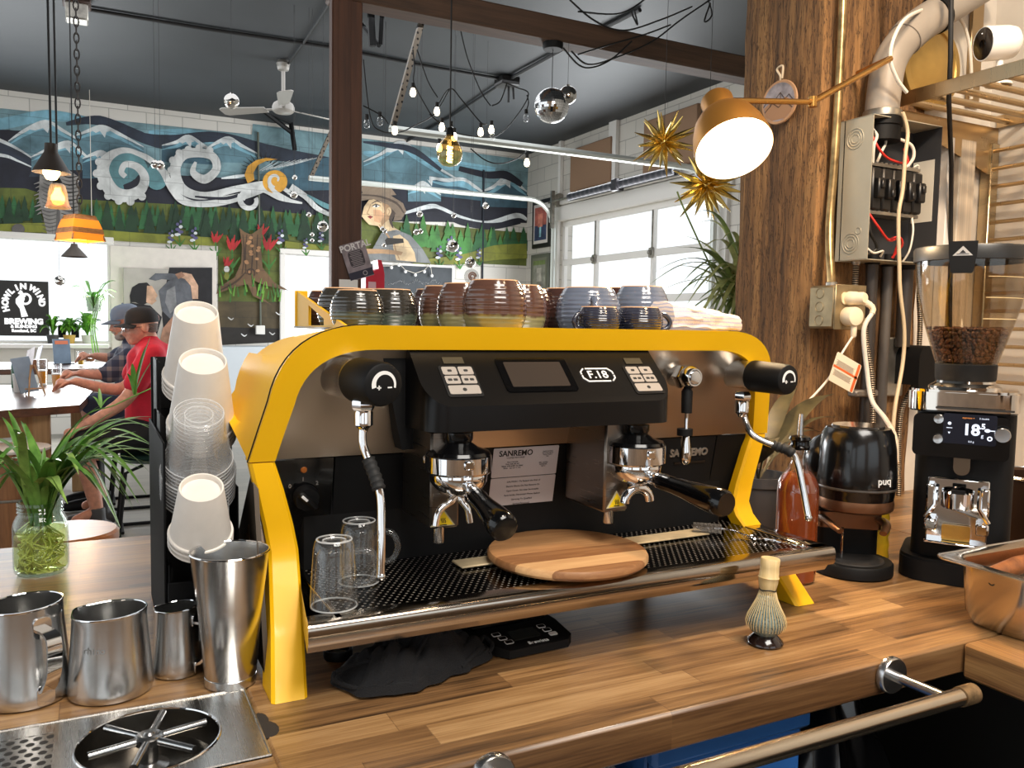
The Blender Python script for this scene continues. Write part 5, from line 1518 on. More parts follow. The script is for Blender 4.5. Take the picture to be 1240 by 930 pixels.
def stack(topc, axis, rb, rr, L, n, step, mt, lab_top, lab_n, cat, group, seg=40, prof=None, name='paper_cup'):
 A = V(axis).normalized()
 first = None
 for k in range(n):
  base = V(topc) - A * L - A * (step * k)
  mb = MB(); mb.lathe(prof or paper_cup_mesh(rb, rr, L), seg)
  if k == 0:
   t = thing(name, lab_top, cat, base, group)
   bits = [mb.build('cup_shell', mt, None)]
   if mt == PLASTIC:
    for rr_, zz_ in ((rr + .0015, .0016), (rr - .0025, .022), (rb - .001, L - .001), (rb * .55, L - .0036)): bits.append(MB().tube([(rr_ * cos(a), rr_ * sin(a), zz_) for a in [2 * pi * i / 40 for i in range(40)]], .0008, 5, closed=True).build('cup_highlight_ring', RIM_HL, None))  # milky rings paint the bright ring highlights of the clear cups
   for o in bits: o.parent = t; o.location = (0, 0, 0)
   t.rotation_euler = A.to_track_quat('Z', 'Y').to_euler()
   first = t
  else:
   c = first.copy(); COL.objects.link(c); c.location = base; c['label'] = lab_n
   for ch in [x for x in D.objects if x.parent == first]:
    q = ch.copy(); COL.objects.link(q); q.parent = c
ax = (.10, -.50, .86)
stack(at(238, 378, Y=1.245), (-.03, -.56, .83), .0295, .043, .112, 4, .008, PAPER, 'white paper cup, upturned, top one of the tallest stack at the back of the dispenser', 'white paper cup nested in the tallest stack at the back of the dispenser', 'paper cup', 'paper cups in the back stack')
stack(at(246, 437, Y=1.165), (-.04, -.55, .83), .0303, .044, .108, 4, .008, PAPER, 'white paper cup, upturned, top one of the middle stack above the clear cups', 'white paper cup nested in the middle stack above the clear cups', 'paper cup', 'paper cups in the middle stack')
L = .098; rb, rr = .031, .046
pp = [(rr - .0004, .001), (rr + .0022, 0), (rr + .0028, .0018), (rr + .0012, .0034), (rr - .001, .004), (rr - .0025, .022), (rr - .004, .0235)] + [(rr - .004 - (rr - .004 - rb) * t, .0235 + (L - .0335) * t) for t in (.25, .5, .75)] + [(rb + .001, L - .01), (rb + .0006, L - .002), (rb - .002, L), (rb - .006, L), (rb - .008, L - .003), (rb * .55, L - .0035), (rb * .5, L - .002), (0, L - .002)]
stack(at(241, 499, Y=1.115), (-.04, -.53, .85), rb, rr, L, 8, .0062, PLASTIC, 'clear plastic cup, upturned, top one of the clear stack', 'clear plastic cup nested in the clear stack between the paper cups', 'plastic cup', 'clear plastic cups in the dispenser', prof=pp, name='plastic_cup')
stack(at(244, 590, Y=1.075), (-.04, -.52, .85), .0265, .0375, .078, 3, .008, PAPER, 'small white paper cup, upturned, top one of the lowest stack beside the tall tin', 'small white paper cup nested in the lowest stack beside the tall tin', 'paper cup', 'small paper cups in the lowest stack')
# jar and spider plant
jp = V((-.0885, 1.645, CT))
JG = thin_glass('jar_glass', (238, 246, 240), .05, .03, .6)
jt = thing('mason_jar', 'clear glass jar of water holding a rooted spider plant cutting on the bar', 'jar', jp)
JR = .0435
MB().lathe([(0, .004), (JR * .7, .003), (JR * .85, .0005), (JR * .96, .005), (JR, .014), (JR, .082), (JR * .97, .092), (JR * .86, .102), (JR * .80, .106), (JR * .80, .109), (JR * .84, .110), (JR * .80, .113), (JR * .84, .116), (JR * .80, .119), (JR * .84, .122), (JR * .82, .127), (JR * .78, .127), (JR * .76, .106), (JR * .9, .092), (JR * .95, .08)], 44, tuple(jp)).build('jar_glass', JG, jt)
MB().lathe([(0, .006), (JR * .8, .006), (JR * .94, .012), (JR * .955, .078), (0, .078)], 36, tuple(jp)).build('water', thin_glass('water', (232, 236, 200), .03, .02, .2), jt)
LEAF = NT('spider_leaf'); n = LEAF
n.base(n.ramp(n.noise(n.coords((1, 1, 1)), 30, 3), [(.3, (66, 112, 40)), (.7, (120, 168, 76))])); n.b.inputs['Roughness'].default_value = .4; n.b.inputs['Transmission Weight'].default_value = 0
n.b.inputs['Subsurface Weight'].default_value = .0
LEAF = LEAF.m
LEAF2 = mat('spider_leaf_pale', (134, 166, 84), .45, var=.2, vscale=40)
ROOT = mat('pale_root', (222, 222, 158), .55, var=.12, vscale=60)
rl = random.Random(31)
pt = thing('spider_plant', 'leafy spider plant cutting with pale roots growing out of the glass jar', 'plant', jp + V((0, 0, .02)))
lm = MB()
top = jp + V((0, 0, .122))
def leaf(mb, base, tip, arch, w, n=11, droop=0.0, mi=0):
 base, tip = V(base), V(tip); P_ = []
 for i in range(n + 1):
  t = i / n
  p = base.lerp(tip, t) + V((0, 0, arch * sin(pi * t) - droop * t * t))
  P_.append(p)
 W = [w * min(1, .45 + t * 3) * (1 - t ** 3) ** .8 + .0003 for t in [i / n for i in range(n + 1)]]
 mb.ribbon(P_, W, mi=mi)
tips = [(-30, 560, 1.5, .03), (-20, 590, 1.6, .05), (10, 497, 1.72, .02), (16, 520, 1.55, .03), (-8, 530, 1.7, .02), (38, 566, 1.78, .02), (62, 560, 1.5, .02), (30, 512, 1.8, .01), (-34, 640, 1.6, .06),
  (146, 640, 1.62, .085), (146, 640, 1.56, .07), (172, 588, 1.6, .055), (190, 545, 1.70, .03), (162, 560, 1.62, .03), (190, 565, 1.75, .04), (186, 540, 1.5, .045), (134, 522, 1.75, .02), (112, 515, 1.7, .03), (170, 530, 1.8, .02),
  (160, 612, 1.74, .07), (178, 600, 1.52, .07), (150, 600, 1.8, .05), (88, 545, 1.85, .02), (104, 575, 1.52, .04), (120, 585, 1.85, .04), (20, 580, 1.8, .03), (-10, 610, 1.72, .05), (76, 600, 1.5, .03), (52, 548, 1.66, .0), (196, 520, 1.62, .05), (138, 498, 1.68, .02), (192, 505, 1.82, .04)]
tips += [(x + rl.uniform(-14, 14), y + rl.uniform(-12, 14), Y + rl.uniform(-.08, .08), ar * 1.2) for x, y, Y, ar in tips[:33]]
for px, py, Y, ar in tips:
 tip = at(px, py, Y=Y)
 a = rl.uniform(0, 2 * pi); b = jp + V((.014 * cos(a), .014 * sin(a), .085)); mid = top + V((.02 * cos(a), .02 * sin(a), 0))
 q = [b]; dx = (tip - mid)
 for i in range(1, 13):
  t = i / 12
  q.append(mid + dx * t + V((0, 0, ar * 1.25 * sin(pi * min(1, t * 1.0)) )))
 W = [.003] + [.0070 * min(1, .5 + t * 2.5) * (1 - t ** 3) ** .8 + .0003 for t in [i / 12 for i in range(1, 13)]]
 lm.ribbon(q, W, side=V((-.89, .45, 0)).cross(V((0, 0, 1))) if False else None, mi=0 if rl.random() < .8 else 1)
for k in range(24):
 a = rl.uniform(0, 2 * pi); l_ = rl.uniform(.03, .085); b = jp + V((.013 * cos(a), .013 * sin(a), .09))
 leaf(lm, b, top + V((l_ * cos(a), l_ * sin(a), rl.uniform(.03, .10))), .02, .0055)
lm.build('leaves', [LEAF, LEAF2], pt)
st_ = MB(); stem = bez([top, at(95, 512, Y=1.66), at(140, 490, Y=1.64), at(188, 468, Y=1.62)], 8)
st_.tube(stem, .0012, 6)
o_ = at(163, 478, Y=1.63)
for px, py in ((182, 408), (176, 420), (190, 430), (160, 440), (154, 452)): leaf(st_, o_, at(px, py, Y=1.62), .006, .0052)
o2 = at(122, 494, Y=1.64)
for px, py in ((120, 470), (136, 480), (112, 480)): leaf(st_, o2, at(px, py, Y=1.65), .004, .003)
st_.build('runner', LEAF, pt)
rts = MB()
for k in range(46):
 a = rl.uniform(0, 2 * pi); z = rl.uniform(.055, .085); p = jp + V((.012 * cos(a), .012 * sin(a), z + .012)); P_ = [p]
 ang = rl.uniform(0, 2 * pi); zz_ = z
 for i in range(8):
  ang += rl.uniform(-.9, .9); zz_ = max(.008, zz_ - rl.uniform(.003, .016))
  rr_ = rl.uniform(.014, JR * .88); P_.append(jp + V((rr_ * cos(ang), rr_ * sin(ang), zz_)))
 rts.tube(bez(P_, 4), [.0013] * 33, 5, caps=False)
rts.build('roots', ROOT, pt)
# syrup bottle
bp = V((1.118, 1.068, CT))
bo_ = thing('syrup_bottle', 'amber syrup bottle with steel pourer behind the right end of the drip tray', 'bottle', bp)
SYR = NT('amber_syrup'); SYR.base((150, 62, 24)); SYR.b.inputs['Roughness'].default_value = .06; SYR.b.inputs['Coat Weight'].default_value = .6
SYR.base(SYR.ramp(SYR.noise(SYR.coords((1, 1, .5)), 12, 3), [(.3, (96, 42, 18)), (.7, (126, 60, 28))]))
MB().lathe([(0, .001), (.031, .001), (.0355, .006), (.036, .015), (.036, .165), (.034, .178), (.028, .190), (.02, .198), (0, .199)], 32, tuple(bp)).build('syrup', SYR.m, bo_)
MB().lathe([(.0365, .165), (.0345, .179), (.028, .192), (.0185, .205), (.0145, .216), (.0135, .240), (.0148, .242), (.0148, .246), (.012, .247)], 28, tuple(bp)).build('bottle_neck', GLASS, bo_)
MB().lathe([(0, .238), (.016, .238), (.0175, .243), (.0155, .247), (.0155, .253), (.0185, .256), (.0165, .261), (.006, .264), (0, .264)], 24, tuple(bp)).build('stopper', BLACKG, bo_)
MB().tube([bp + V((0, 0, .262)), bp + V((0, 0, .276)), bp + V((.001, 0, .301))], [.0052, .0045, .0036], 12).build('pourer', SATIN, bo_)
# grey pot with a broad leaved plant
pp_ = V((1.245, 1.30, CT))
pot = thing('plant_pot', 'grey plant pot on a terracotta saucer behind the right leg of the machine', 'plant pot', pp_)
MB().lathe([(0, .012), (.052, .012), (.056, .02), (.064, .105), (.064, .125), (.068, .126), (.068, .146), (.062, .146), (.06, .12), (0, .118)], 36, tuple(pp_)).build('pot_body', mat('grey_pot', (62, 60, 60), .5), pot)
MB().lathe([(0, 0), (.062, 0), (.072, .016), (.070, .018), (.06, .012), (0, .012)], 36, tuple(pp_)).build('saucer', mat('terracotta', (140, 82, 60), .7), pot)
pl3 = thing('potted_plant', 'plant with dull brown green leaves in the grey pot, beside the timber pillar', 'plant', pp_ + V((0, 0, .118)))
lv = MB()
for px, py, Y, w in ((1010, 477, 1.40, .026), (1014, 505, 1.34, .010), (905, 505, 1.3, .02), (900, 560, 1.25, .03), (965, 470, 1.4, .02), (985, 520, 1.42, .022), (940, 540, 1.2, .024), (1000, 525, 1.3, .012)):
 b_ = pp_ + V((0, 0, .13)); e_ = at(px, py, Y=Y); q = []
 for i in range(11):
  t = i / 10; q.append(b_.lerp(e_, t) + V((0, 0, .045 * sin(pi * t))))
 lv.ribbon(q, [w * sin(pi * min(1, .06 + t)) ** .8 * .9 + .001 if i > 2 else .002 for i, t in enumerate([k / 10 for k in range(11)])])
lv.build('leaves', mat('dull_leaf', (60, 54, 34), .5, var=.35, vscale=20), pl3)
# tamping machine
tc_ = V((1.262, 1.066, CT))
PQ = thing('tamping_machine', 'black dome topped electric coffee tamper between the syrup bottle and the grinder', 'coffee tamper', tc_)
vx = V((.80, -.60, 0)); vy = V((.60, .80, 0))       # right and back of the appliance
Mq = mtx(tc_, (0, 0, 1), vx)
MB().lathe([(0, 0), (.068, 0), (.0715, .003), (.0715, .021), (.069, .0245), (0, .0245)], 48, tuple(tc_)).build('base_disc', BLACKM, PQ)
MB().lathe([(0, .0245), (.056, .0245), (.055, .0265), (0, .0265)], 40, tuple(tc_), sx=1.0).build('base_mat', mat('mat_grey', (40, 36, 33), .7, bump=.2, bscale=200), PQ)
MB().prism(rrect(.115, .05, .018), .02, .165, M=Mq @ Matrix.Translation((-.004, .052, 0))).build('column', BLACKM, PQ)
hd = MB().lathe([(.066, .142), (.0675, .150), (.0685, .158), (.0705, .164), (.0705, .185), (.067, .235), (.062, .262), (.056, .272), (.030, .276), (0, .2765)], 48, tuple(tc_))
hd.ball((-.040, .034, .20), (.050, .05, .058), 24, 14, M=Mq)
ho = hd.build('head', mat('head_black', (10, 10, 11), .2, coat=.2), PQ)
MB().lathe([(.0, .2768), (.046, .2768), (.047, .2735)], 36, tuple(tc_)).build('head_cap', mat('cap_sheen', (40, 37, 34), .16, coat=.6), ho)
MB().lathe([(.0708, .166), (.0714, .1645), (.0714, .1625), (.07, .161)], 48, tuple(tc_)).build('head_seam', mat('seam_grey', (60, 54, 48), .3), ho)
text('maker_lettering', 'puq', .019, mtx(Mq @ V((.034, -.0622, .183)), Mq.to_3x3() @ V((.46, -.88, .06)), Mq.to_3x3() @ V((.88, .46, 0))), WTEXT, ho, ext=.0008)
MB().lathe([(.062, .120), (.0665, .124), (.0675, .134), (.066, .142), (.058, .142)], 48, tuple(tc_)).build('bronze_ring', mat('bronze', (126, 88, 62), .34, .85), PQ)
fk = MB()
BRZ = mat('bronze_fork', (120, 86, 62), .36, .85)
out_ = [(.066 * cos(a) * 1.0, .066 * sin(a) * 1.0) for a in [radians(q) for q in range(-248, 69, 8)]]
for sg in (-1, 1):
 P_ = [Mq @ V((sg * x, y, z)) for x, y, z in ((.050, .05, .074), (.053, .03, .092), (.052, -.01, .097), (.047, -.04, .095), (.036, -.062, .089))]
 fk.tube(bez(P_, 6), [.0105 - .0035 * i / 24 for i in range(25)], 12, flat=.7)
fk.prism(rrect(.115, .03, .01), .075, .105, M=Mq @ Matrix.Translation((0, .04, 0)))
fk.build('portafilter_fork', BRZ, PQ)
MB().tube([Mq @ V((-.022, -.012, .028)), Mq @ V((-.022, -.012, .086))], .0022, 8).build('guide_pin', CHROME, PQ)
ky = thing('coffee_bag', 'yellow coffee bag with round printed emblem, standing behind the tamper', 'coffee bag', at(1066, 672, Y=1.16))
yb = MB(); Mb_ = mtx(V((1.385, 1.13, CT)), (0, 0, 1), (.83, -.56, 0)); rows = []
for j in range(13):
 z = .001 + .155 * j / 12; t = j / 12; row = []
 for i in range(24):
  a = 2 * pi * i / 24
  w_ = .036 * (1 - .08 * t) ; d_ = .022 * (1 - t ** 3 * .85)
  row.append(Mb_ @ V((w_ * math.copysign(abs(cos(a)) ** .5, cos(a)) + .002 * sin(9 * z * 30), d_ * math.copysign(abs(sin(a)) ** .7, sin(a)) + .0015 * sin(j * 2 + i), z)))
 rows.append(row + [row[0]])
yb.sheet(rows); yb.poly(rows[0][:-1]); yb.poly(rows[-1][:-1])
ky.location = (1.385, 1.13, CT); ORG[ky.name] = V((1.385, 1.13, CT))
ybo = yb.build('bag_body', mat('yellow_bag', (204, 164, 34), .4, var=.08, vscale=30, bump=.3, bscale=40), ky)
ec = Mb_ @ V((-.006, -.0245, .067)); en = Mb_.to_3x3() @ V((0, -1, 0)); ex = Mb_.to_3x3() @ V((1, 0, 0))
Me = mtx(ec, en, ex)
for k, ch in enumerate('ROSSLAND COFFEE'):
 a = radians(205 - k * 24); text('emblem_lettering', ch, .0062, Me @ Matrix.Translation((.017 * cos(a), .017 * sin(a), .0003)) @ Matrix.Rotation(a - pi / 2, 4, 'Z'), KTEXT, ky) if ch != ' ' else None
em = MB()
for k in range(9):
 a = pi * k / 8; em.box((.0075 * cos(a), .0055 * sin(a) - .001, 0), (.0012, .004, .0006), M=Me, rz=a - pi / 2)
em.lathe([(.0058, 0), (.0066, 0), (.0066, .0005), (.0058, .0005)], 20, M=Me @ Matrix.Translation((0, -.001, 0)))
em.build('bag_emblem', KTEXT, ky)
# grinder
gxd = V((.545, -.839, 0)); gyd = V((.839, .545, 0))
g0 = V((1.352, .926, CT)) + gyd * .098
GR = thing('coffee_grinder', 'tall black coffee grinder with lit display and bean hopper at the right', 'coffee grinder', g0)
Mg = mtx(g0, (0, 0, 1), gxd)
def gm(mb, name, mt, parent=GR): return mb.build(name, mt, parent)
def ghit(px, py, dist):
 """point on the grinder's front plane, dist metres in front of its axis"""
 return plane_at(px, py, g0 - gyd * dist, gyd)
fb = MB().prism(rrect(.182, .19, .05), .001, .038, M=Mg); fb.prism(rrect(.178, .186, .05), .038, .043, M=Mg); gm(fb, 'foot', BLACKM)
bd2 = MB().prism(rrect(.158, .168, .028), .04, .312, M=Mg @ Matrix.Translation((.006, .012, 0))); gm(bd2, 'body', BLACKM)
gm(MB().prism(rrect(.172, .178, .034), .308, .312, M=Mg @ Matrix.Translation((.0, .006, 0))), 'body_seam', BLACKG)
MIR = mat('mirror_band', (214, 206, 196), .05, 1)
tb2 = MB().prism(rrect(.178, .186, .04), .312, .344, M=Mg).prism(rrect(.17, .178, .04), .344, .348, M=Mg); gm(tb2, 'top_ring', MIR)
# display head
dz = ghit(1178, 520, .095)
hb = MB().prism(rrect(.15, .075, .010), 0, .024, M=mtx(g0 - gyd * .076 + V((0, 0, .268)), -gyd, gxd)); hbo = gm(hb, 'display_housing', BLACKG)
FP = .1005
sc0, sc1 = ghit(1143, 500, FP), ghit(1206, 541, FP)
sw2 = (sc1 - sc0).dot(gxd); sh2 = sc0.z - sc1.z
Msc = mtx((sc0 + sc1) / 2, -gyd, gxd)
MB().prism(rrect(sw2, sh2, .003), 0, .0006, M=Msc).build('display_screen', mat('lcd_blue_black', (10, 12, 20), .2, emit=.25, ec=(14, 20, 40)), hbo)
LIT = emis('lit_white', (235, 240, 255), 1.1); LITO = emis('lit_orange', (255, 150, 60), 1.0)
sct = lambda s_, sz, x, y, mt=LIT, b=0.0: text('screen_lettering', s_, sz, Msc @ Matrix.Translation((x * sw2, y * sh2, .0009)), mt, hbo, ext=.0001, bold=b)
sct('18', .027, .03, -.02, b=.0009); sct('.5', .013, .235, .12, b=.0005); sct('g', .009, .24, -.18); sct('espresso +', .0042, -.03, .38, LITO); sct('2 double', .0042, .26, .38); sct('0.0 g', .0045, .04, -.40)
ic = MB()
ic.box((-.38 * sw2, .02 * sh2, .0008), (.009, .001, .0004), M=Msc); ic.lathe([(0, .0010), (.0028, .001), (.0028, .0006)], 12, M=Msc @ Matrix.Translation((-.38 * sw2, .17 * sh2, 0))); ic.lathe([(0, .0010), (.0024, .001), (.0024, .0006)], 3, M=Msc @ Matrix.Translation((-.38 * sw2, -.14 * sh2, 0)) @ Matrix.Rotation(-pi / 2, 4, 'Z'))
ic.box((.41 * sw2, 0, .0008), (.014, .0016, .0004), M=Msc); ic.lathe([(0, .0010), (.0045, .001), (.0045, .0006)], 16, M=Msc @ Matrix.Translation((.33 * sw2, .0, 0)), sy=.7)
ic.lathe([(.002, .0010), (.0042, .001), (.0042, .0006)], 16, M=Msc @ Matrix.Translation((.38 * sw2, -.26 * sh2, 0)))
ic.build('screen_icons', LIT, hbo)
for (px, py, r_) in ((1137, 507, .0085), (1136, 531, .0085)):
 MB().lathe([(r_, 0), (r_, .006), (r_ * .9, .008), (r_ * .3, .0072), (0, .007)], 24, M=mtx(ghit(px, py, FP), -gyd, gxd)).build('push_button', SATIN, hbo)
MB().lathe([(.006, 0), (.006, .008), (.0125, .010), (.0125, .022), (.0115, .024), (0, .0235)], 28, M=mtx(ghit(1214, 526, FP), -gyd, gxd)).build('dial_knob', SATIN, hbo)
MB().prism(rrect(.12, .0035, .001), 0, .0008, M=mtx(ghit(1180, 496, FP), -gyd, gxd)).build('display_trim', mat('trim_line', (90, 84, 78), .3, 1), hbo)
# chute and portafilter holder
gc = ghit(1165, 560, .078)
gm(MB().prism(rrect(.026, .042, .0125), 0, .016, M=mtx(gc, -gyd, gxd)), 'chute', mat('chute_bronze', (120, 104, 88), .3, 1))
hm = MB(); hc = ghit(1159, 618, .078); Mh = mtx(hc, -gyd, gxd)
hm.box((0, 0, .004), (.096, .115, .008), bev=.002, M=Mh)
for sg in (-1, 1):
 hm.box((sg * .042, .022, .016), (.014, .05, .026), bev=.003, M=Mh); hm.box((sg * .040, -.024, .02), (.020, .020, .034), bev=.003, M=Mh)
 hm.tube([(sg * .049, -.012, .034), (sg * .034, .012, .03), (sg * .034, .042, .022)], .004, 8, M=Mh)
hm.lathe([(.0, -.002), (.024, -.002), (.026, .0), (.026, .026), (.024, .028)], 28, M=Mh @ Matrix.Translation((0, .010, .018)) @ Matrix.Rotation(-pi / 2, 4, 'X'), a0=0, a1=2 * pi)
hm.box((0, -.0555, .014), (.100, .005, .036), bev=.002, M=Mh)
hmo = gm(hm, 'portafilter_holder', CHROME)
MB().prism(rrect(.045, .028, .003), .012, .016, M=Mh @ Matrix.Translation((0, -.038, 0))).build('holder_plate', mat('gold_plate', (220, 176, 92), .22, 1), hmo)
MB().prism(rrect(.022, .007, .002), 0, .004, M=mtx(ghit(1160, 596, .122), -gyd, gxd)).build('sensor', BLACKM, hmo)
# hopper
HC = Mg @ V((0, .0, 0)); hz0 = .362
gm(MB().lathe([(.062, .346), (.060, .352), (.050, .358), (.048, .364)], 40, M=Mg), 'hopper_neck', MIR)
gm(MB().lathe([(0, .36), (.0475, .36), (.0505, .366), (.0515, .392), (.049, .394), (.046, .394)], 44, M=Mg), 'hopper_collar', BLACKM)
HG = thin_glass('hopper_plastic', (236, 230, 220), .05, .05, .4)
hp = [(.0505, .392), (.056, .41), (.067, .445), (.078, .482), (.087, .52), (.092, .555), (.094, .585)]
gm(MB().lathe(hp + [(.0925, .585), (.0905, .555), (.0855, .52), (.0765, .482), (.0655, .445), (.0545, .41), (.049, .393)], 56, M=Mg), 'hopper', HG)
gm(MB().lathe([(.0945, .578), (.0965, .579), (.0975, .6), (.095, .604), (.06, .606), (0, .606)], 56, M=Mg), 'hopper_lid', mat('lid_black', (28, 27, 26), .4))
ckm = mtx(g0 - gyd * .0965 + V((0, 0, .59)) - gxd * .012, -gyd, gxd)
cl = MB().prism([(-.0225, .018), (.0225, .018), (.0215, -.006), (.0175, -.034), (.015, -.037), (-.015, -.037), (-.0175, -.034), (-.0215, -.006)], 0, .006, M=ckm); clo = gm(cl, 'hopper_clip', BLACKM)
tri = MB().prism([(-.0155, -.007), (.0155, -.007), (0, .0095)], .006, .0066, M=ckm); tri.build('clip_emblem', mat('emblem_silver', (196, 190, 182), .4, .5), clo)
tk = MB(); tk.box((0, -.0042, .0068), (.019, .0009, .0005), M=ckm); tk.prism([(-.005, -.0028), (.005, -.0028), (0, .003)], .0066, .007, M=ckm); tk.build('emblem_mark', KTEXT, clo)
gk = MB()
for z, a0, a1 in ((.475, -.2, 1.0), (.512, -.2, 1.0), (.548, -.2, 1.0)):
 r_ = .0935 - (.585 - z) * .12 - max(0, .52 - z) * .13
 r_ = [p for p in hp]
 def rad(zq):
  for (r0, z0), (r1, z1) in zip(hp, hp[1:]):
   if z0 <= zq <= z1: return r0 + (r1 - r0) * (zq - z0) / (z1 - z0)
  return .094
 gk.tube([Mg @ V((rad(z) * cos(a) * .992, rad(z) * sin(a) * .992, z)) for a in [-1.25 + 1.1 * k / 12 for k in range(13)]], .0008, 5)
gk.build('level_lines', mat('level_line', (226, 206, 160), .4), bpy.data.objects['hopper'])
# beans: nobody could count them
bn = MB(); rbn = random.Random(12)
def bean(c, q, s_):
 Mb = Matrix.Translation(c) @ q.to_matrix().to_4x4()
 vs = []; fs = []
 nu, nv = 8, 5
 mb = MB(); mb.ball((0, 0, 0), (.0052 * s_, .0038 * s_, .0029 * s_), 8, 6)
 bn.add(mb.v, mb.f, 0, Mb)
 bn.box((0, 0, .0027 * s_), (.0085 * s_, .0007, .0006), 1, M=Mb)
from mathutils import Quaternion
for lev in range(9):
 z = .400 + lev * .0062
 R_ = rad(z) - .0065
 cnt = int(2 * pi * R_ / .0088)
 for i in range(cnt):
  a = 2 * pi * (i + .5 * (lev % 2)) / cnt + rbn.uniform(-.05, .05)
  nrm = V((cos(a), sin(a), 0))
  q = nrm.to_track_quat('Z', 'Y') @ Quaternion((0, 0, 1), rbn.uniform(0, pi))
  q = q @ Quaternion((1, 0, 0), rbn.uniform(-.5, .5))
  bean(Mg @ V((R_ * cos(a), R_ * sin(a), z + rbn.uniform(-.002, .002))), Mg.to_quaternion() @ q, rbn.uniform(.9, 1.12))
for i in range(150):
 r_ = (rad(.456) - .006) * sqrt(rbn.random()); a = rbn.uniform(0, 2 * pi)
 bean(Mg @ V((r_ * cos(a), r_ * sin(a), .4555 + rbn.uniform(-.002, .003))), Quaternion((0, 0, 1), rbn.uniform(0, 6)) @ Quaternion((1, 0, 0), rbn.uniform(-.5, .5)), 1)
core = MB().lathe([(0, .396), (.045, .396), (rad(.45) - .0125, .452), (0, .453)], 24, M=Mg); bn.add(core.v, core.f, 1)
bb = bn.build('coffee_beans', [mat('roasted_bean', (96, 60, 38), .38, var=.25, vscale=120), mat('bean_crease', (36, 20, 12), .6)], origin=Mg @ V((0, 0, .396)))
tag(bb, 'roasted coffee beans filling the lower part of the grinder hopper', 'coffee beans', kind='stuff')
# steel pan at the right edge
pn = thing('steam_pan', 'stainless steam pan at the right edge, standing at the corner of the two worktops', 'steam pan', (1.33, .75, CT))
px0, px1, py0, py1, ph = 1.172, 1.497, .662, .838, .1005
pm = MB()
def ring(x0, x1, y0, y1, r_, z, n=6): return [V((p[0] + (x0 + x1) / 2, p[1] + (y0 + y1) / 2, z)) for p in rrect(x1 - x0, y1 - y0, r_, n)]
i_ = .0285
seq = [ring(px0, px1, py0, py1, .022, CT + ph - .003), ring(px0 - .0005, px1 + .0005, py0 - .0005, py1 + .0005, .022, CT + ph), ring(px0 + .018, px1 - .018, py0 + .018, py1 - .018, .03, CT + ph + .0005), ring(px0 + .0225, px1 - .0225, py0 + .0225, py1 - .0225, .03, CT + ph - .003),
       ring(px0 + .026, px1 - .026, py0 + .026, py1 - .026, .035, CT + .02), ring(px0 + .036, px1 - .036, py0 + .036, py1 - .036, .03, CT + .004)]
pm.sheet([r_ + [r_[0]] for r_ in seq]); pm.poly(seq[-1])
out = [ring(px0 + .0215, px1 - .0215, py0 + .0215, py1 - .0215, .031, CT + ph - .004), ring(px0 + .025, px1 - .025, py0 + .025, py1 - .025, .036, CT + .02), ring(px0 + .035, px1 - .035, py0 + .035, py1 - .035, .03, CT + .001)]
pm.sheet([r_ + [r_[0]] for r_ in out]); pm.poly(out[-1])
pm.build('pan_body', brushed('pan_steel', (196, 186, 172), .2, (3, 3, 40), .12), pn)
MB().lathe([(.0055, 0), (.0055, .001), (.0035, .001), (.0035, .0002), (.0018, .0002), (.0018, .001), (0, .001)], 20, M=mtx((px0 + .0235, .755, CT + .078), (-1, 0, .04))).build('stamped_mark', KTEXT, pn)
MB().tube([ring(px0, px1, py0, py1, .022, CT + ph - .0005)[k] for k in range(28)], .0022, 8, closed=True).build('rolled_edge', STEEL, pn)
wh2 = MB().tube([(1.225, .775, CT + .080), (1.31, .785, CT + .083), (1.42, .79, CT + .080)], [.012, .0145, .013], 14)
wh2.tube([(1.42, .79, CT + .08), (1.45, .79, CT + .04), (1.45, .785, CT + .006)], [.006, .006, .006], 10).tube([(1.235, .775, CT + .08), (1.235, .775, CT + .006)], .006, 10)
wo_ = tag(wh2.build('wooden_handle', wood('brush_handle_wood', (96, 54, 28), (140, 86, 46), axis=1, scale=1.4, rough=.5), origin=(1.3, .78, CT + .006)), 'brown wooden tool handle lying inside the steel pan', 'tool handle')
# dark object behind the grinder
kbx = thing('knock_box', 'dark bin with steel rim standing against the wall behind the grinder at the right edge', 'knock box', (1.72, 1.05, CT))
MB().lathe([(0, 0), (.085, 0), (.09, .01), (.09, .16), (.086, .165), (.08, .16), (.08, .02), (0, .015)], 32, (1.72, 1.0, CT)).build('bin_shell', mat('dark_bronze', (58, 40, 28), .35, .6), kbx)
MB().tube([(1.72 + .09 * cos(a), 1.0 + .09 * sin(a), CT + .163) for a in [2 * pi * k / 32 for k in range(32)]], .004, 6, closed=True).build('bin_rim', SATIN, kbx)
# electrics on the end wall
YW = 1.545
bxx0, bxx1, byf, bz0, bz1 = 1.712, 1.968, 1.445, 1.548, 1.90
eb = thing('breaker_box', 'open grey breaker box with wiring showing, on the wall right of the timber pillar', 'breaker box', ((bxx0 + bxx1) / 2, YW, bz0))
GREYB = mat('box_grey', (172, 166, 148), .5, .2, var=.05, vscale=6)
ebm = MB()
ebm.box((bxx0 + .001, (byf + YW) / 2, (bz0 + bz1) / 2), (.002, YW - byf, bz1 - bz0))
ebm.box((bxx1 - .001, (byf + YW) / 2, (bz0 + bz1) / 2), (.002, YW - byf, bz1 - bz0), 1)
ebm.box(((bxx0 + bxx1) / 2, YW - .014, (bz0 + bz1) / 2), (bxx1 - bxx0, .003, bz1 - bz0), 1)
for z in (bz0, bz1): ebm.box(((bxx0 + bxx1) / 2, (byf + YW) / 2, z), (bxx1 - bxx0, YW - byf, .002))
ebm.build('box_shell', [GREYB, mat('box_inside', (52, 52, 54), .6)], eb)
ko = MB()
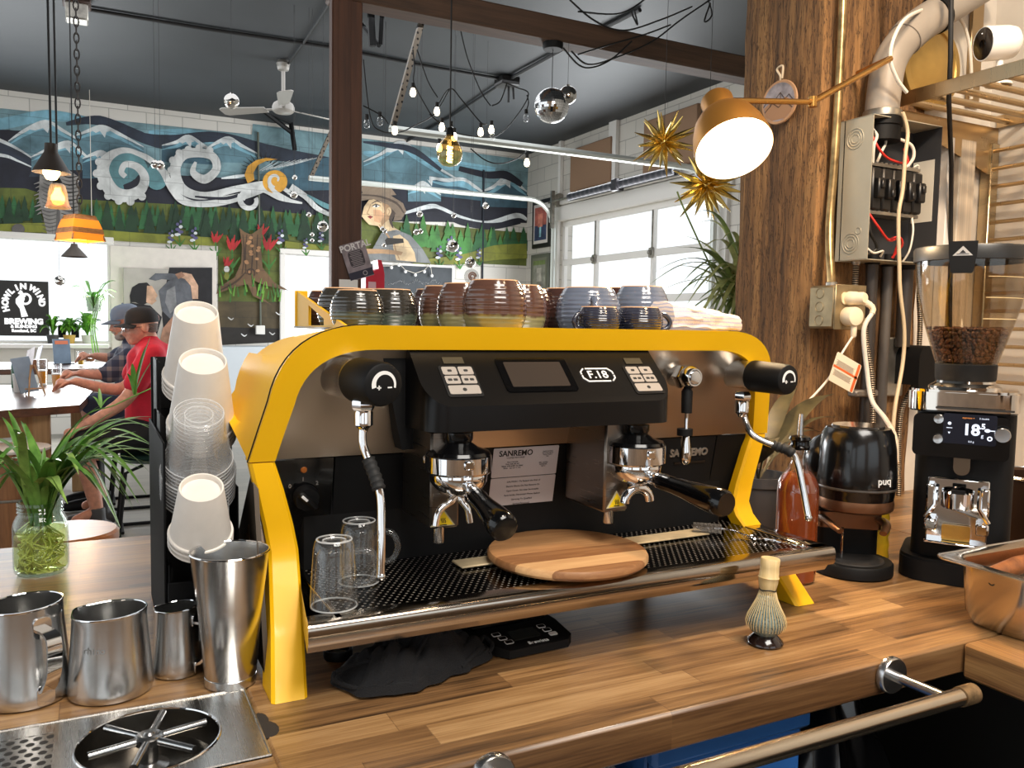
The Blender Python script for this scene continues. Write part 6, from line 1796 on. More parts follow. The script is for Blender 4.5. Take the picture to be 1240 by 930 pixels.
for z, y in ((1.85, 1.497), (1.59, 1.497), (1.62, 1.475)):
 for r_ in ((.011, .018, .025) if z != 1.62 else (.008,)):
  ko.tube([(bxx0 - .0006, y + r_ * cos(a), z + r_ * sin(a)) for a in [2 * pi * k / 24 for k in range(24)]], .0008, 4, closed=True)
ko.build('knockout', GREYB, eb)
BRK = mat('breaker_black', (20, 20, 21), .4)
for k in range(5):
 b = MB(); x = bxx0 + .045 + k * .038
 b.box((x, 1.492, 1.727), (.035, .06, .105), bev=.004); b.box((x, 1.455, 1.727), (.024, .016, .05), bev=.003); b.box((x, 1.447, 1.735 - .02 * (k % 2)), (.012, .012, .02), bev=.002)
 b.build('breaker', BRK, eb)
for z_ in (1.787, 1.668):
 bs = MB().box(((bxx0 + bxx1) / 2 - .02, 1.492, z_), (.2, .05, .008))
 for k in range(12): bs.lathe([(0, 0), (.004, 0), (.004, .008), (0, .009)], 8, (bxx0 + .02 + k * .017, 1.475, z_))
 bs.build('bus_bar', GALV, eb)
MB().box((bxx1 - .0025, 1.492, 1.74), (.001, .062, .16)).build('wiring_chart', mat('chart_paper', (206, 200, 186), .7), eb)
for i, (pts, mt, r_) in enumerate([
 ([(1.75, 1.49, 1.90), (1.755, 1.47, 1.86), (1.735, 1.46, 1.83), (1.745, 1.47, 1.79)], WIREW, .004),
 ([(1.79, 1.49, 1.89), (1.795, 1.475, 1.85), (1.775, 1.47, 1.82), (1.77, 1.48, 1.79)], WIREW, .0035),
 ([(1.735, 1.47, 1.86), (1.75, 1.455, 1.82), (1.79, 1.455, 1.80), (1.86, 1.46, 1.80), (1.87, 1.48, 1.84)], WIRER, .003),
 ([(1.82, 1.48, 1.865), (1.88, 1.47, 1.85), (1.895, 1.47, 1.82), (1.88, 1.48, 1.79)], WIREW, .0042),
 ([(1.90, 1.48, 1.79), (1.915, 1.47, 1.80), (1.925, 1.48, 1.77)], WIREW, .002),
 ([(1.74, 1.47, 1.665), (1.76, 1.455, 1.63), (1.80, 1.455, 1.60), (1.84, 1.46, 1.605), (1.85, 1.48, 1.56)], WIRER, .003),
 ([(1.80, 1.46, 1.60), (1.83, 1.45, 1.61), (1.85, 1.455, 1.59), (1.845, 1.48, 1.56)], WIRER, .0025),
 ([(1.715, 1.46, 1.585), (1.74, 1.45, 1.565), (1.78, 1.455, 1.572), (1.79, 1.47, 1.56)], WIREW, .0025),
 ([(1.90, 1.47, 1.668), (1.895, 1.46, 1.63), (1.885, 1.46, 1.58), (1.885, 1.48, 1.55)], WIREW, .0025),
 ([(1.745, 1.475, 1.665), (1.735, 1.46, 1.62), (1.775, 1.47, 1.58), (1.74, 1.48, 1.56)], WIREK, .004)]):
 MB().tube(bez(pts, 8), r_, 8).build('wire', mt, eb)
# conduit hub and big elbow pipe
PVC = mat('grey_pvc', (150, 140, 128), .5, var=.05)
ep = thing('vent_pipe', 'wide grey elbow pipe rising from the breaker box past the brass disc', 'pipe', (1.82, 1.49, 1.9))
epp = bez([V((1.795, 1.49, 1.905)), V((1.796, 1.49, 1.96)), V((1.818, 1.49, 2.06)), V((1.905, 1.49, 2.15)), V((2.03, 1.475, 2.23)), V((2.2, 1.475, 2.33))], 10)
MB().tube(epp, .041, 28).build('pipe_body', PVC, ep)
MB().tube(epp[26:36], .0445, 28).build('pipe_coupling', PVC, ep)
MB().tube(epp[35:37], .0485, 28).build('coupling_band', BLACKM, ep)
MB().lathe([(.0, -.055), (.046, -.055), (.046, -.02), (.05, -.018), (.05, .0), (.0455, .002), (.0455, .02)], 28, (1.795, 1.49, 1.905)).build('hub', BLACKM, ep)
MB().lathe([(.0455, .0), (.0465, .001), (.0465, .016), (.0455, .018)], 28, (1.795, 1.49, 1.908)).build('hub_clamp', GALV, ep)
# steel conduit down the pillar and the outlet box it feeds
cd = thing('conduit_pipe', 'thin steel conduit running down the timber pillar to the outlet box', 'conduit', (1.66, 1.53, 1.5))
cp = bez([at(1022, -40, Y=1.535), at(1019, 40, Y=1.535), at(1015, 120, Y=1.535), at(1010, 200, Y=1.535), at(1005, 262, Y=1.535), at(1004.5, 300, Y=1.52), at(1006.5, 335, Y=1.505), at(1006.5, 352, Y=1.505)], 8)
MB().tube(cp, .0105, 14).build('conduit_body', mat('aged_conduit', (166, 138, 94), .34, .9, var=.25, vscale=25), cd)
MB().lathe([(.012, 0), (.014, .001), (.014, .022), (.012, .024)], 18, tuple(cp[-1] + V((0, 0, -.002)))).build('conduit_clamp', GALV, cd)
jb = thing('outlet_box', 'square metal outlet box with two white plugs, on the pillar behind the machine', 'outlet box', (1.685, 1.51, 1.372))
BOXM = mat('box_steel', (150, 134, 104), .42, .75, var=.12, vscale=20)
jx0, jx1, jy0, jy1, jz0, jz1 = 1.632, 1.736, 1.468, 1.552, 1.374, 1.482
MB().box(((jx0 + jx1) / 2, (jy0 + jy1) / 2, (jz0 + jz1) / 2), (jx1 - jx0, jy1 - jy0, jz1 - jz0), bev=.006).build('box_body', BOXM, jb)
MB().box(((jx0 + jx1) / 2 + .002, jy0 - .001, (jz0 + jz1) / 2), (jx1 - jx0 + .004, .004, jz1 - jz0 + .004), bev=.0015).build('cover_plate', BOXM, jb)
kk = MB()
for z in (.02, .054, .088):
 kk.tube([(jx0 - .0004, 1.515 + .0125 * cos(a), jz0 + z + .0125 * sin(a)) for a in [2 * pi * k / 20 for k in range(20)]], .0008, 4, closed=True)
kk.build('knockout', BOXM, jb)
OUTW = mat('outlet_ivory', (224, 206, 170), .45)
for z in (.076, .034):
 for dx in (.034, .074):
  ow = MB().prism(rrect(.03, .03, .012), 0, .003, M=mtx((jx0 + dx, jy0 - .003, jz0 + z), (0, -1, 0))).build('outlet', OUTW, jb)
  if dx > .05:
   so = MB()
   for sx_ in (-.006, .006): so.box((jx0 + dx + sx_, jy0 - .0062, jz0 + z + .003), (.002, .0006, .008))
   so.ball((jx0 + dx, jy0 - .006, jz0 + z - .008), (.0025, .0008, .0025), 8, 6); so.build('outlet_slot', KTEXT, ow)
PLG = mat('plug_white', (234, 218, 188), .4)
pc1 = V((jx0 + .043, jy0 - .004, jz0 + .076)); pc2 = V((jx0 + .04, jy0 - .004, jz0 + .031))
pg = thing('power_plug', 'upper white plug in the outlet box with thick white cord', 'plug', pc1)
MB().lathe([(0, 0), (.0165, 0), (.0175, .003), (.0165, .022), (.015, .024), (.015, .04), (.012, .046), (0, .047)], 28, M=mtx(pc1, (.15, -1, 0))).build('plug_body', PLG, pg)
a0 = pc1 + V((.01, -.035, -.006))
thick = bez([a0, a0 + V((.02, -.015, -.022)), at(1046, 400, Y=1.42), at(1050, 450, Y=1.42), at(1056, 485, Y=1.40), at(1072, 507, Y=1.33), at(1084, 530, Y=1.27), at(1086, 560, Y=1.25)], 9)
MB().tube(thick, .0056, 10).build('plug_cord', WIREW, pg)
MB().tube(thick[:12], [.0085 - .0002 * i + (.0008 if i % 2 else 0) for i in range(12)], 10).build('strain_relief', PLG, pg)
pg2 = thing('power_plug', 'lower round white plug in the outlet box with thin white cord', 'plug', pc2)
MB().lathe([(0, 0), (.022, 0), (.0238, .003), (.0238, .028), (.022, .033), (.016, .035), (0, .0355)], 32, M=mtx(pc2, (-.1, -1, 0))).build('plug_body', PLG, pg2)
b0 = pc2 + V((.002, -.022, -.022))
MB().lathe([(.007, 0), (.0075, -.004), (.007, -.026), (.004, -.03), (0, -.03)], 14, tuple(b0)).build('strain_relief', PLG, pg2)
thin = bez([b0 + V((0, 0, -.024)), at(1017, 432, Y=1.44), at(1008, 452, Y=1.43), at(990, 474, Y=1.42), at(968, 496, Y=1.42), at(944, 518, Y=1.42), at(930, 560, Y=1.42), at(925, 620, Y=1.45)], 9)
MB().tube(thin, .0028, 8).build('plug_cord', WIREW, pg2)
tg = thing('cord_tag', 'white and orange warning tag hanging on the thin white cord', 'tag', at(1023, 451, Y=1.40))
q = [at(1015, 432, Y=1.405), at(1044, 449, Y=1.405), at(1030, 470.5, Y=1.405), at(1003.5, 453, Y=1.405)]
c_ = sum(q, V()) / 4; ux = (q[1] - q[0]); uw = ux.length; ux.normalize(); nn = V((0, -1, 0)); Mt = mtx(c_, nn, ux)
MB().prism(rrect(uw, uw * .80, .004), 0, .0006, M=Mt).build('tag_card', mat('tag_white', (226, 212, 188), .6), tg)
ob = MB(); ob.box((0, 0, .0008), (uw * .86, .0, .0)) if False else None
ob.box((0, uw * .02, .0008), (uw * .98, .0055, .0004), M=Mt, rz=0); ob.prism(rrect(.009, uw * .78, .003), .0006, .001, M=Mt @ Matrix.Translation((uw * .42, 0, 0)))
ob.build('tag_band', mat('tag_orange', (206, 96, 40), .6), tg)
tx = MB()
for k in range(7):
 for s_ in (-1, 1): tx.box((-uw * .07, s_ * (.006 + k * .0021) - .000, .0008), (uw * .72 - .004 * (k % 3), .0008, .0003), M=Mt)
tx.build('tag_print', mat('tag_grey_print', (120, 108, 96), .7), tg)
# conduits below the breaker box
COIL = NT('armoured_cable'); n = COIL
wv = n.node('ShaderNodeTexWave', i_Scale=55, bands_direction='Z'); n.link(n.coords(), wv.inputs['Vector'])
n.base(n.ramp(wv.outputs['Fac'], [(.3, (60, 54, 48)), (.6, (190, 176, 156))])); n.b.inputs['Metallic'].default_value = .8; n.b.inputs['Roughness'].default_value = .35; n.bump(wv.outputs['Fac'], .8, .003)
PIPEK = mat('dark_conduit', (62, 56, 52), .45, .4, var=.1)
for i, (px, py0, py1, Y, r_, mt, lab) in enumerate([
 (1037, 312, 352, 1.51, .0075, COIL.m, 'short armoured cable just above the outlet box'),
 (1057, 305, 640, 1.51, .0155, PIPEK, 'dark conduit leftmost of the three under the breaker box, behind the white cord'),
 (1076, 308, 640, 1.53, .014, mat('mid_conduit', (96, 90, 84), .45, .4, var=.1), 'greyer conduit in the middle of the three under the breaker box'),
 (1098, 312, 420, 1.51, .019, PIPEK, 'widest dark conduit of the three, ending above the black adapter')]):
 A, B = at(px, py0, Y=Y), at(px, py1, Y=Y); B.x = A.x
 B.z = max(B.z, CT + .002)
 t = thing('conduit_pipe', lab, 'conduit', B, 'conduits under the breaker box')
 MB().tube([A, B], r_, 16).build('conduit_body', mt, t)
 if i: MB().lathe([(r_ * 1.25, 0), (r_ * 1.25, -.03), (r_ * 1.05, -.033)], 18, tuple(A)).build('conduit_nut', BLACKM, t)
 else: MB().lathe([(r_ * 1.5, 0), (r_ * 1.5, -.012), (r_ * 1.2, -.018)], 16, tuple(A)).build('conduit_nut', GALV, t)
for pts, lab in (([at(1046, 385, Y=1.475), at(1050, 420, Y=1.47), at(1056, 460, Y=1.46), at(1057, 520, Y=1.46), at(1057, 600, Y=1.46)], 'armoured cable running down behind the thick white cord'),
                 ([at(1113, 322, Y=1.52), at(1113, 360, Y=1.52), at(1114, 400, Y=1.52), at(1108, 460, Y=1.52), at(1090, 505, Y=1.52), at(1088, 600, Y=1.52)], 'armoured cable beside the grinder hopper')):
 t = MB().tube(bez(pts, 8), .0068, 12); o = t.build('armoured_cable', COIL.m, origin=pts[0]); tag(o, lab, 'cable', 'armoured cables on the end wall')
cl2 = MB().box(tuple(at(1045, 476, Y=1.5)), (.085, .03, .018), bev=.004); tag(cl2.build('pipe_clamp', mat('clamp_grey', (120, 112, 104), .5, .4), origin=at(1045, 476, Y=1.5)), 'grey pipe clamp on the conduits behind the tamper', 'clamp')
ad = thing('power_adapter', 'black domed power adapter on the wall beside the bean hopper', 'adapter', at(1094, 440, Y=1.5))
ac = at(1094, 442, Y=1.53)
MB().prism([(-.035, -.05)] + [(-.035, .02)] + [(-.035 * cos(a), .02 + .035 * sin(a)) for a in [pi * k / 10 for k in range(1, 10)]] + [(.035, .02), (.035, -.05)], 0, .075, M=mtx(ac, (0, -1, 0), (1, 0, 0))).build('adapter_body', BLACKM, ad)
MB().box(tuple(ac + V((-.035, .008, -.005))), (.075, .02, .16), bev=.004).build('wall_plate', GALV, ad)
wc = MB().tube(bez([at(1093, 136, Y=1.43), at(1099, 160, Y=1.43), at(1096, 190, Y=1.425), at(1093, 230, Y=1.425), at(1088, 262, Y=1.425), at(1089, 320, Y=1.425), at(1090, 352, Y=1.425), at(1095, 400, Y=1.425), at(1093, 440, Y=1.425), at(1083, 500, Y=1.40), at(1080, 560, Y=1.38), V((at(1080, 560, Y=1.38).x, 1.38, CT + .003))], 8), .0048, 10)
tag(wc.build('cable', mat('cream_cable', (204, 184, 150), .5), origin=(1.85, 1.425, 1.5)), 'cream cable hanging in front of the breaker box down to the counter', 'cable')
# loop of white cable round the brass disc
lw = MB().tube(bez([at(1098, 112, Y=1.42), at(1086, 95, Y=1.42), at(1078, 70, Y=1.42), at(1084, 42, Y=1.42), at(1100, 20, Y=1.43), at(1130, 10, Y=1.50), at(1160, 20, Y=1.52), at(1172, 45, Y=1.52), at(1176, 80, Y=1.52), at(1176, 120, Y=1.53)], 8), .0045, 8)
tag(lw.build('cable', WIREW, origin=(1.95, 1.45, 2.1)), 'white cable looping round the brass wall disc above the shelf', 'cable')
dc = V((2.03, 1.555, 2.087))
dsk = thing('brass_disc', 'round brass wall disc half hidden behind the grey elbow pipe', 'wall disc', dc)
MB().lathe([(.115, 0), (.115, .02), (.112, .026), (.095, .028), (.092, .024), (0, .045)], 48, M=mtx(dc, (0, -1, 0))).build('disc_body', mat('dull_brass', (178, 146, 84), .38, .9, var=.08), dsk)
pl4 = MB().box((2.235, YE - .006, 2.16), (.05, .012, .30), bev=.002); tag(pl4.build('metal_plate', brushed('plate_bronze', (170, 146, 112), .35), origin=(2.235, YE, 2.0)), 'upright metal plate on the wall behind the round camera', 'metal plate')
bc_ = MB().tube([at(1152, -20, Y=1.40), at(1151, 70, Y=1.40), at(1149, 120, Y=1.42), at(1152, 200, Y=1.50), at(1151, 300, Y=1.53), at(1150, 420, Y=1.53)], .006, 10)
tag(bc_.build('cable', WIREK, origin=(2.02, 1.5, 2.0)), 'black cord hanging straight down past the shelf end behind the hopper', 'cable')
for px0_, px1_, lab, mt in ((1143, 1150, 'narrow pale strip of trunking left of the black cord', WHITEP), (1157, 1176, 'wide pale ribbed trunking right of the black cord, behind the hopper', mat('trunking', (206, 192, 172), .55, stretch=(60, 60, .5), var=.12, vscale=3))):
 a, b = at(px0_, 200, Y=1.545), at(px1_, 200, Y=1.545)
 o = MB().box(((a.x + b.x) / 2, 1.545, 1.416), (b.x - a.x, .028, .99), bev=.003).build('cable_trunking', mt, origin=((a.x + b.x) / 2, 1.545, 1.2)); tag(o, lab, 'trunking', 'trunking in the corner')
o = MB().box((XS - .02, YE - .02, 1.416), (.035, .035, .99), bev=.003).build('corner_strip', brushed('corner_steel', (196, 178, 146), .25), origin=(XS - .02, YE - .02, .98)); tag(o, 'steel corner strip where the two service walls meet', 'corner strip')
# shelf, camera and wire rack
sx0, sy0, sy1, szt = 1.892, .45, 1.535, 1.99
sh = thing('wall_shelf', 'stainless slatted wall shelf on brackets at the upper right', 'shelf', (2.1, 1.0, 1.97))
SHS = brushed('shelf_steel', (196, 172, 136), .3, (2, 60, 2))
MB().box((sx0, (sy0 + sy1) / 2, szt - .016), (.004, sy1 - sy0, .036), bev=.001).box((XS - .006, (sy0 + sy1) / 2, szt - .016), (.004, sy1 - sy0, .036), bev=.001).build('shelf_edge', SHS, sh)
for k in range(16):
 y = sy1 - .03 - k * .066
 MB().tube([(sx0, y, szt - .02), (XS - .004, y, szt - .02)], .0085, 10).build('slat', SHS, sh)
for y in (sy1 - .004, sy0 + .01):
 MB().add([(sx0 + .004, y, szt - .034), (XS - .002, y, szt - .034), (XS - .002, y, szt - .17), (XS - .03, y, szt - .17), (sx0 + .004, y, szt - .05)], [(0, 1, 2, 3, 4)]).add([(sx0 + .004, y + .003, szt - .034), (XS - .002, y + .003, szt - .034), (XS - .002, y + .003, szt - .17), (XS - .03, y + .003, szt - .17), (sx0 + .004, y + .003, szt - .05)], [(4, 3, 2, 1, 0)]).build('bracket', SHS, sh)
cmp_ = at(1212, 52, X=2.0); cmp_.z = max(cmp_.z, szt + .062)
cam_t = thing('security_camera', 'round white security camera with black face, standing on the steel shelf', 'security camera', (cmp_.x, cmp_.y, szt))
cd_ = V((-.91, .36, -.10)).normalized(); Mc = mtx(cmp_ - cd_ * .04, cd_) @ Matrix.Scale(.88, 4)
MB().lathe([(0, 0), (.03, .001), (.042, .012), (.0455, .03), (.0465, .095), (.0445, .099), (.0425, .0985)], 40, M=Mc).build('camera_body', WHITE, cam_t)
MB().lathe([(.0428, .0975), (.0405, .099), (0, .0995)], 40, M=Mc).build('camera_face', mat('camera_black', (40, 36, 34), .2, coat=.4), cam_t)
MB().lathe([(.0125, .0995), (.011, .1015), (.006, .1005), (0, .101)], 24, M=Mc).build('camera_lens', BLACKG, cam_t)
MB().ball(Mc @ V((0, .028, .0995)), .0018, 8, 6).build('camera_light', mat('led_white', (240, 240, 240), .4), cam_t)
MB().tube([V((cmp_.x, cmp_.y, szt - .01)), V((cmp_.x, cmp_.y, cmp_.z - .043))], .008, 12).lathe([(0, -.0115), (.03, -.0115), (.03, -.006), (.01, -.003), (0, -.003)], 24, (cmp_.x, cmp_.y, szt)).build('camera_stand', WHITE, cam_t)
wrk = thing('wire_rack', 'stainless wire rack of level rods on the side wall behind the grinder', 'wire rack', (XS - .02, 1.1, 1.2))
for k in range(14):
 z = 1.888 - k * .0505
 MB().tube([(XS - .03, 1.53, z), (XS - .03, .5, z)], .0055, 10).build('rod', SHS, wrk)
for y in (1.53, .9):
 MB().tube([(XS - .022, y, 1.91), (XS - .022, y, 1.2)], .005, 8).tube([(XS, y, 1.89), (XS - .022, y, 1.89)], .004, 8).tube([(XS, y, 1.25), (XS - .022, y, 1.25)], .004, 8).build('upright', SHS, wrk)
# brass wall lamp
J0, J1, J2 = at(1078, 71, Y=1.42), at(984, 123.5, Y=1.38), at(905, 122, Y=1.37)
wl = thing('wall_lamp', 'lit brass wall lamp on a jointed arm, in front of the timber pillar', 'wall lamp', J0)
arm = MB().tube([J0, J1], .0075, 14).tube([J1, J2, at(886, 122, Y=1.37)], .0062, 14); arm.lathe([(0, -.011), (.010, -.011), (.010, .011), (0, .011)], 16, tuple(J1)); arm.tube([J0, V((J0.x + .03, 1.54, J0.z))], .0075, 12)
arm.build('arm', BRASS, wl)
O1 = at(889, 181, Y=1.31)
axd = (RT * .013 + DN * .120 - FW * .082).normalized()
Ml_ = mtx(O1, -axd) @ Matrix.Scale(.95, 4)
sh_ = MB().lathe([(.0815, 0), (.083, .001), (.082, .02), (.077, .05), (.068, .078), (.055, .099), (.040, .112), (.035, .114), (.0355, .162), (.032, .167), (0, .168)], 48, M=Ml_)
sh_.lathe([(.0815, 0), (.080, .02), (.075, .05), (.066, .077), (.05, .098), (0, .108)], 48, M=Ml_, mi=1)
sho = sh_.build('lamp_shade', [mat('satin_brass', (204, 146, 70), .36, .85), mat('shade_white_inside', (250, 246, 236), .6)], wl)
MB().tube([Ml_ @ V((.0358 * cos(a), .0358 * sin(a), .116)) for a in [2 * pi * k / 24 for k in range(24)]], .0012, 6, closed=True).build('neck_seam', BRASS, sho)
LAMPGLOW = emis('lamp_glow', (255, 226, 178), 9.0)
MB().lathe([(0, .004), (.03, .006), (.055, .012), (.0735, .028)], 36, M=Ml_).build('bulb_diffuser', LAMPGLOW, wl)
LAMP_POS, LAMP_DIR = O1 + axd * .012, axd.copy()
# round ornament on the pillar
oc = at(945, 124, X=1.638)
orn = thing('wood_slice_ornament', 'round wood slice with drawn mountains hanging on the timber pillar behind the lamp arm', 'ornament', oc)
Mo = mtx(oc, (-1, -.12, 0), (0, -1, 0))
MB().lathe([(0, 0), (.056, 0), (.058, .003), (.056, .006), (0, .006)], 40, M=Mo).build('wood_slice', mat('slice_wood', (168, 128, 92), .6, var=.1, vscale=30), orn)
pd = MB().lathe([(0, .0064), (.050, .0064)], 36, M=Mo); pd.build('drawn_sky', mat('drawn_grey', (132, 126, 130), .6, var=.25, vscale=30), orn)
mo = MB()
for pts in ([(-.05, -.005), (-.03, .016), (-.018, .002), (.004, .024), (.02, .004), (.032, .014), (.049, -.006)], [(-.045, -.02), (-.02, .0), (.0, -.014), (.02, .0), (.044, -.022)], [(-.03, .016), (-.026, -.008)], [(.004, .024), (.008, -.006)]):
 mo.tube([(x, y, .0068) for x, y in pts], .0011, 5, M=Mo)
mo.build('drawn_mountain', mat('burnt_line', (58, 38, 26), .6), orn)
MB().prism([(-.048, -.008), (-.02, .008), (0, -.004), (.02, .01), (.048, -.006), (.04, -.032), (.02, -.046), (-.02, -.046), (-.04, -.032)], .0062, .0066, M=Mo).build('drawn_ground', mat('slice_ground', (150, 112, 80), .6), orn)
MB().tube(bez([Mo @ V((0, .056, .003)), at(945, 92, X=1.632), at(941, 84, X=1.632), at(948, 80, X=1.632), at(947, 95, X=1.634)], 6), .003, 8).build('hanging_loop', mat('ribbon', (206, 186, 156), .6), orn)
# gold stars hanging over the cafe
def star(c, R_, seed, label):
 t = thing('hanging_star', label, 'star ornament', c, 'gold spiky stars')
 mb = MB(); mb.ball(c, R_ * .16, 12, 8)
 N_ = 34; ga = pi * (3 - sqrt(5)); r_ = random.Random(seed)
 for i in range(N_):
  z = 1 - 2 * (i + .5) / N_; a = ga * i + seed
  d = V((sqrt(1 - z * z) * cos(a), sqrt(1 - z * z) * sin(a), z)) + V((r_.uniform(-.1, .1),) * 3)
  d.normalize()
  L = R_ * r_.uniform(.86, 1.1)
  mb.lathe([(R_ * .03, R_ * .08), (R_ * .085, L * .4), (R_ * .07, L * .55), (.0015, L), (0, L)], 8, M=mtx(c, d))
 mb.build('star_body', GOLD, t)
 MB().tube([V(c) + V((0, 0, R_ * .2)), V((c[0], c[1], ZC))], .0012, 5).build('hanging_thread', WIREK, t)
star(at(804, 172, Y=3.1), .145, 3, 'gold spiky star left of the brass lamp, higher one of two')
star(at(856, 224, Y=2.9), .165, 8, 'gold spiky star below the brass lamp, lower one of two')
# spider plant in the window corner
hp_ = at(905, 392, Y=2.35)
hpt = thing('hanging_planter', 'pot of the trailing spider plant in front of the garage window, behind the timber pillar', 'planter', hp_)
MB().lathe([(0, -.16), (.08, -.16), (.11, .0), (.112, .02), (.10, .02), (.095, -.01), (0, -.02)], 32, tuple(hp_)).build('pot_body', mat('white_pot', (210, 204, 196), .5), hpt)
for k in range(3):
 a = 2 * pi * k / 3 + .4; MB().tube([hp_ + V((.108 * cos(a), .108 * sin(a), .01)), hp_ + V((0, 0, .5))], .0015, 5).build('hanger_cord', WIREW, hpt)
MB().tube([hp_ + V((0, 0, .5)), V((hp_.x, hp_.y, ZC))], .0015, 5).build('hanger_cord', WIREW, hpt)
sp2 = thing('spider_plant', 'variegated spider plant arching before the garage window, left of the timber pillar', 'plant', hp_ + V((0, 0, .0)))
lm2 = MB(); r2 = random.Random(17); b0 = hp_ + V((0, 0, 0))
LT = [(786, 345), (800, 352), (792, 330), (810, 322), (818, 300), (826, 285), (834, 300), (842, 272), (838, 258), (852, 300), (858, 318), (868, 306), (848, 335), (830, 372), (820, 392), (842, 400), (856, 405), (866, 398), (812, 372), (872, 330), (880, 302), (884, 340), (876, 372), (850, 372), (838, 352), (860, 352), (828, 340), (884, 388), (868, 415), (890, 420), (846, 318), (875, 290), (836, 325), (854, 345), (822, 355), (862, 370)]
for i, (px, py) in enumerate(LT):
 tip = at(px, py, Y=2.35 + r2.uniform(-.12, .10)); q = []
 rise = r2.uniform(.08, .2)
 for k in range(13):
  t = k / 12; q.append(b0.lerp(tip, t) + V((0, 0, rise * 4 * t * (1 - t) * (.6 + .5 * (1 - t)))))
 lm2.ribbon(q, [.012 * min(1, .4 + 3 * t) * (1 - t ** 3) + .0005 for t in [k / 12 for k in range(13)]], mi=i % 2)
for px, py in ((885, 395), (870, 380), (880, 365), (862, 388)):
 for k in range(5):
  tip = at(px + r2.uniform(-18, 10), py + r2.uniform(-30, 30), Y=2.3); q = []
  for j in range(11):
   t = j / 10; q.append(b0.lerp(tip, t) + V((0, 0, .08 * sin(pi * t))))
  lm2.ribbon(q, [.013 * min(1, .4 + 3 * t) * (1 - t ** 3) + .0005 for t in [k2 / 10 for k2 in range(11)]], mi=k % 2)
lm2.tube(bez([at(885, 392, Y=2.3), at(868, 340, Y=2.3), at(845, 290, Y=2.3), at(827, 250, Y=2.3), at(820, 232, Y=2.3)], 6), .003, 6)
lm2.build('leaves', [mat('spider_green', (112, 128, 64), .5, var=.2, vscale=30), mat('spider_cream', (176, 178, 116), .5, var=.15, vscale=30)], sp2)
# cafe walls: signs, pictures
def wq(px, py, off=.02): return at(px, py, Y=YB - off)
def wbox(mb, a, b, off, th, mi=0, bev=0.0):
 p, q = wq(a[0], a[1], off), wq(b[0], b[1], off)
 return mb.box(((p.x + q.x) / 2, YB - off, (p.z + q.z) / 2), (abs(q.x - p.x), th, abs(p.z - q.z)), mi, bev)
# white board with canvas
o = wbox(MB(), (133, 297), (263, 446), .035, .03, bev=.004).build('backing_board', mat('board_white', (226, 218, 208), .7, var=.03, bump=.1), origin=wq(198, 446, .03))
tag(o, 'plain white board on the mural wall behind the bull painting', 'board')
pc = thing('painting', 'grey canvas painting of a dark haired woman leaning on a bull, on the white board', 'painting', wq(204, 420, .06))
wbox(MB(), (149, 324), (257, 420), .065, .03, bev=.003).build('canvas', mat('canvas_grey', (178, 172, 164), .7, var=.12, vscale=2), pc)
pk = dict(k=(34, 33, 36), g=(92, 94, 100), l=(128, 128, 130), s=(196, 158, 132), s2=(160, 120, 98)); PKM = {k: mat('canvas_' + k, c, .7, var=.2, vscale=9) for k, c in pk.items()}
pm = MB(); kl = list(pk); lay = [0]
def pp2(pts, c):
 lay[0] += 1; pm.poly([wq(x, y, .081 + lay[0] * .0004) for x, y in pts], kl.index(c))
pp2([(205, 324), (257, 324), (257, 420), (200, 420), (196, 380), (200, 350)], 'k')
pp2([(192, 352), (204, 340), (222, 334), (232, 344), (234, 368), (224, 392), (208, 388), (196, 376)], 'g'); pp2([(202, 352), (212, 346), (214, 372), (206, 380), (200, 366)], 'l')
pp2([(180, 338), (188, 331), (206, 331), (222, 333), (214, 340), (196, 338), (188, 340)], 'g')
pp2([(157, 358), (160, 348), (168, 343), (178, 342), (184, 348), (180, 366), (172, 370), (164, 366), (158, 366)], 'k')
pp2([(178, 346), (184, 346), (191, 358), (188, 362), (190, 364), (184, 369), (177, 366)], 's')
pp2([(158, 366), (168, 368), (182, 370), (196, 384), (186, 420), (152, 420), (154, 380)], 'k')
pp2([(213, 334), (222, 330), (232, 332), (240, 346), (240, 362), (233, 362), (231, 346), (224, 338)], 's'); pp2([(212, 332), (220, 329), (224, 334), (216, 338)], 's2')
pp2([(197, 398), (210, 382), (207, 420), (192, 420)], 's2')
pm.build('painted_figures', [PKM[k] for k in kl], pc, smooth=False)
# conduit down the mural
cw = thing('wall_conduit', 'thin conduit running down the mural to a small white box', 'conduit', wq(315, 400, .02))
MB().tube([wq(312.5, 160, .02), wq(315.5, 395, .02)], .013, 8).build('conduit_body', mat('painted_conduit', (92, 96, 84), .6), cw)
wbox(MB(), (309.5, 394), (320.5, 405), .04, .06, bev=.006).build('wall_socket', WHITE, cw)
tag(MB().tube([wq(586, 206, .02), wq(584, 345, .02)], .014, 8).build('wall_conduit', mat('navy_conduit', (40, 46, 56), .5), None, wq(585, 345)), 'thin dark conduit down the right part of the mural', 'conduit')
# lower white cupboard
o = wbox(MB(), (266, 419), (346, 520), .29, .5, bev=.01).build('low_cabinet', mat('cabinet_pale', (214, 222, 228), .5), origin=wq(306, 520, .2)); tag(o, 'pale low cabinet under the painted stump on the mural wall', 'cabinet')
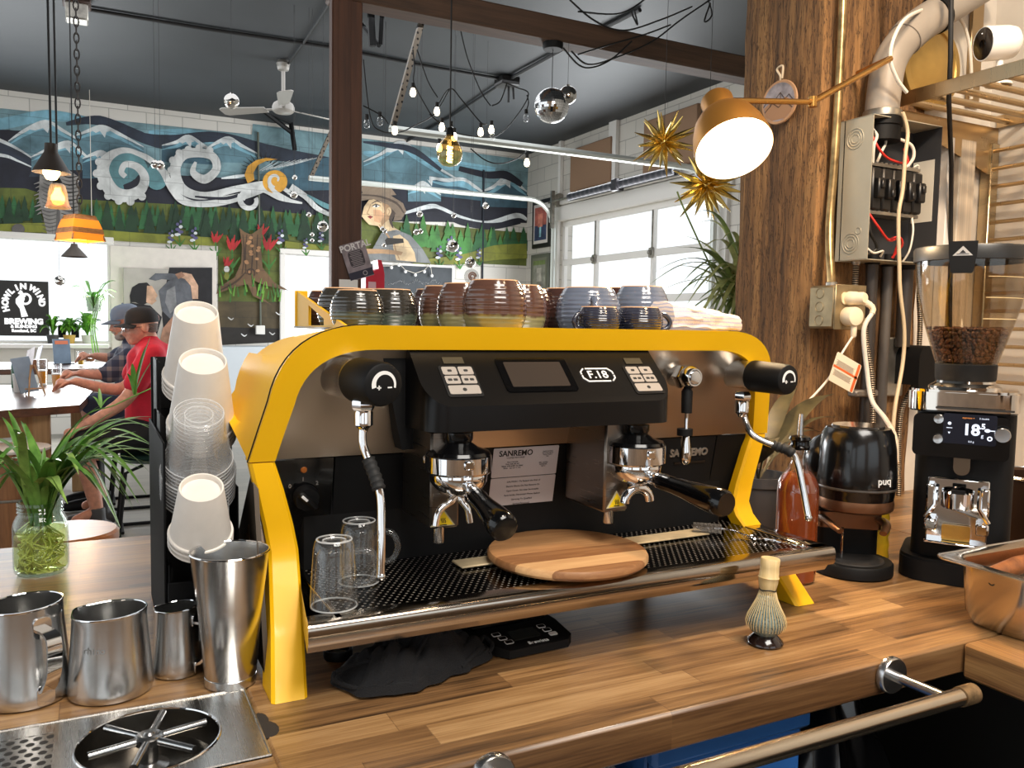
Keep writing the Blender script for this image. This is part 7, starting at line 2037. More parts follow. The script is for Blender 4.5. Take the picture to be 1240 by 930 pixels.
# chalk board with festoon
cb_ = thing('chalkboard', 'grey chalkboard under the mural, to the right of the post', 'chalkboard', wq(492, 346, .04))
wbox(MB(), (436, 316), (549, 362), .03, .03, bev=.004).build('chalk_frame', WHITEP, cb_)
wbox(MB(), (438, 319), (547, 360), .048, .008).build('chalk_panel', mat('chalk_grey', (70, 74, 78), .8, var=.12, vscale=4), cb_)
sc_ = MB(); r5 = random.Random(3)
for k in range(26):
 x = 468 + k * 2.6; y = 343 + 2 * sin(k * .8)
 sc_.tube([wq(x, y, .054), wq(x + r5.uniform(-1, 2.5), y - r5.uniform(1, 4), .054), wq(x + r5.uniform(0, 3), y + r5.uniform(-2, 1), .054)], .004, 4)
sc_.build('chalk_scribble', mat('chalk', (150, 152, 154), .9), cb_)
fs_ = thing('festoon', 'little garland of white globe bulbs across the chalkboard', 'light garland', wq(492, 330, .1))
fp_ = [(462, 324), (474, 324), (483, 321), (491, 329), (503, 333), (514, 329), (521, 322), (523, 334)]
MB().tube([wq(x, y - 2, .1) for x, y in fp_], .004, 5).build('cord', WIREW, fs_)
for x, y in fp_: MB().ball(wq(x, y, .1), .022, 10, 8).build('bulb', FROST, fs_)
# window sign
ws = thing('window_sign', 'black square brewery sign with white lettering in the big window', 'window sign', wq(28.5, 407, -.02))
wbox(MB(), (-4, 339), (60, 407), -.03, .01).build('sign_panel', mat('sign_black', (44, 42, 42), .5), ws)
SGW = emis('sign_white_glow', (255, 255, 255), 1.0)  # emission stands in for daylight behind the white letters
c_ = wq(28.5, 371, -.02)
def sgt(s_, size, px, py, rot=0.0, b=.01): text('sign_lettering', s_, size, mtx(wq(px, py, -.022), (0, -1, 0), (1, 0, 0)) @ Matrix.Rotation(rot, 4, 'Z'), SGW, ws, ext=.001, bold=b)
for k, ch in enumerate('HOWLIN'):
 a = radians(196 - k * 21); sgt(ch, .085, 28.5 + 22 * cos(a), 368 - 21 * sin(a), a - pi / 2, .006)
for k, ch in enumerate('WIND'):
 a = radians(58 - k * 19); sgt(ch, .085, 28.5 + 22 * cos(a), 368 - 21 * sin(a), a - pi / 2, .006)
sgt('BREWING', .085, 29, 389.5, b=.006); sgt('& BLENDING', .045, 29, 395.5, b=.003); sgt('Rossland, BC', .045, 29, 400.5, b=.003)
sgm = MB()
sgm.tube([wq(31 + 6 * cos(a), 362 - 6 * sin(a), -.022) for a in [2 * pi * k / 20 for k in range(20)]], .014, 6, closed=True)
sgm.poly([wq(x, y, -.0225) for x, y in ((19, 362), (24, 357), (29, 357), (30, 362), (28, 368), (34, 383), (26, 384), (24, 374), (19, 367))])
for k in range(3): sgm.tube([wq(23 + k * 3, 356 + k, -.022), wq(26 + k * 2.5, 352 + k * 3, -.022)], .016, 6)
sgm.build('sign_emblem', SGW, ws)
# pictures on the side wall next to the garage door
def xq(px, py, off=.03): return at(px, py, X=XR - off)
for i, (a, b, c, d, fcol, ins, lab) in enumerate([((645.5, 242), (667, 251), (667, 299), (645.5, 304), (24, 22, 22), [((176, 96, 84), (0.0, 1, .45, 1)), ((54, 66, 96), (0, 1, 0, .45)), ((214, 130, 110), (.3, .7, .4, .8)), ((150, 200, 220), (.42, .58, .1, .4))], 'black framed picture on the side wall beside the garage door, upper one'),
                                              ((643.5, 311), (665.5, 311), (665.5, 358), (643.5, 362), (92, 96, 84), [((128, 128, 116), (0, 1, 0, 1)), ((168, 164, 152), (.3, .7, .3, .75)), ((104, 120, 70), (0, 1, .85, 1))], 'green grey framed poster on the side wall beside the garage door, lower one')]):
 y0, y1 = xq(b[0], b[1]).y, xq(a[0], a[1]).y
 zt_, zb_ = xq(a[0], (a[1] + b[1]) / 2 - 2).z, xq(a[0], (c[1] + d[1]) / 2).z
 t = thing('framed_picture', lab, 'picture', (XR - .03, (y0 + y1) / 2, zb_))
 MB().box((XR - .02, (y0 + y1) / 2, (zt_ + zb_) / 2), (.04, y1 - y0, zt_ - zb_), bev=.008).build('frame', mat('frame_%d' % i, fcol, .5), t)
 w_, h_ = (y1 - y0) * .78, (zt_ - zb_) * .82; yc, zc = (y0 + y1) / 2, (zt_ + zb_) / 2
 MB().box((XR - .042, yc, zc), (.003, w_, h_)).build('mount', mat('mount_%d' % i, (214, 206, 200) if i == 0 else (116, 118, 100), .7), t)
 pmx = MB(); ms = []
 for k, (cc, (u0, u1, v0, v1)) in enumerate(ins):
  pmx.box((XR - .0445 - k * .001, yc + w_ * .42 * (1 - (u0 + u1)), zc + h_ * .42 * ((v0 + v1) - 1)), (.001, w_ * .84 * (u1 - u0), h_ * .84 * (v1 - v0)), k); ms.append(mat('print_%d_%d' % (i, k), cc, .6, var=.25, vscale=8))
 pmx.build('print', ms, t)
# flyer pinned to the post and red case behind it
fl_ = thing('flyer', 'tilted paper flyer headed PORTAL pinned to the brown post', 'flyer', at(433, 340, Y=PY - .01))
F = [at(x, y, Y=PY - .012) for x, y in ((410, 298), (439, 291), (455.5, 331), (425, 341))]
fc = sum(F, V()) / 4; fx = ((F[1] - F[0]) + (F[2] - F[3])).normalized(); fw = (F[1] - F[0]).length; fh = (F[0] - F[3]).length; Mf_ = mtx(fc, (0, -1, 0), fx)
MB().box((0, 0, 0), (fw, fh, .002), M=Mf_).build('flyer_sheet', mat('flyer_paper', (136, 124, 128), .7, var=.2, vscale=18), fl_)
text('flyer_lettering', 'PORTAL', .042, Mf_ @ Matrix.Translation((.01, fh * .38, .0016)), mat('flyer_white', (222, 216, 214), .6), fl_, bold=.001)
q = MB(); q.prism(rrect(fw * .62, fh * .46, .02), .0012, .0018, M=Mf_ @ Matrix.Translation((0, .01, 0)), mi=0)
for k in range(11): q.box((0, .05 - k * .008, .0022), (fw * .5 - .006 * (k % 3), .0028, .0006), 1, M=Mf_)
q.box((0, -fh * .38, .0016), (fw, fh * .2, .0008), 2, M=Mf_); q.lathe([(.008, .0022), (.012, .0022)], 14, M=Mf_ @ Matrix.Translation((.02, -fh * .38, 0)), mi=1)
q.build('flyer_print', [mat('flyer_dark', (64, 56, 62), .7), mat('flyer_grey', (160, 150, 152), .7), mat('flyer_band', (46, 44, 60), .7)], fl_)
o = MB().box(tuple(at(422, 345, Y=PY - .012)), (.09, .003, .05)).build('paper_note', WHITEP, origin=at(422, 349, Y=PY - .01)); tag(o, 'small pale note pinned under the flyer on the post', 'note')
re = thing('red_case', 'bright red case standing behind the brown post, above the dark cups', 'red case', at(450, 372, Y=4.6))
rp0 = at(451, 345, Y=4.6)
MB().prism([(-.055, -.12), (.055, -.12), (.055, .06), (.048, .10), (.036, .14), (.014, .14), (.02, .09), (-.055, .05)], -.05, .05, M=mtx(rp0, (0, -1, 0), (1, 0, 0))).build('case_body', mat('case_red', (214, 32, 60), .35, var=.05), re)
MB().box(tuple(rp0 + V((-.018, -.052, -.02))), (.045, .004, .07), bev=.001).build('case_label', mat('case_label_pale', (226, 180, 190), .5), re)
MB().tube([at(452, 372, Y=4.62), at(452, 520, Y=4.62)], .02, 12).lathe([(0, 0), (.16, 0), (.16, .015), (.03, .03), (0, .03)], 24, (at(452, 520, Y=4.62).x, 4.62, 0)).tube([V((at(452, 520, Y=4.62).x, 4.62, 0.02)), at(452, 520, Y=4.62)], .02, 12).build('case_stand', BLACKM, re)
# garage door hardware
RAIL = mat('rail_galvanised', (214, 218, 212), .35, .6)
zr_ = 3.05
for Y_, lab in ((9.9, 'far horizontal garage door track that curves down beside the pictures'), (6.62, 'near horizontal garage door track high across the room')):
 zr_ = 3.05 if Y_ > 8 else 2.95
 t = thing('door_track', lab, 'door track', (4.0, Y_, zr_))
 R0 = .38; xw = XR - .12
 xl = at(374, 222, Y=9.9).x if Y_ > 8 else at(472, 154, Y=6.62).x
 path = [(xl, Y_, zr_), (xw - R0, Y_, zr_)] + [(xw - R0 + R0 * sin(a), Y_, zr_ - R0 + R0 * cos(a)) for a in [pi / 2 * k / 8 for k in range(1, 9)]] + [(xw, Y_, .1)]
 MB().tube(path, .033, 8).build('track_rail', RAIL, t)
 if Y_ > 8: hang = [((374, 222), (399, 145)), ((374, 222), (399, 158))]
 else: hang = [((472, 153), (500, 66)), ((497, 72), (512, 28))]
 PER = dots('perforated_angle', (128, 118, 106), (52, 48, 46), pitch=.05, r=.2, plane=(2, 0), rough=.5)
 A = V((xl, Y_, zr_))
 B = V((xl + (.35 if Y_ > 8 else .25), Y_, ZC)); hm_ = MB()
 dd = B - A
 hm_.box((0, 0, dd.length / 2), (.045, .006, dd.length), M=mtx(A, dd, (0, -1, 0))); hm_.box((.02, .02, dd.length / 2), (.006, .04, dd.length), M=mtx(A, dd, (0, -1, 0)))
 hm_.build('hanger_angle', PER, t)
 if Y_ > 8:
  MB().box(tuple(wq(660, 243, 0.9) * 0 + V((xw - .05, Y_ - .05, zr_ - .12))), (.05, .04, .5)).lathe([(0, 0), (.09, 0), (.09, .05), (0, .05)], 16, M=mtx((XR - .05, Y_, gt + .28), (0, -1, 0))).build('cable_drum', GALV, t)
sp_ = thing('torsion_spring', 'dark torsion spring bar above the garage door', 'door spring', xq(760, 225, .2))
s0_, s1_ = xq(690, 239, .18), xq(818, 206, .18); zc_ = (s0_.z + s1_.z) / 2; s0_.z = s1_.z = zc_
SPR = NT('spring_coil'); n = SPR; wv = n.node('ShaderNodeTexWave', i_Scale=3.0, bands_direction='Y'); n.link(n.coords(), wv.inputs['Vector']); n.base(n.ramp(wv.outputs['Fac'], [(.4, (44, 44, 52)), (.95, (78, 76, 82))])); n.b.inputs['Roughness'].default_value = .5
MB().tube([s0_, s1_], .052, 14).build('spring', SPR.m, sp_)
MB().tube([V((s0_.x, gy1, zc_)), V((s0_.x, gy0, zc_))], .014, 8).build('shaft', GALV, sp_)
mid = s0_.lerp(s1_, .5)
MB().box(tuple(mid), (.12, .12, .14), bev=.01).build('centre_bracket', mat('bracket_dark', (52, 50, 54), .5), sp_)
# ceiling services
def cq(px, py, z=ZC - .02): return at(px, py, Z=z)
cc = thing('ceiling_conduit', 'dark conduit running across the charcoal ceiling to a black junction box', 'conduit', cq(614, 98))
J = cq(614, 97, ZC - .03)
MB().tube([cq(104, 11), cq(250, 35), cq(400, 57), cq(500, 77), J], .016, 8).tube([J, cq(690, 55), cq(775, 12)], .018, 8).tube([J, cq(545, 142), cq(480, 178)], .015, 8).build('conduit_body', mat('conduit_dark', (34, 34, 36), .5), cc)
MB().box((J.x, J.y, ZC - .05), (.2, .2, .09), bev=.01).build('junction_box', mat('junction_black', (24, 22, 22), .5), cc)
MB().tube([J + V((.02, 0, -.05)), J + V((.02, 0, -.22))], .012, 8).tube([J + V((.07, .0, -.05)), J + V((.08, 0, -.18))], .012, 8).build('cable_drop', WIREK, cc)
cb2 = thing('ceiling_box', 'pale metal box on the ceiling holding the lamp chain at the top left', 'ceiling box', cq(93, 12))
MB().box(tuple(cq(93, 12, ZC - .09)), (.16, .16, .18), bev=.01).build('box_body', GALV, cb2)
MB().box(tuple(cq(93, 2, ZC - .03)), (.2, .2, .06), bev=.01).build('box_base', mat('rusty_plate', (70, 50, 42), .6), cb2)
# ceiling fan
fcx = cq(343, 76, ZC - .02)
fn = thing('ceiling_fan', 'grey three bladed ceiling fan hanging from the charcoal ceiling', 'ceiling fan', fcx)
FB = mat('fan_grey', (164, 160, 154), .35, .5)
fz = at(344, 132, Y=fcx.y).z
MB().lathe([(0, .0), (.05, -.0), (.065, -.03), (.05, -.09), (.02, -.1)], 24, (fcx.x, fcx.y, ZC)).build('canopy', FB, fn)
MB().tube([(fcx.x, fcx.y, ZC - .08), (fcx.x, fcx.y, fz + .1)], .018, 12).build('down_rod', FB, fn)
MB().lathe([(0, .14), (.035, .13), (.045, .08), (.09, .05), (.105, .02), (.105, -.02), (.08, -.04), (0, -.045)], 28, (fcx.x, fcx.y, fz)).build('motor', FB, fn)
for k in range(3):
 a = radians(20 + 120 * k); Mb2 = Matrix.Translation((fcx.x, fcx.y, fz)) @ Matrix.Rotation(a, 4, 'Z') @ Matrix.Rotation(radians(13), 4, 'X')
 b = MB().box((.14, 0, 0), (.12, .03, .008), M=Mb2); b.prism([(.18, -.05), (.62, -.075), (.66, -.05), (.66, .05), (.62, .075), (.18, .05)], -.004, .004, M=Mb2); b.build('blade', FB, fn)
MB().tube(bez([fcx + V((.03, 0, -.02)), fcx + V((.05, -.3, -.0)), cq(395, 12, ZC - .03), cq(402, -5, ZC - .03)], 6), .012, 6).build('supply_cable', WIREK, fn)
br_ = thing('wall_bracket', 'black steel angle bracket under the ceiling below the fan', 'bracket', wq(357, 170, .2))
MB().tube([wq(318, 133, .5), wq(355, 162, .1)], .028, 6).tube([wq(352, 148, .15), wq(357, 182, .15)], .03, 6).tube([wq(318, 133, .5), wq(352, 148, .15)], .028, 6).build('bracket_bar', BLACKM, br_)
b2 = thing('wall_bracket', 'black angle bracket high on the ceiling right of the brown post', 'bracket', cq(456, 30))
MB().tube([cq(449, 15), at(451, 56, Y=cq(449, 15).y)], .03, 6).tube([cq(463, 15), at(461, 54, Y=cq(449, 15).y)], .02, 6).tube([cq(436, 28), at(459, 55, Y=cq(449, 15).y)], .02, 6).build('bracket_bar', BLACKM, b2)
# pendants
GLOWY = emis('warm_filament', (255, 214, 140), 7.0)
def bulb(t, c, r_, glow=GLOWY): MB().lathe([(0, -r_ * 1.25), (r_ * .6, -r_ * 1.1), (r_, -r_ * .4), (r_ * .95, r_ * .2), (r_ * .5, r_ * 1.0), (r_ * .42, r_ * 1.5), (0, r_ * 1.5)], 16, tuple(c)).build('bulb', glow, t)
c1 = at(62, 196, Y=5.1)
t = thing('pendant_lamp', 'black cone pendant lamp, left one of the lit hanging lamps', 'pendant lamp', c1)
S_ = (at(86, 205, Y=5.1) - at(38, 205, Y=5.1)).length / 2
MB().lathe([(.03, .095), (.033, .05), (.045, .03), (S_, -.055), (S_ * .99, -.058), (.042, .026)], 32, tuple(c1)).build('cone_shade', mat('cone_dark', (58, 48, 40), .5), t)
MB().tube([c1 + V((0, 0, .09)), V((c1.x, c1.y, ZC))], .006, 8).build('cord', WIREK, t); bulb(t, c1 + V((0, 0, -.045)), .042)
c2 = at(70, 238, Y=5.5)
t = thing('pendant_lamp', 'small amber glass bell pendant lamp just below the black cone lamp', 'pendant lamp', c2)
MB().lathe([(.025, .075), (.04, .06), (.05, .02), (.055, -.03), (.068, -.065), (.066, -.066), (.052, -.028)], 28, tuple(c2)).build('glass_shade', thin_glass('amber_glass', (255, 214, 150), .06, .05, .4, .22), t)
MB().lathe([(0, .11), (.014, .105), (.026, .08), (.026, .07), (0, .07)], 16, tuple(c2)).build('lamp_cap', BLACKM, t)
MB().tube([c2 + V((0, 0, .1)), V((c2.x, c2.y, ZC))], .006, 8).build('cord', WIREK, t); bulb(t, c2 + V((0, 0, -.005)), .036)
c3 = at(97, 280, Y=5.4)
t = thing('pendant_lamp', 'square wooden slatted pendant lamp with glowing amber sides on a chain', 'pendant lamp', c3)
WL = wood('lamp_slat_wood', (120, 80, 46), (176, 124, 74), axis=0, scale=2); AMB = mat('amber_panel', (226, 140, 40), .5, emit=.55, ec=(255, 136, 24))
k3 = .74
for z0, z1, w0, w1, mt, nm in ((.085, .115, .075, .095, WL, 'wood_band'), (.02, .085, .095, .115, AMB, 'amber_panel'), (-.02, .02, .116, .124, WL, 'wood_band'), (-.075, -.02, .122, .125, AMB, 'amber_panel')):
 q = MB(); Rz = Matrix.Translation(c3) @ Matrix.Rotation(.5, 4, 'Z') @ Matrix.Scale(k3, 4)
 for k in range(4): q.add([(-w1, -w1, z0), (w1, -w1, z0), (w0, -w0, z1), (-w0, -w0, z1), (-w1, -w1 + .006, z0), (w1, -w1 + .006, z0), (w0, -w0 + .006, z1), (-w0, -w0 + .006, z1)], [(0, 1, 2, 3), (4, 5, 6, 7), (0, 1, 5, 4), (3, 2, 6, 7)], M=Rz @ Matrix.Rotation(k * pi / 2, 4, 'Z'))
 q.build(nm, mt, t)
q = MB()
for k in range(4): q.tube([Rz @ Matrix.Rotation(k * pi / 2, 4, 'Z') @ V((-.078, -.078, .115)), Rz @ Matrix.Rotation(k * pi / 2, 4, 'Z') @ V((-.128, -.128, -.075))], .006, 6)
q.box((0, 0, .115), (.16, .16, .012), M=Rz); q.build('corner_post', WL, t); bulb(t, c3 + V((0, 0, .02)), .04)
q = MB(); top_ = V((c3.x, c3.y, ZC)); nl = int((ZC - c3.z - .12) / .045)
for k in range(nl):
 cz = c3.z + .135 + k * .045; e = [(.013 * cos(a) * (1 if k % 2 else 0), .013 * cos(a) * (0 if k % 2 else 1), .03 * sin(a)) for a in [2 * pi * i / 10 for i in range(10)]]
 q.tube([V((c3.x + x, c3.y + y, cz + z)) for x, y, z in e], .004, 4, closed=True)
q.build('chain', mat('chain_dark', (60, 54, 50), .45, .6), t)
c4 = at(90, 304, Y=6.6)
t = thing('pendant_lamp', 'small dark cone pendant seen under the wooden slatted lamp', 'pendant lamp', c4)
MB().lathe([(.02, .05), (.025, .03), (.085, -.04), (.083, -.042), (.02, .026)], 20, tuple(c4)).build('cone_shade', mat('cone_grey', (92, 86, 80), .5), t); MB().tube([c4 + V((0, 0, .05)), V((c4.x, c4.y, ZC))], .005, 6).build('cord', WIREK, t)
# edison globe
ce_ = at(544.5, 186, Y=3.75)
t = thing('globe_bulb', 'large amber globe bulb glowing on a long black cord', 'globe bulb', ce_)
MB().lathe([(.018, .09), (.022, .075), (.045, .05), (.06, .015), (.0625, -.005), (.055, -.035), (.035, -.055), (0, -.064)], 32, tuple(ce_)).build('bulb_glass', thin_glass('amber_globe', (255, 226, 170), .08, .03, .5), t)
MB().tube([ce_ + V((.012 * cos(a), .012 * sin(a), -.04 + .075 * k / 24)) for k, a in [(k, k * pi / 2 * .9) for k in range(25)]], .0045, 6).build('filament', emis('filament_hot', (255, 214, 140), 14.0), t)
MB().lathe([(.0, .125), (.012, .122), (.017, .115), (.019, .085), (.0, .085)], 18, tuple(ce_)).build('lamp_holder', BLACKM, t)
MB().tube([ce_ + V((0, 0, .12)), V((ce_.x, ce_.y, ZC))], .004, 6).build('cord', WIREK, t)
# string lights
sl = thing('string_lights', 'drooping string of small clear bulbs under the ceiling right of the brown post', 'string lights', at(540, 140, Y=5.2))
SB = emis('string_bulb_lit', (255, 236, 200), 5.0)
Ys = 5.2
runs = [[(500, 60), (502, 82), (501, 100), (512, 122), (524, 140), (530, 128), (545, 107), (560, 122), (582, 148), (590, 150)], [(440, 72), (448, 140), (460, 158), (484, 160), (502, 152), (526, 138), (545, 107)], [(520, 138), (545, 158), (574, 165), (602, 164), (626, 140), (640, 114), (626, 106), (612, 100)],
  [(505, 60), (518, 98), (530, 118)], [(548, 5), (556, 30), (566, 70), (582, 110), (594, 128)], [(570, 180), (588, 194), (606, 198), (626, 192), (638, 182)], [(614, 100), (606, 122), (596, 128)], [(638, 115), (640, 124), (638, 132)], [(440, 128), (462, 140), (470, 150)]]
q = MB()
for r_ in runs: q.tube(bez([at(x, y, Y=Ys) for x, y in r_], 5), .0045, 5, caps=False)
q.build('cord', WIREK, sl)
for i, (x, y, lit) in enumerate([(500, 112, 1), (529, 135, 1), (478, 158, 1), (535, 154, 1), (582, 160, 1), (595, 157, 1), (550, 166, 1), (532, 179, 1), (638, 197, 1), (637, 143, 0), (444, 150, 0), (460, 147, 0), (596, 165, 0), (546, 158, 0)]):
 c_ = at(x, y, Y=Ys); r_ = .021
 bo2 = MB().lathe([(0, -r_ * 1.4), (r_ * .7, -r_ * 1.1), (r_, -r_ * .3), (r_ * .75, r_ * .7), (r_ * .5, r_ * 1.3), (0, r_ * 1.3)], 12, tuple(c_)).build('bulb', SB if lit else GLASS, sl)
 MB().lathe([(0, r_ * 1.3), (r_ * .62, r_ * 1.3), (r_ * .62, r_ * 2.8), (0, r_ * 2.9)], 10, tuple(c_)).build('socket', WIREK, bo2)
# wires bunched on the beam
wb_ = MB(); Yb = PY - .03
for r_ in ([(692, 62), (712, 78), (745, 70), (790, 50), (830, 20), (905, -30)], [(690, 0), (720, 25), (755, 37), (800, 24), (838, 8)], [(700, 66), (735, 55), (780, 42), (812, 30)], [(682, 58), (700, 78), (716, 82), (740, 72), (765, 50)], [(700, 14), (752, 16), (790, -8)], [(764, 14), (772, 30), (768, 12)], [(856, -5), (862, 18), (853, 26), (860, 4)]):
 wb_.tube(bez([at(x, y, Y=Yb) for x, y in r_], 6), .0048, 6, caps=False)
tag(wb_.build('cable_bundle', WIREK, origin=at(740, 60, Y=Yb)), 'loose black cables looping along the ceiling beam', 'cables')
# mirror balls
MIRB = NT('mirror_tiles'); n = MIRB; n.base((214, 210, 204)); n.b.inputs['Metallic'].default_value = 1; n.b.inputs['Roughness'].default_value = .06
tcn = n.node('ShaderNodeTexCoord'); vo = n.node('ShaderNodeTexVoronoi', i_Scale=26.0); vo.feature = 'F1'; n.link(tcn.outputs['Object'], vo.inputs['Vector']); n.bump(vo.outputs['Distance'], .35, .02)
db = at(668, 128, Y=PY + .05); R_ = .0925
t = thing('mirror_ball', 'big mirror ball hanging from the ceiling beam', 'mirror ball', db)
mb = MB(); nr = 22
for i in range(nr):
 a0, a1 = -pi / 2 + pi * i / nr, -pi / 2 + pi * (i + 1) / nr; m_ = max(4, int(2 * nr * cos((a0 + a1) / 2)))
 for k in range(m_):
  b0_, b1_ = 2 * pi * k / m_, 2 * pi * (k + .94) / m_
  P = lambda a, b: db + V((cos(a) * cos(b), cos(a) * sin(b), sin(a))) * R_
  mb.add([P(a0, b0_), P(a0, b1_), P(a1 - .008, b1_), P(a1 - .008, b0_)], [(0, 1, 2, 3)])
mb.ball(db, R_ * .985, 24, 16, 1)
mb.build('ball', [CHROME, mat('ball_core', (70, 68, 66), .4)], t, smooth=False)
MB().tube([db + V((0, 0, R_ * .98)), V((db.x, db.y, bz))], .002, 5).build('hanging_wire', WIREK, t)
MB().lathe([(0, -.035), (.05, -.035), (.055, -.02), (.055, 0), (0, 0)], 20, (db.x, db.y, bz)).build('motor', BLACKM, t)
balls = [(687.5, 115, 11, PY, 'small mirror ball touching the big one on its right'), (280.5, 122.5, 9, 6.2, 'silver ball hanging left of the ceiling fan'), (188, 199, 5, 6.4, 'small silver ball left of the pair before the spiral cloud'), (194, 200, 5.5, 6.4, 'small silver ball right of the pair before the spiral cloud'),
         (357, 215, 3, 6.8, 'tiny silver ball just left of the post, topmost'), (356, 236, 4.5, 6.8, 'silver ball before the painted sun, left of the post'), (374, 260, 3, 6.8, 'tiny silver ball below the painted sun'), (378, 284, 2.5, 6.8, 'tiny silver ball above another, left of the post'), (378, 291, 2.5, 6.8, 'tiny silver ball, lowest left of the post'),
         (391, 274, 6.5, 6.2, 'silver ball close beside the brown post on its left'), (72, 340, 6, 7.5, 'silver ball hanging in the big window'), (508, 259, 4, 6.8, 'silver ball right of the painted hat'), (549.5, 261, 3.2, 6.8, 'silver ball before the painted snow ridge'), (504, 281, 3.6, 6.8, 'left of two touching silver balls before the forest'), (509, 280, 3.2, 6.8, 'right of two touching silver balls before the forest'),
         (463, 277, 2.8, 6.8, 'upper silver ball at the painted neck'), (466, 280, 3, 6.8, 'lower silver ball at the painted neck'), (465, 297, 2.8, 6.8, 'silver ball above the red case'), (588, 249, 4, 6.8, 'silver ball by the garage door track before the mural'), (548, 298, 7.5, 6.0, 'larger silver ball over the painted meadow'), (569.5, 318, 6.5, 6.0, 'silver ball above the clear disc, right of the chalkboard')]
for x, y, r_, Y_, lab in balls:
 c_ = at(x, y, Y=Y_); rr_ = r_ * ((c_ - CAMP).dot(FW)) / FOC
 t = thing('mirror_ball', lab, 'mirror ball', c_)
 MB().ball(c_, rr_, 16, 12).lathe([(0, rr_ * 1.12), (rr_ * .22, rr_ * 1.1), (rr_ * .24, rr_ * .9)], 10, tuple(c_)).build('ball', MIRB.m, t); MB().tube([c_ + V((0, 0, rr_)), V((c_.x, c_.y, ZC if Y_ > 4 else bz))], .0012, 4).build('hanging_thread', WIREK, t)
c_ = at(571, 335, Y=6.0); rr_ = .06
t = thing('glass_disc', 'clear swirled disc hanging right of the chalkboard', 'glass ornament', c_)
MB().lathe([(0, -.01), (rr_, -.01), (rr_, .01), (0, .01)], 28, M=mtx(c_, (0, -1, 0))).build('disc', thin_glass('disc_glass', (240, 240, 240), .2, .1, .6), t); MB().tube([c_ + V((rr_ * .6 * cos(a) * (1 - a / 16), -.012, rr_ * .6 * sin(a) * (1 - a / 16))) for a in [k * .4 for k in range(30)]], .006, 6).build('swirl', mat('swirl_brown', (170, 130, 110), .4), t); MB().tube([c_ + V((0, 0, rr_)), V((c_.x, c_.y, ZC))], .0012, 4).build('hanging_thread', WIREK, t)
# cafe table, stools, chair
TBZ = .82
DKW = wood('dark_table_wood', (64, 40, 28), (104, 68, 48), axis=0, scale=.6, rough=.3, coat=.4)
tb = thing('cafe_table', 'long dark wooden cafe table where the two men sit', 'table', (-.4, 6.6, 0))
poly = [(-1.5, 5.02), (-.085, 5.82), (.03, 7.5), (-1.4, 7.7)]
MB().prism(poly, TBZ - .05, TBZ, ).build('table_top', DKW, tb)
LTW = wood('pale_timber', (150, 112, 74), (196, 156, 108), axis=2, scale=.6, rough=.6)
for x, y in ((-.30, 5.9), (-.12, 7.3), (-1.2, 5.5), (-1.2, 7.4)): MB().box((x, y, (TBZ - .05) / 2), (.10, .10, TBZ - .05), bev=.006).build('leg', LTW, tb)
MB().box((-.72, 5.66, TBZ - .12), (.9, .03, .13), rz=radians(29)).build('apron', LTW, tb)
TB2 = .90
t2 = thing('cafe_table', 'second bright topped table farther back below the big window', 'table', (-.4, 9.1, 0))
MB().box((-.45, 9.1, TB2 - .025), (1.9, 1.3, .05), bev=.006).build('table_top', DKW, t2)
for x, y in ((-1.3, 8.55), (.4, 8.55), (-1.3, 9.65), (.4, 9.65)): MB().box((x, y, (TB2 - .05) / 2), (.07, .07, TB2 - .05)).build('leg', BLACKM, t2)
# stool with a wooden seat right behind the bar
sc_ = at(82, 642, Z=.70)
st = thing('bar_stool', 'round orange brown wooden stool just beyond the bar, behind the jar', 'stool', (sc_.x, sc_.y, 0))
SW = wood('stool_wood', (150, 84, 44), (196, 122, 70), axis=0, scale=1, rough=.3, coat=.3)
rs = (at(143, 640, Z=.70) - sc_).length
MB().lathe([(0, .66), (rs - .01, .66), (rs, .668), (rs, .692), (rs - .008, .70), (0, .70)], 48, (sc_.x, sc_.y, 0)).build('seat', SW, st)
for k in range(4):
 a = pi / 4 + k * pi / 2; MB().tube([(sc_.x + rs * .6 * cos(a), sc_.y + rs * .6 * sin(a), .66), (sc_.x + rs * .95 * cos(a), sc_.y + rs * .95 * sin(a), 0.002)], .016, 10).build('leg', BLACKM, st)
MB().tube([(sc_.x + rs * .82 * cos(a), sc_.y + rs * .82 * sin(a), .22) for a in [2 * pi * k / 32 for k in range(32)]], .009, 8, closed=True).build('foot_ring', BLACKM, st)
s2 = at(12, 541, Z=.62)
dr = thing('drum_table', 'round barrel table with white top at the left edge behind the plant', 'round table', (s2.x, s2.y, 0))
rd = (at(57, 541, Z=.62) - s2).length
MB().lathe([(0, .60), (rd, .60), (rd + .006, .606), (rd + .006, .616), (rd, .62), (0, .62)], 44, (s2.x, s2.y, 0)).build('table_top', mat('white_top', (222, 214, 204), .35, var=.06, vscale=6), dr)
MB().lathe([(0, .002), (rd * .86, .002), (rd * .97, .3), (rd * .93, .60), (0, .60)], 36, (s2.x, s2.y, 0)).build('barrel', wood('barrel_wood', (112, 72, 42), (164, 112, 70), axis=2, scale=.8, rough=.55), dr)
MB().tube([(s2.x + (rd * .96 + .003) * cos(a), s2.y + (rd * .96 + .003) * sin(a), .34) for a in [2 * pi * k / 36 for k in range(36)]], .008, 6, closed=True).build('hoop', GALV, dr)
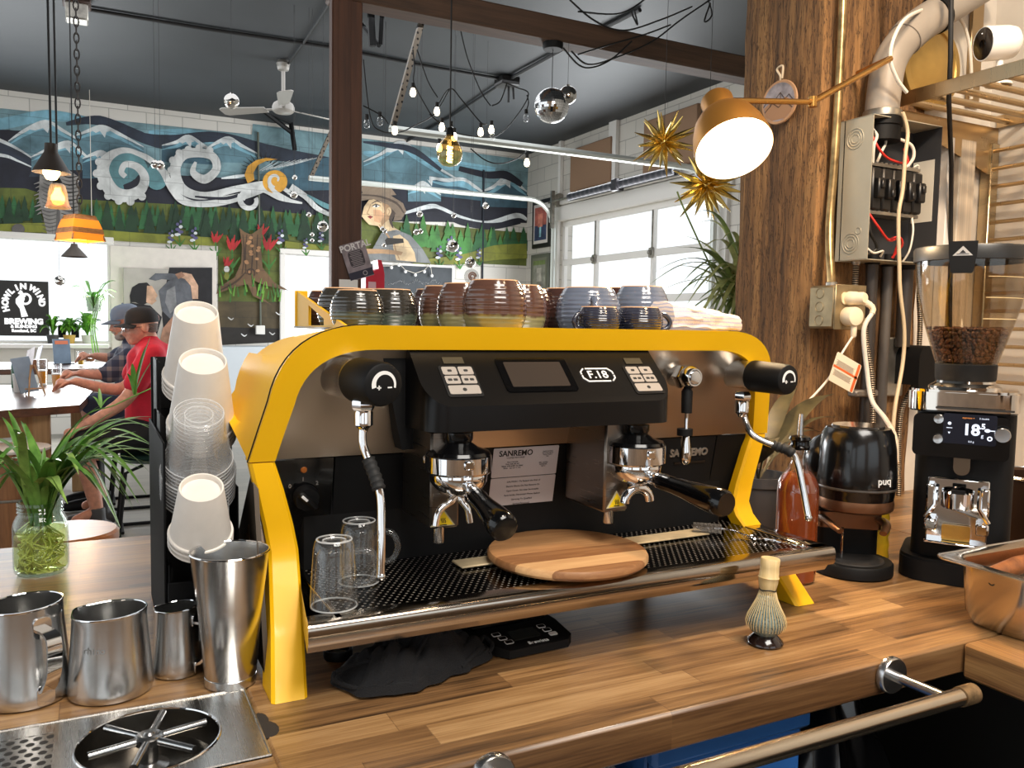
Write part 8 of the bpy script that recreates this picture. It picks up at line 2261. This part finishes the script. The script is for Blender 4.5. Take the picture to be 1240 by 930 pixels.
# chair
chx, chy = .36, 5.72
ch = thing('chair', 'green shell chair on black sled legs under the man in the red shirt', 'chair', (chx, chy, 0))
GRN = mat('green_shell', (58, 92, 80), .45)
cs = MB(); rows = []
for j in range(13):
 t = j / 12; row = []
 for i in range(13):
  s_ = (i - 6) / 6
  if t < .55: x = -.22 + .42 * t / .55; z = .47 - .02 * sin(pi * t / .55) + .05 * s_ * s_
  else: u = (t - .55) / .45; x = .20 + .10 * u; z = .47 + .36 * u ** 1.1 + .03 * s_ * s_ * (1 - u); x -= .05 * s_ * s_ * u
  row.append(V((chx + x, chy + s_ * (.23 if t < .6 else .23 - .05 * (t - .6)), z)))
 rows.append(row)
cs.sheet(rows); cs.sheet([[p + V((.006, 0, -.010)) for p in r_] for r_ in rows]); cs.build('seat_shell', GRN, ch)
for s_ in (-1, 1):
 y = chy + s_ * .2
 MB().tube([(chx - .10, y * 1 - s_ * .05, .455), (chx - .20, y, .42), (chx - .24, y, .03), (chx - .22, y, .012), (chx + .22, y, .012), (chx + .25, y, .03), (chx + .16, y, .42), (chx + .08, y - s_ * .05, .455)], .0115, 8).build('leg_frame', BLACKM, ch)
MB().tube([(chx - .22, chy - .2, .05), (chx - .22, chy + .2, .05)], .01, 8).tube([(chx + .2, chy - .2, .42), (chx + .2, chy + .2, .42)], .01, 8).build('crossbar', BLACKM, ch)
# people
SKIN = mat('skin', (206, 148, 124), .5, var=.08, vscale=30, sub=.0)
def remesh(o, vox, it=4):
 m_ = o.modifiers.new('skin', 'REMESH'); m_.mode = 'VOXEL'; m_.voxel_size = vox; m_.use_smooth_shade = True
 s_ = o.modifiers.new('soft', 'SMOOTH'); s_.factor = .5; s_.iterations = it
 return o
def limb(mb, pts, rad_, seg=14, flat=1.0):
 P = bez(pts, 5); n_ = len(pts) - 1; R = []
 for i in range(len(P)):
  u = i / 5; k = min(int(u), n_ - 1); R.append(rad_[k] + (rad_[k + 1] - rad_[k]) * (u - k))
 mb.tube(P, R, seg, flat=flat)
 for p, r_ in ((P[0], R[0]), (P[-1], R[-1])): mb.ball(p, r_ * .98, 12, 8)
def hand(mb, wrist, fdir, palm, thumb, curl=.9):
 """palm and five bent fingers; fdir along the hand, palm = palm normal, thumb = side of the thumb"""
 f, p, s_ = V(fdir).normalized(), V(palm).normalized(), V(thumb).normalized()
 w = V(wrist)
 limb(mb, [w, w + f * .045, w + f * .085], [.025, .036, .034], 12, .5)
 for k, (off, ln, r_) in enumerate(((.030, .072, .0088), (.010, .080, .0092), (-.010, .074, .0088), (-.028, .058, .0078))):
  b = w + f * .082 + s_ * off; P = [b]; d = f.copy(); st_ = ln / 3
  for j in range(3):
   d = (d + p * curl * .55).normalized(); P.append(P[-1] + d * st_)
  mb.tube(bez(P, 3), [r_] * 6 + [r_ * .9] * 3 + [r_ * .8], 8)
  mb.ball(P[-1], r_ * .85, 8, 6)
 b = w + f * .030 + s_ * .028; P = [b, b + s_ * .022 + f * .018 + p * .01, b + s_ * .026 + f * .044 + p * .026, b + s_ * .018 + f * .062 + p * .04]
 mb.tube(bez(P, 3), [.0125] * 4 + [.0105] * 3 + [.009] * 3, 8); mb.ball(P[-1], .009, 8, 6)
def head(mb, c, face, up=(0, 0, 1), s=1.0):
 """skull, jaw, nose, lips, brow and ears; face = facing direction"""
 f = V(face).normalized(); u = V(up); u = (u - f * u.dot(f)).normalized(); sd = u.cross(f)
 B = Matrix.Identity(4)
 for i in range(3): B[i][0] = f[i]; B[i][1] = sd[i]; B[i][2] = u[i]; B[i][3] = c[i]
 B = B @ Matrix.Scale(s, 4)
 mb.ball((-.008, 0, .03), (.098, .077, .092), 24, 16, M=B)
 mb.ball((.03, 0, -.028), (.066, .062, .080), 20, 14, M=B)
 mb.ball((.062, 0, -.088), (.030, .034, .024), 16, 10, M=B)      # chin
 mb.ball((.084, 0, .012), (.018, .052, .016), 16, 8, M=B)       # brow
 mb.tube([(.088, 0, .006), (.104, 0, -.018), (.114, 0, -.034), (.098, 0, -.042)], [.010, .012, .0145, .012], 10, M=B)
 for k in (-1, 1):
  mb.ball((.102, k * .012, -.036), (.010, .010, .008), 8, 6, M=B)
  mb.ball((-.008, k * .080, -.006), (.022, .010, .034), 12, 8, M=B)
  mb.ball((.064, k * .038, -.030), (.026, .022, .024), 12, 8, M=B)
 mb.tube([(.086, -.024, -.064), (.097, 0, -.061), (.086, .024, -.064)], .0072, 8, M=B); mb.tube([(.084, -.020, -.072), (.093, 0, -.074), (.084, .02, -.072)], .0075, 8, M=B)
 limb(mb, [B @ V((-.03, 0, -.06)), B @ V((-.045, 0, -.15))], [.058, .064])
 return B
def face_bits(B, t, hair, beard=None, glasses=True):
 e = MB(); e2 = MB()
 for k in (-1, 1):
  e.ball((.078, k * .031, -.002), (.0125, .0125, .0115), 12, 8, M=B); e2.ball((.089, k * .031, -.002), (.0032, .0055, .0055), 10, 6, M=B)
 e.build('eye', mat('eye_white', (226, 220, 214), .3), t); e2.build('iris', mat('iris_dark', (60, 44, 36), .3), t)
 h = MB()
 for i in range(5): h.ball((-.042 - .002 * i, 0, .012 - i * .010), (.062 - i * .004, .0785 - i * .003, .016), 18, 8, M=B)
 h.build('hair', hair, t)
 br = MB()
 for k in (-1, 1): br.tube([(.094, k * .016, .018), (.096, k * .034, .022), (.082, k * .05, .016)], .0042, 6, M=B)
 br.build('eyebrow', hair, t)
 if beard:
  b = MB(); b.ball((.060, 0, -.094), (.040, .042, .032), 16, 10, M=B); b.tube([(.092, -.03, -.062), (.104, 0, -.053), (.092, .03, -.062)], .009, 8, M=B)
  for k in (-1, 1): b.tube([(.07, k * .045, -.08), (.03, k * .066, -.06), (.0, k * .072, -.02)], [.018, .014, .010], 8, M=B)
  remesh(b.build('beard', beard, t), .005, 3)
 if glasses:
  g = MB()
  for k in (-1, 1):
   g.tube([(.108, k * .033 + .023 * cos(a), -.004 + .017 * sin(a)) for a in [2 * pi * i / 16 for i in range(16)]], .0018, 6, closed=True, M=B); g.tube([(.104, k * .056, .002), (.05, k * .079, .004), (-.01, k * .083, .002)], .0018, 6, M=B)
  g.tube([(.110, -.010, .0), (.112, 0, .003), (.110, .010, .0)], .0018, 6, M=B)
  g.build('glasses', mat('glasses_frame', (36, 34, 34), .3), t)
  ln = MB()
  for k in (-1, 1): ln.lathe([(0, 0), (.021, 0)], 16, M=B @ mtx((.108, k * .033, -.004), (1, 0, 0)), sy=.78)
  ln.build('glasses_lens', GLASS, t)
def cap(B, t, cm, bm, patch=None):
 c_ = MB(); c_.lathe([(.102, .028), (.104, .045), (.100, .075), (.086, .104), (.056, .124), (.02, .131), (0, .132)], 28, M=B @ Matrix.Translation((-.008, 0, 0)), sy=.84)
 c_.lathe([(.104, .027), (.1045, .038)], 28, M=B @ Matrix.Translation((-.008, 0, 0)), sy=.84); c_.ball((-.008, 0, .133), .008, 10, 6, M=B)
 co = c_.build('cap', cm, t)
 b = MB(); rows = []
 for j in range(7):
  u = j / 6; row = []
  for i in range(13):
   a = radians(-62 + 124 * i / 12); r_ = .098 + .078 * u * (cos(a) ** .6)
   row.append(B @ V((-.008 + r_ * cos(a), r_ * sin(a) * .86, .034 - .016 * u - .022 * sin(a) ** 2)))
  rows.append(row)
 b.sheet(rows); b.sheet([[p + B.to_3x3() @ V((0, 0, -.004)) for p in r_] for r_ in rows]); b.build('cap_brim', bm, co)
 if patch: MB().ball((-.108, .0, .05), (.006, .030, .022), 14, 8, M=B).build('cap_patch', patch, co)
def man(name, label, hc, face, sh, hip, arms, legs, shirt, pants, capm, brim, hair, shirt_arm, beard=None, shoe=None, patch=None, glasses=True, scale=1.0, feet=True):
 t = thing('person', label, 'person', (hip.x, hip.y, 0))
 b = MB(); B = head(b, hc, face)
 chest = (sh[0] + sh[1]) / 2
 limb(b, [hip, hip.lerp(chest, .5) + V((.02, 0, 0)), chest + V((0, 0, -.03)), chest + V((-.02, 0, .06))], [.14, .135, .13, .06], 18)
 b.tube([sh[0], chest, sh[1]], [.065, .085, .065], 14)
 cl = MB()
 limb(cl, [hip + V((0, 0, .02)), hip.lerp(chest, .35) + V((.01, 0, 0)), hip.lerp(chest, .75) + V((.02, 0, 0)), chest + V((0, 0, .015)), chest + V((-.01, 0, .07))], [.172, .175, .168, .145, .075], 20)
 cl.tube([sh[0] + V((0, 0, .0)), chest + V((0, 0, .01)), sh[1]], [.082, .105, .082], 16)
 for (s_, el, wr, hd) in arms:
  limb(b, [s_, el, wr], [.056, .043, .028])
  hand(b, wr, *hd)
  limb(cl, [s_, s_.lerp(el, shirt_arm * .5), s_.lerp(el, min(1, shirt_arm))] + ([el.lerp(wr, shirt_arm - 1)] if shirt_arm > 1 else []), [.084, .078, .074] + ([.046] if shirt_arm > 1 else []))
 pn_ = MB(); limb(pn_, [hip + V((.02, 0, .05)), hip + V((0, 0, -.02))], [.165, .165], 18)
 for (hp0, kn, an, toe) in legs:
  sh_m = MB()
  limb(b, [hp0, kn, kn.lerp(an, .35), an], [.085, .058, .060, .036])
  limb(b, [an, toe], [.035, .03])
  limb(pn_, [hp0, hp0.lerp(kn, .6), kn.lerp(hp0, .05)], [.115, .10, .092])
  d = (toe - an); d.z = 0; d.normalize()
  fb = V((an.x, an.y, .045)) - d * .05
  limb(sh_m, [fb, fb + d * .12 + V((0, 0, .004)), fb + d * .24 + V((0, 0, -.008))], [.048, .046, .034], 12)
  sh_m.tube([an + V((0, 0, .02)), V((an.x, an.y, .06))], [.045, .052], 12)
  remesh(sh_m.build('shoe', shoe or BLACKM, t), .009, 3)
 remesh(b.build('body', SKIN, t), .0085, 3)
 remesh(cl.build('shirt', shirt, t), .012, 4)
 remesh(pn_.build('shorts' if pants[0] else 'trousers', pants[1], t), .012, 4)
 face_bits(B, t, hair, beard, glasses); cap(B, t, capm, brim, patch)
 return t
RED = mat('red_cloth', (196, 30, 52), .85, var=.08, vscale=8, bump=.15, bscale=16)
YM = 5.86
A_ = lambda px, py, Y=YM: at(px, py, Y=Y)
hip = A_(186, 517); c0_ = A_(186, 428)
shn, shf = c0_ + V((-.02, -.19, -.01)), c0_ + V((-.02, .19, .0))
man('person', 'man in a red shirt and black cap seated at the table, nearer of the two', A_(171, 396), (-1, -.12, -.10), (shn, shf), hip,
 [(shf, A_(150, 470, 6.02), A_(92, 462, 5.98), ((-1, -.05, -.12), (0, -.25, -1), (-.2, -1, .2), .9)), (shn, A_(152, 484, 5.66), A_(100, 516, 5.70), ((-.85, 0, -.5), (-.2, .1, -1), (-.1, 1, .1), .6))],
 [(hip + V((-.06, -.10, -.03)), A_(98, 535, 5.74), A_(118, 618, 5.74), A_(92, 630, 5.74)), (hip + V((-.06, .10, -.03)), A_(92, 533, 6.02), A_(124, 604, 6.05), A_(104, 612, 6.05))],
 RED, (True, mat('black_shorts', (26, 26, 29), .85)), mat('black_cap', (30, 29, 30), .8), mat('black_brim', (26, 25, 26), .8), mat('grey_hair', (120, 112, 106), .9), .62, shoe=mat('grey_shoe', (70, 70, 72), .6), patch=mat('cap_badge', (206, 170, 166), .6))
n = NT('plaid_cloth')
tcn = n.node('ShaderNodeTexCoord'); spn = n.node('ShaderNodeSeparateXYZ'); n.link(tcn.outputs['Object'], spn.inputs[0])
def band(ax, s_): return n.math('LESS_THAN', n.math('FRACT', n.math('MULTIPLY', spn.outputs[ax], s_)), .38)
k_ = n.math('ADD', n.math('MULTIPLY', band('Z', 13), .5), n.math('MULTIPLY', band('X', 13), .5))
n.base(n.ramp(k_, [(.1, (52, 58, 78)), (.5, (92, 92, 104)), (.95, (140, 130, 126))])); n.b.inputs['Roughness'].default_value = .9
Y2 = 6.62
B2 = lambda px, py, Y=Y2: at(px, py, Y=Y)
hip2 = B2(172, 492); c2_ = B2(166, 428)
n1, n2 = c2_ + V((-.02, -.19, -.01)), c2_ + V((-.02, .19, 0))
man('person', 'man in a plaid shirt and grey cap, mostly hidden behind the man in red', B2(152.5, 390), (-1, -.1, -.22), (n1, n2), hip2,
 [(n1, B2(132, 452, 6.42), B2(98, 452, 6.30), ((-1, -.1, -.05), (0, -.2, -1), (-.1, -1, .2), .9)), (n2, B2(140, 434, 6.9), B2(116, 431, 6.86), ((-1, 0, 0), (0, -.3, -1), (-.1, -1, .2), .9))],
 [(hip2 + V((-.06, -.1, -.03)), B2(112, 492, 6.5), B2(116, 560, 6.5), B2(98, 572, 6.5)), (hip2 + V((-.06, .1, -.03)), B2(112, 490, 6.76), B2(118, 552, 6.78), B2(102, 562, 6.78))],
 n.m, (False, mat('blue_jeans', (46, 58, 84), .85)), mat('grey_cap', (120, 132, 150), .8), mat('grey_brim', (104, 112, 124), .8), mat('grey_hair_two', (150, 144, 138), .9), 1.25, beard=mat('grey_beard', (170, 158, 148), .9), glasses=False)
# the farther man's chair
ch2 = dup(ch, (B2(176, 500).x, 6.62, 0), label='green shell chair of the man in plaid, hidden behind the man in red')
# things on the table
def tq(px, py, z=TBZ): return at(px, py, Z=z)
ez = thing('menu_easel', 'blue grey menu board on a small wooden easel, nearest thing on the table', 'menu easel', tq(38, 478))
eb_ = tq(38, 478); ex_ = V((.82, .57, 0)); Me_ = mtx(eb_, (0, 0, 1), ex_)
tlt = Me_ @ Matrix.Rotation(radians(-14), 4, 'X')
MB().box((-.005, .0, .145), (.135, .008, .25), bev=.003, M=tlt @ Matrix.Rotation(radians(-7), 4, 'Y')).build('menu_panel', mat('menu_blue', (134, 152, 170), .6, var=.06), ez)
q = MB()
for x in (-.04, .045): q.tube([Me_ @ V((x * .3, -.02, .21)), Me_ @ V((x * 1.4, -.06, .0))], .0055, 8)
q.tube([Me_ @ V((0, -.02, .21)), Me_ @ V((0, .07, 0))], .005, 8).box((0, -.035, .045), (.12, .02, .008), M=Me_)
q.build('easel_leg', LTW, ez)
def beer(px, py, h, r_, fill, lab, tint=(226, 150, 30)):
 p = tq(px, py, TBZ if py > 450 else TB2); t = thing('beer_glass', lab, 'beer glass', p, 'beer glasses on the table')
 MB().lathe([(0, .001), (r_ * .8, .001), (r_ * .85, h * .3), (r_, h), (r_ * .96, h), (r_ * .8, h * .3), (r_ * .74, .012), (0, .012)], 24, tuple(p)).build('glass_body', GLASS, t)
 MB().lathe([(0, .013), (r_ * .73, .013), (r_ * .80, h * .3), (r_ * .86, h * fill), (0, h * fill)], 20, tuple(p)).build('beer', mat('beer_%d' % px, tint, .15, emit=0), t)
 MB().lathe([(0, h * fill), (r_ * .86, h * fill), (r_ * .87, h * fill + .010), (0, h * fill + .011)], 20, tuple(p)).build('foam', WHITE, t)
beer(52, 466, .20, .040, .55, 'tall beer glass half hidden behind the small menu easel')
beer(69, 470, .19, .040, .55, 'tall beer glass in the hand of the man in red')
beer(98, 443, .14, .036, .6, 'beer glass farther back on the table by the blue standing menu', (214, 170, 40))
p = tq(109, 444, TB2); t = thing('stemmed_glass', 'round bowled glass held at the far end of the table', 'glass', p)
MB().lathe([(0, .002), (.04, .002), (.006, .008), (.006, .03), (.04, .05), (.055, .085), (.05, .13), (.048, .13), (.053, .085), (.038, .052), (0, .036)], 24, tuple(p)).build('glass_body', GLASS, t); MB().lathe([(0, .04), (.037, .054), (.05, .08), (0, .08)], 20, tuple(p)).build('drink', mat('drink_amber', (170, 120, 80), .2), t)
p = tq(23, 475); t = thing('paper_cup', 'white cup standing left of the small menu easel', 'cup', p); MB().lathe([(0, .001), (.032, .001), (.040, .13), (.042, .132), (.038, .132), (.03, .006), (0, .005)], 24, tuple(p)).build('cup_shell', PAPER, t)
p = tq(20, 470); t = thing('green_bottle', 'dark green bottle behind the white cup on the table', 'bottle', p); MB().lathe([(0, .001), (.033, .001), (.034, .01), (.034, .17), (.03, .19), (0, .19)], 20, tuple(p)).build('bottle_body', mat('bottle_green', (40, 84, 50), .2), t)
p = tq(76, 441, TB2); t = thing('menu_board', 'blue standing menu with orange heading, at the middle of the table', 'menu', p)
Mm = mtx(p, (0, 0, 1), (.93, .37, 0)) @ Matrix.Rotation(radians(-8), 4, 'X')
MB().box((0, 0, .125), (.16, .01, .25), bev=.003, M=Mm).build('menu_panel', mat('menu_slate', (110, 130, 150), .6, var=.1), t); MB().box((0, -.0065, .215), (.12, .002, .035), M=Mm).build('menu_heading', mat('menu_orange', (214, 120, 84), .6), t)
MB().box((0, 0, .004), (.2, .09, .008), bev=.002, M=mtx(p, (0, 0, 1), (.93, .37, 0))).build('menu_base', BLACKM, t)
for px, py, rz_, lab, cc in ((43, 437, .3, 'white leaflet standing on the table before the window sign, right of two', (214, 218, 236)), (34, 440, -.4, 'white leaflet standing on the table before the window sign, left of two', (226, 222, 226))):
 p = tq(px, py + 7, TB2); o = MB().box((0, 0, .10), (.12, .004, .2), M=mtx(p, (0, 0, 1)) @ Matrix.Rotation(rz_, 4, 'Z') @ Matrix.Rotation(-.3, 4, 'X') @ Matrix.Rotation(-rz_ * .7, 4, 'Y')).build('leaflet', mat('leaflet_%d' % px, cc, .7, var=.1, vscale=14), origin=p); tag(o, lab, 'leaflet')
p = tq(46, 446, TB2); t = thing('napkin_box', 'brown wooden box on the table under the leaflets', 'box', p); MB().box(tuple(p + V((0, .02, .04))), (.16, .12, .08), bev=.005).build('box_body', wood('box_wood', (96, 62, 44), (140, 94, 66), axis=0), t)
# sill plants
sill = MB().box(((w1r - 2.9) / 2, YB - .14, w1b - .05), (w1r + 2.9, .26, .05), bev=.006); tag(sill.build('window_sill', WHITEP, origin=(-1, YB - .14, w1b - .07)), 'white sill under the big window, carrying small green plants', 'window sill')
LG = mat('leaf_bright', (116, 172, 60), .5, var=.2, vscale=20); LG2 = mat('leaf_mid', (84, 138, 52), .5, var=.2, vscale=20)
for i, (px, hgt, spread, nl_, lab) in enumerate([(64, .24, .13, 14, 'small bright plant on the window sill next to the window sign'), (84, .22, .14, 22, 'bushy plant on the window sill behind the blue menu'), (106, .28, .17, 30, 'widest leafy plant on the window sill beside the capped men')]):
 x = wq(px, 410, .14).x; b0_ = V((x, YB - .14, w1b - .025)); t = thing('potted_plant', lab, 'plant', b0_, 'plants on the window sill')
 MB().lathe([(0, .001), (.05, .001), (.065, .10), (.06, .10), (0, .09)], 20, tuple(b0_)).build('pot', mat('sill_pot_%d' % i, ((60, 60, 62), (190, 150, 70), (200, 196, 190))[i], .6), t)
 q = MB(); r6 = random.Random(40 + i)
 for k in range(nl_):
  a = r6.uniform(0, 2 * pi); l_ = spread * r6.uniform(.5, 1.1)
  tip = b0_ + V((l_ * cos(a), l_ * sin(a) * .45, .09 + hgt * r6.uniform(.1, 1))); base = b0_ + V((0, 0, .09)); pts = [base.lerp(tip, j / 8) + V((0, 0, .08 * sin(pi * j / 8))) for j in range(9)]
  q.ribbon(pts, [.008 + .03 * sin(pi * min(1, (j / 8) ** 1.4)) for j in range(9)], mi=k % 2)
 q.build('leaves', [LG, LG2], t)
c_ = wq(113, 368, .5); t = thing('hanging_plant', 'small plant in a clear pot hanging in the big window', 'hanging plant', c_)
MB().lathe([(0, -.09), (.08, -.09), (.11, .08), (.105, .08), (.07, -.08)], 22, tuple(c_)).build('pot', thin_glass('plant_pot_glass', (214, 220, 210), .1, .1, .5), t)
q = MB(); r7 = random.Random(8)
for k in range(15):
 a = r7.uniform(0, 2 * pi); l_ = r7.uniform(.12, .34); tip = c_ + V((l_ * cos(a), l_ * sin(a) * .4, r7.uniform(.0, .36))); pts = [(c_ + V((0, 0, -.05))).lerp(tip, j / 8) + V((0, 0, .1 * sin(pi * j / 8))) for j in range(9)]
 q.ribbon(pts, [.006 + .035 * sin(pi * min(1, (j / 8) ** 2)) for j in range(9)], mi=k % 2)
for k in range(3): q.tube(bez([c_ + V((.02 * k, 0, -.08)), c_ + V((.02 * k - .03, 0, -.3)), c_ + V((.03 * k, 0, -.62))], 5), .008, 5)
q.build('leaves', [LG, LG2], t); MB().tube([c_ + V((-.1, 0, .08)), c_ + V((0, 0, .5)), c_ + V((.1, 0, .08))], .003, 5).tube([c_ + V((0, 0, .5)), V((c_.x, c_.y, ZC))], .003, 5).build('hanger_cord', WIREW, t)
for i, px in enumerate((75, 91)):
 o = wbox(MB(), (px - 5, 394), (px + 5, 409), -.03, .02, bev=.004).build('window_vent', BLACKM, origin=wq(px, 409, -.03)); tag(o, ('left' if i == 0 else 'right') + ' one of two small dark squares low in the big window', 'window vent')
# light
def area(name, loc, size, power, c, rot=(0, 0, 0), sy=None):
 l = D.lights.new(name, 'AREA'); l.energy = power; l.color = c; l.size = size
 if sy: l.shape = 'RECTANGLE'; l.size_y = sy
 o = D.objects.new(name, l); COL.objects.link(o); o.location = loc; o.rotation_euler = rot
 return o
def spot(name, loc, d, power, c, ang, blend=.6, r_=.04):
 l = D.lights.new(name, 'SPOT'); l.energy = power; l.color = c; l.spot_size = radians(ang); l.spot_blend = blend; l.shadow_soft_size = r_
 o = D.objects.new(name, l); COL.objects.link(o); o.location = loc; o.rotation_euler = V(d).to_track_quat('-Z', 'Y').to_euler()
 return o
def point(name, loc, power, c, r_=.05):
 l = D.lights.new(name, 'POINT'); l.energy = power; l.color = c; l.shadow_soft_size = r_
 o = D.objects.new(name, l); COL.objects.link(o); o.location = loc
 return o
WARM = (1, .70, .40)
spot('wall_lamp_light', LAMP_POS, LAMP_DIR, 26, WARM, 150, .5, .06)
# unseen spots added to brighten the service corner and the bar
spot('corner_warm_fill', (1.25, .35, 3.2), V((.22, .34, -1)), 100, (1, .68, .40), 70, .7, .10)
spot('bar_top_fill', (.55, .2, 3.4), V((.02, .32, -1)), 80, (1, .88, .74), 62, .8, .14)
point('pendant_light', c1 + V((0, 0, -.1)), 6, (1, .7, .4)); point('pendant_light', c3 + V((0, 0, -.12)), 6, (1, .6, .3))
# more unseen fills added, and daylight at the windows
spot('side_wall_fill', (1.0, -.1, 2.9), V((1.15, 1.2, -1.15)), 95, (1, .78, .54), 62, .7, .08)  # added warm fill aimed at the right wall, no lamp there
area('rear_fill', (.5, -.75, 3.3), 1.6, 62, (1, .95, .88), (radians(32), 0, 0), 1.0)  # unseen fill added behind the camera to lift the foreground
area('window_daylight', ((W1L + w1r) / 2, YB - .25, (w1t + w1b) / 2), w1r - W1L, 150, (.93, .97, 1), (radians(-90), 0, 0), w1t - w1b)
area('garage_daylight', (XR - .2, (gy0 + gy1) / 2, gt / 2 + .2), gy1 - gy0, 200, (.95, .98, 1), (0, radians(90), 0), gt - .4)
area('cafe_top_fill', (1.5, 7.4, ZC - .06), 5.5, 80, (.95, .97, 1), (0, 0, 0), 4.5)  # overhead fill added below the closed ceiling, no skylight
W = D.worlds.new('world'); SC.world = W; W.use_nodes = True
bg_ = W.node_tree.nodes['Background']; bg_.inputs[0].default_value = (.90, .96, 1.0, 1); bg_.inputs[1].default_value = 1.15
vs_ = SC.view_settings
vs_.view_transform = 'Standard'; vs_.look = 'None'; vs_.gamma = 1; vs_.exposure = 0.36; vs_.use_curve_mapping = False
SC.cycles.max_bounces = 10; SC.cycles.transparent_max_bounces = 40; SC.cycles.transmission_bounces = 8
SC.cycles.use_denoising = True
SC.cycles.sample_clamp_indirect = 8
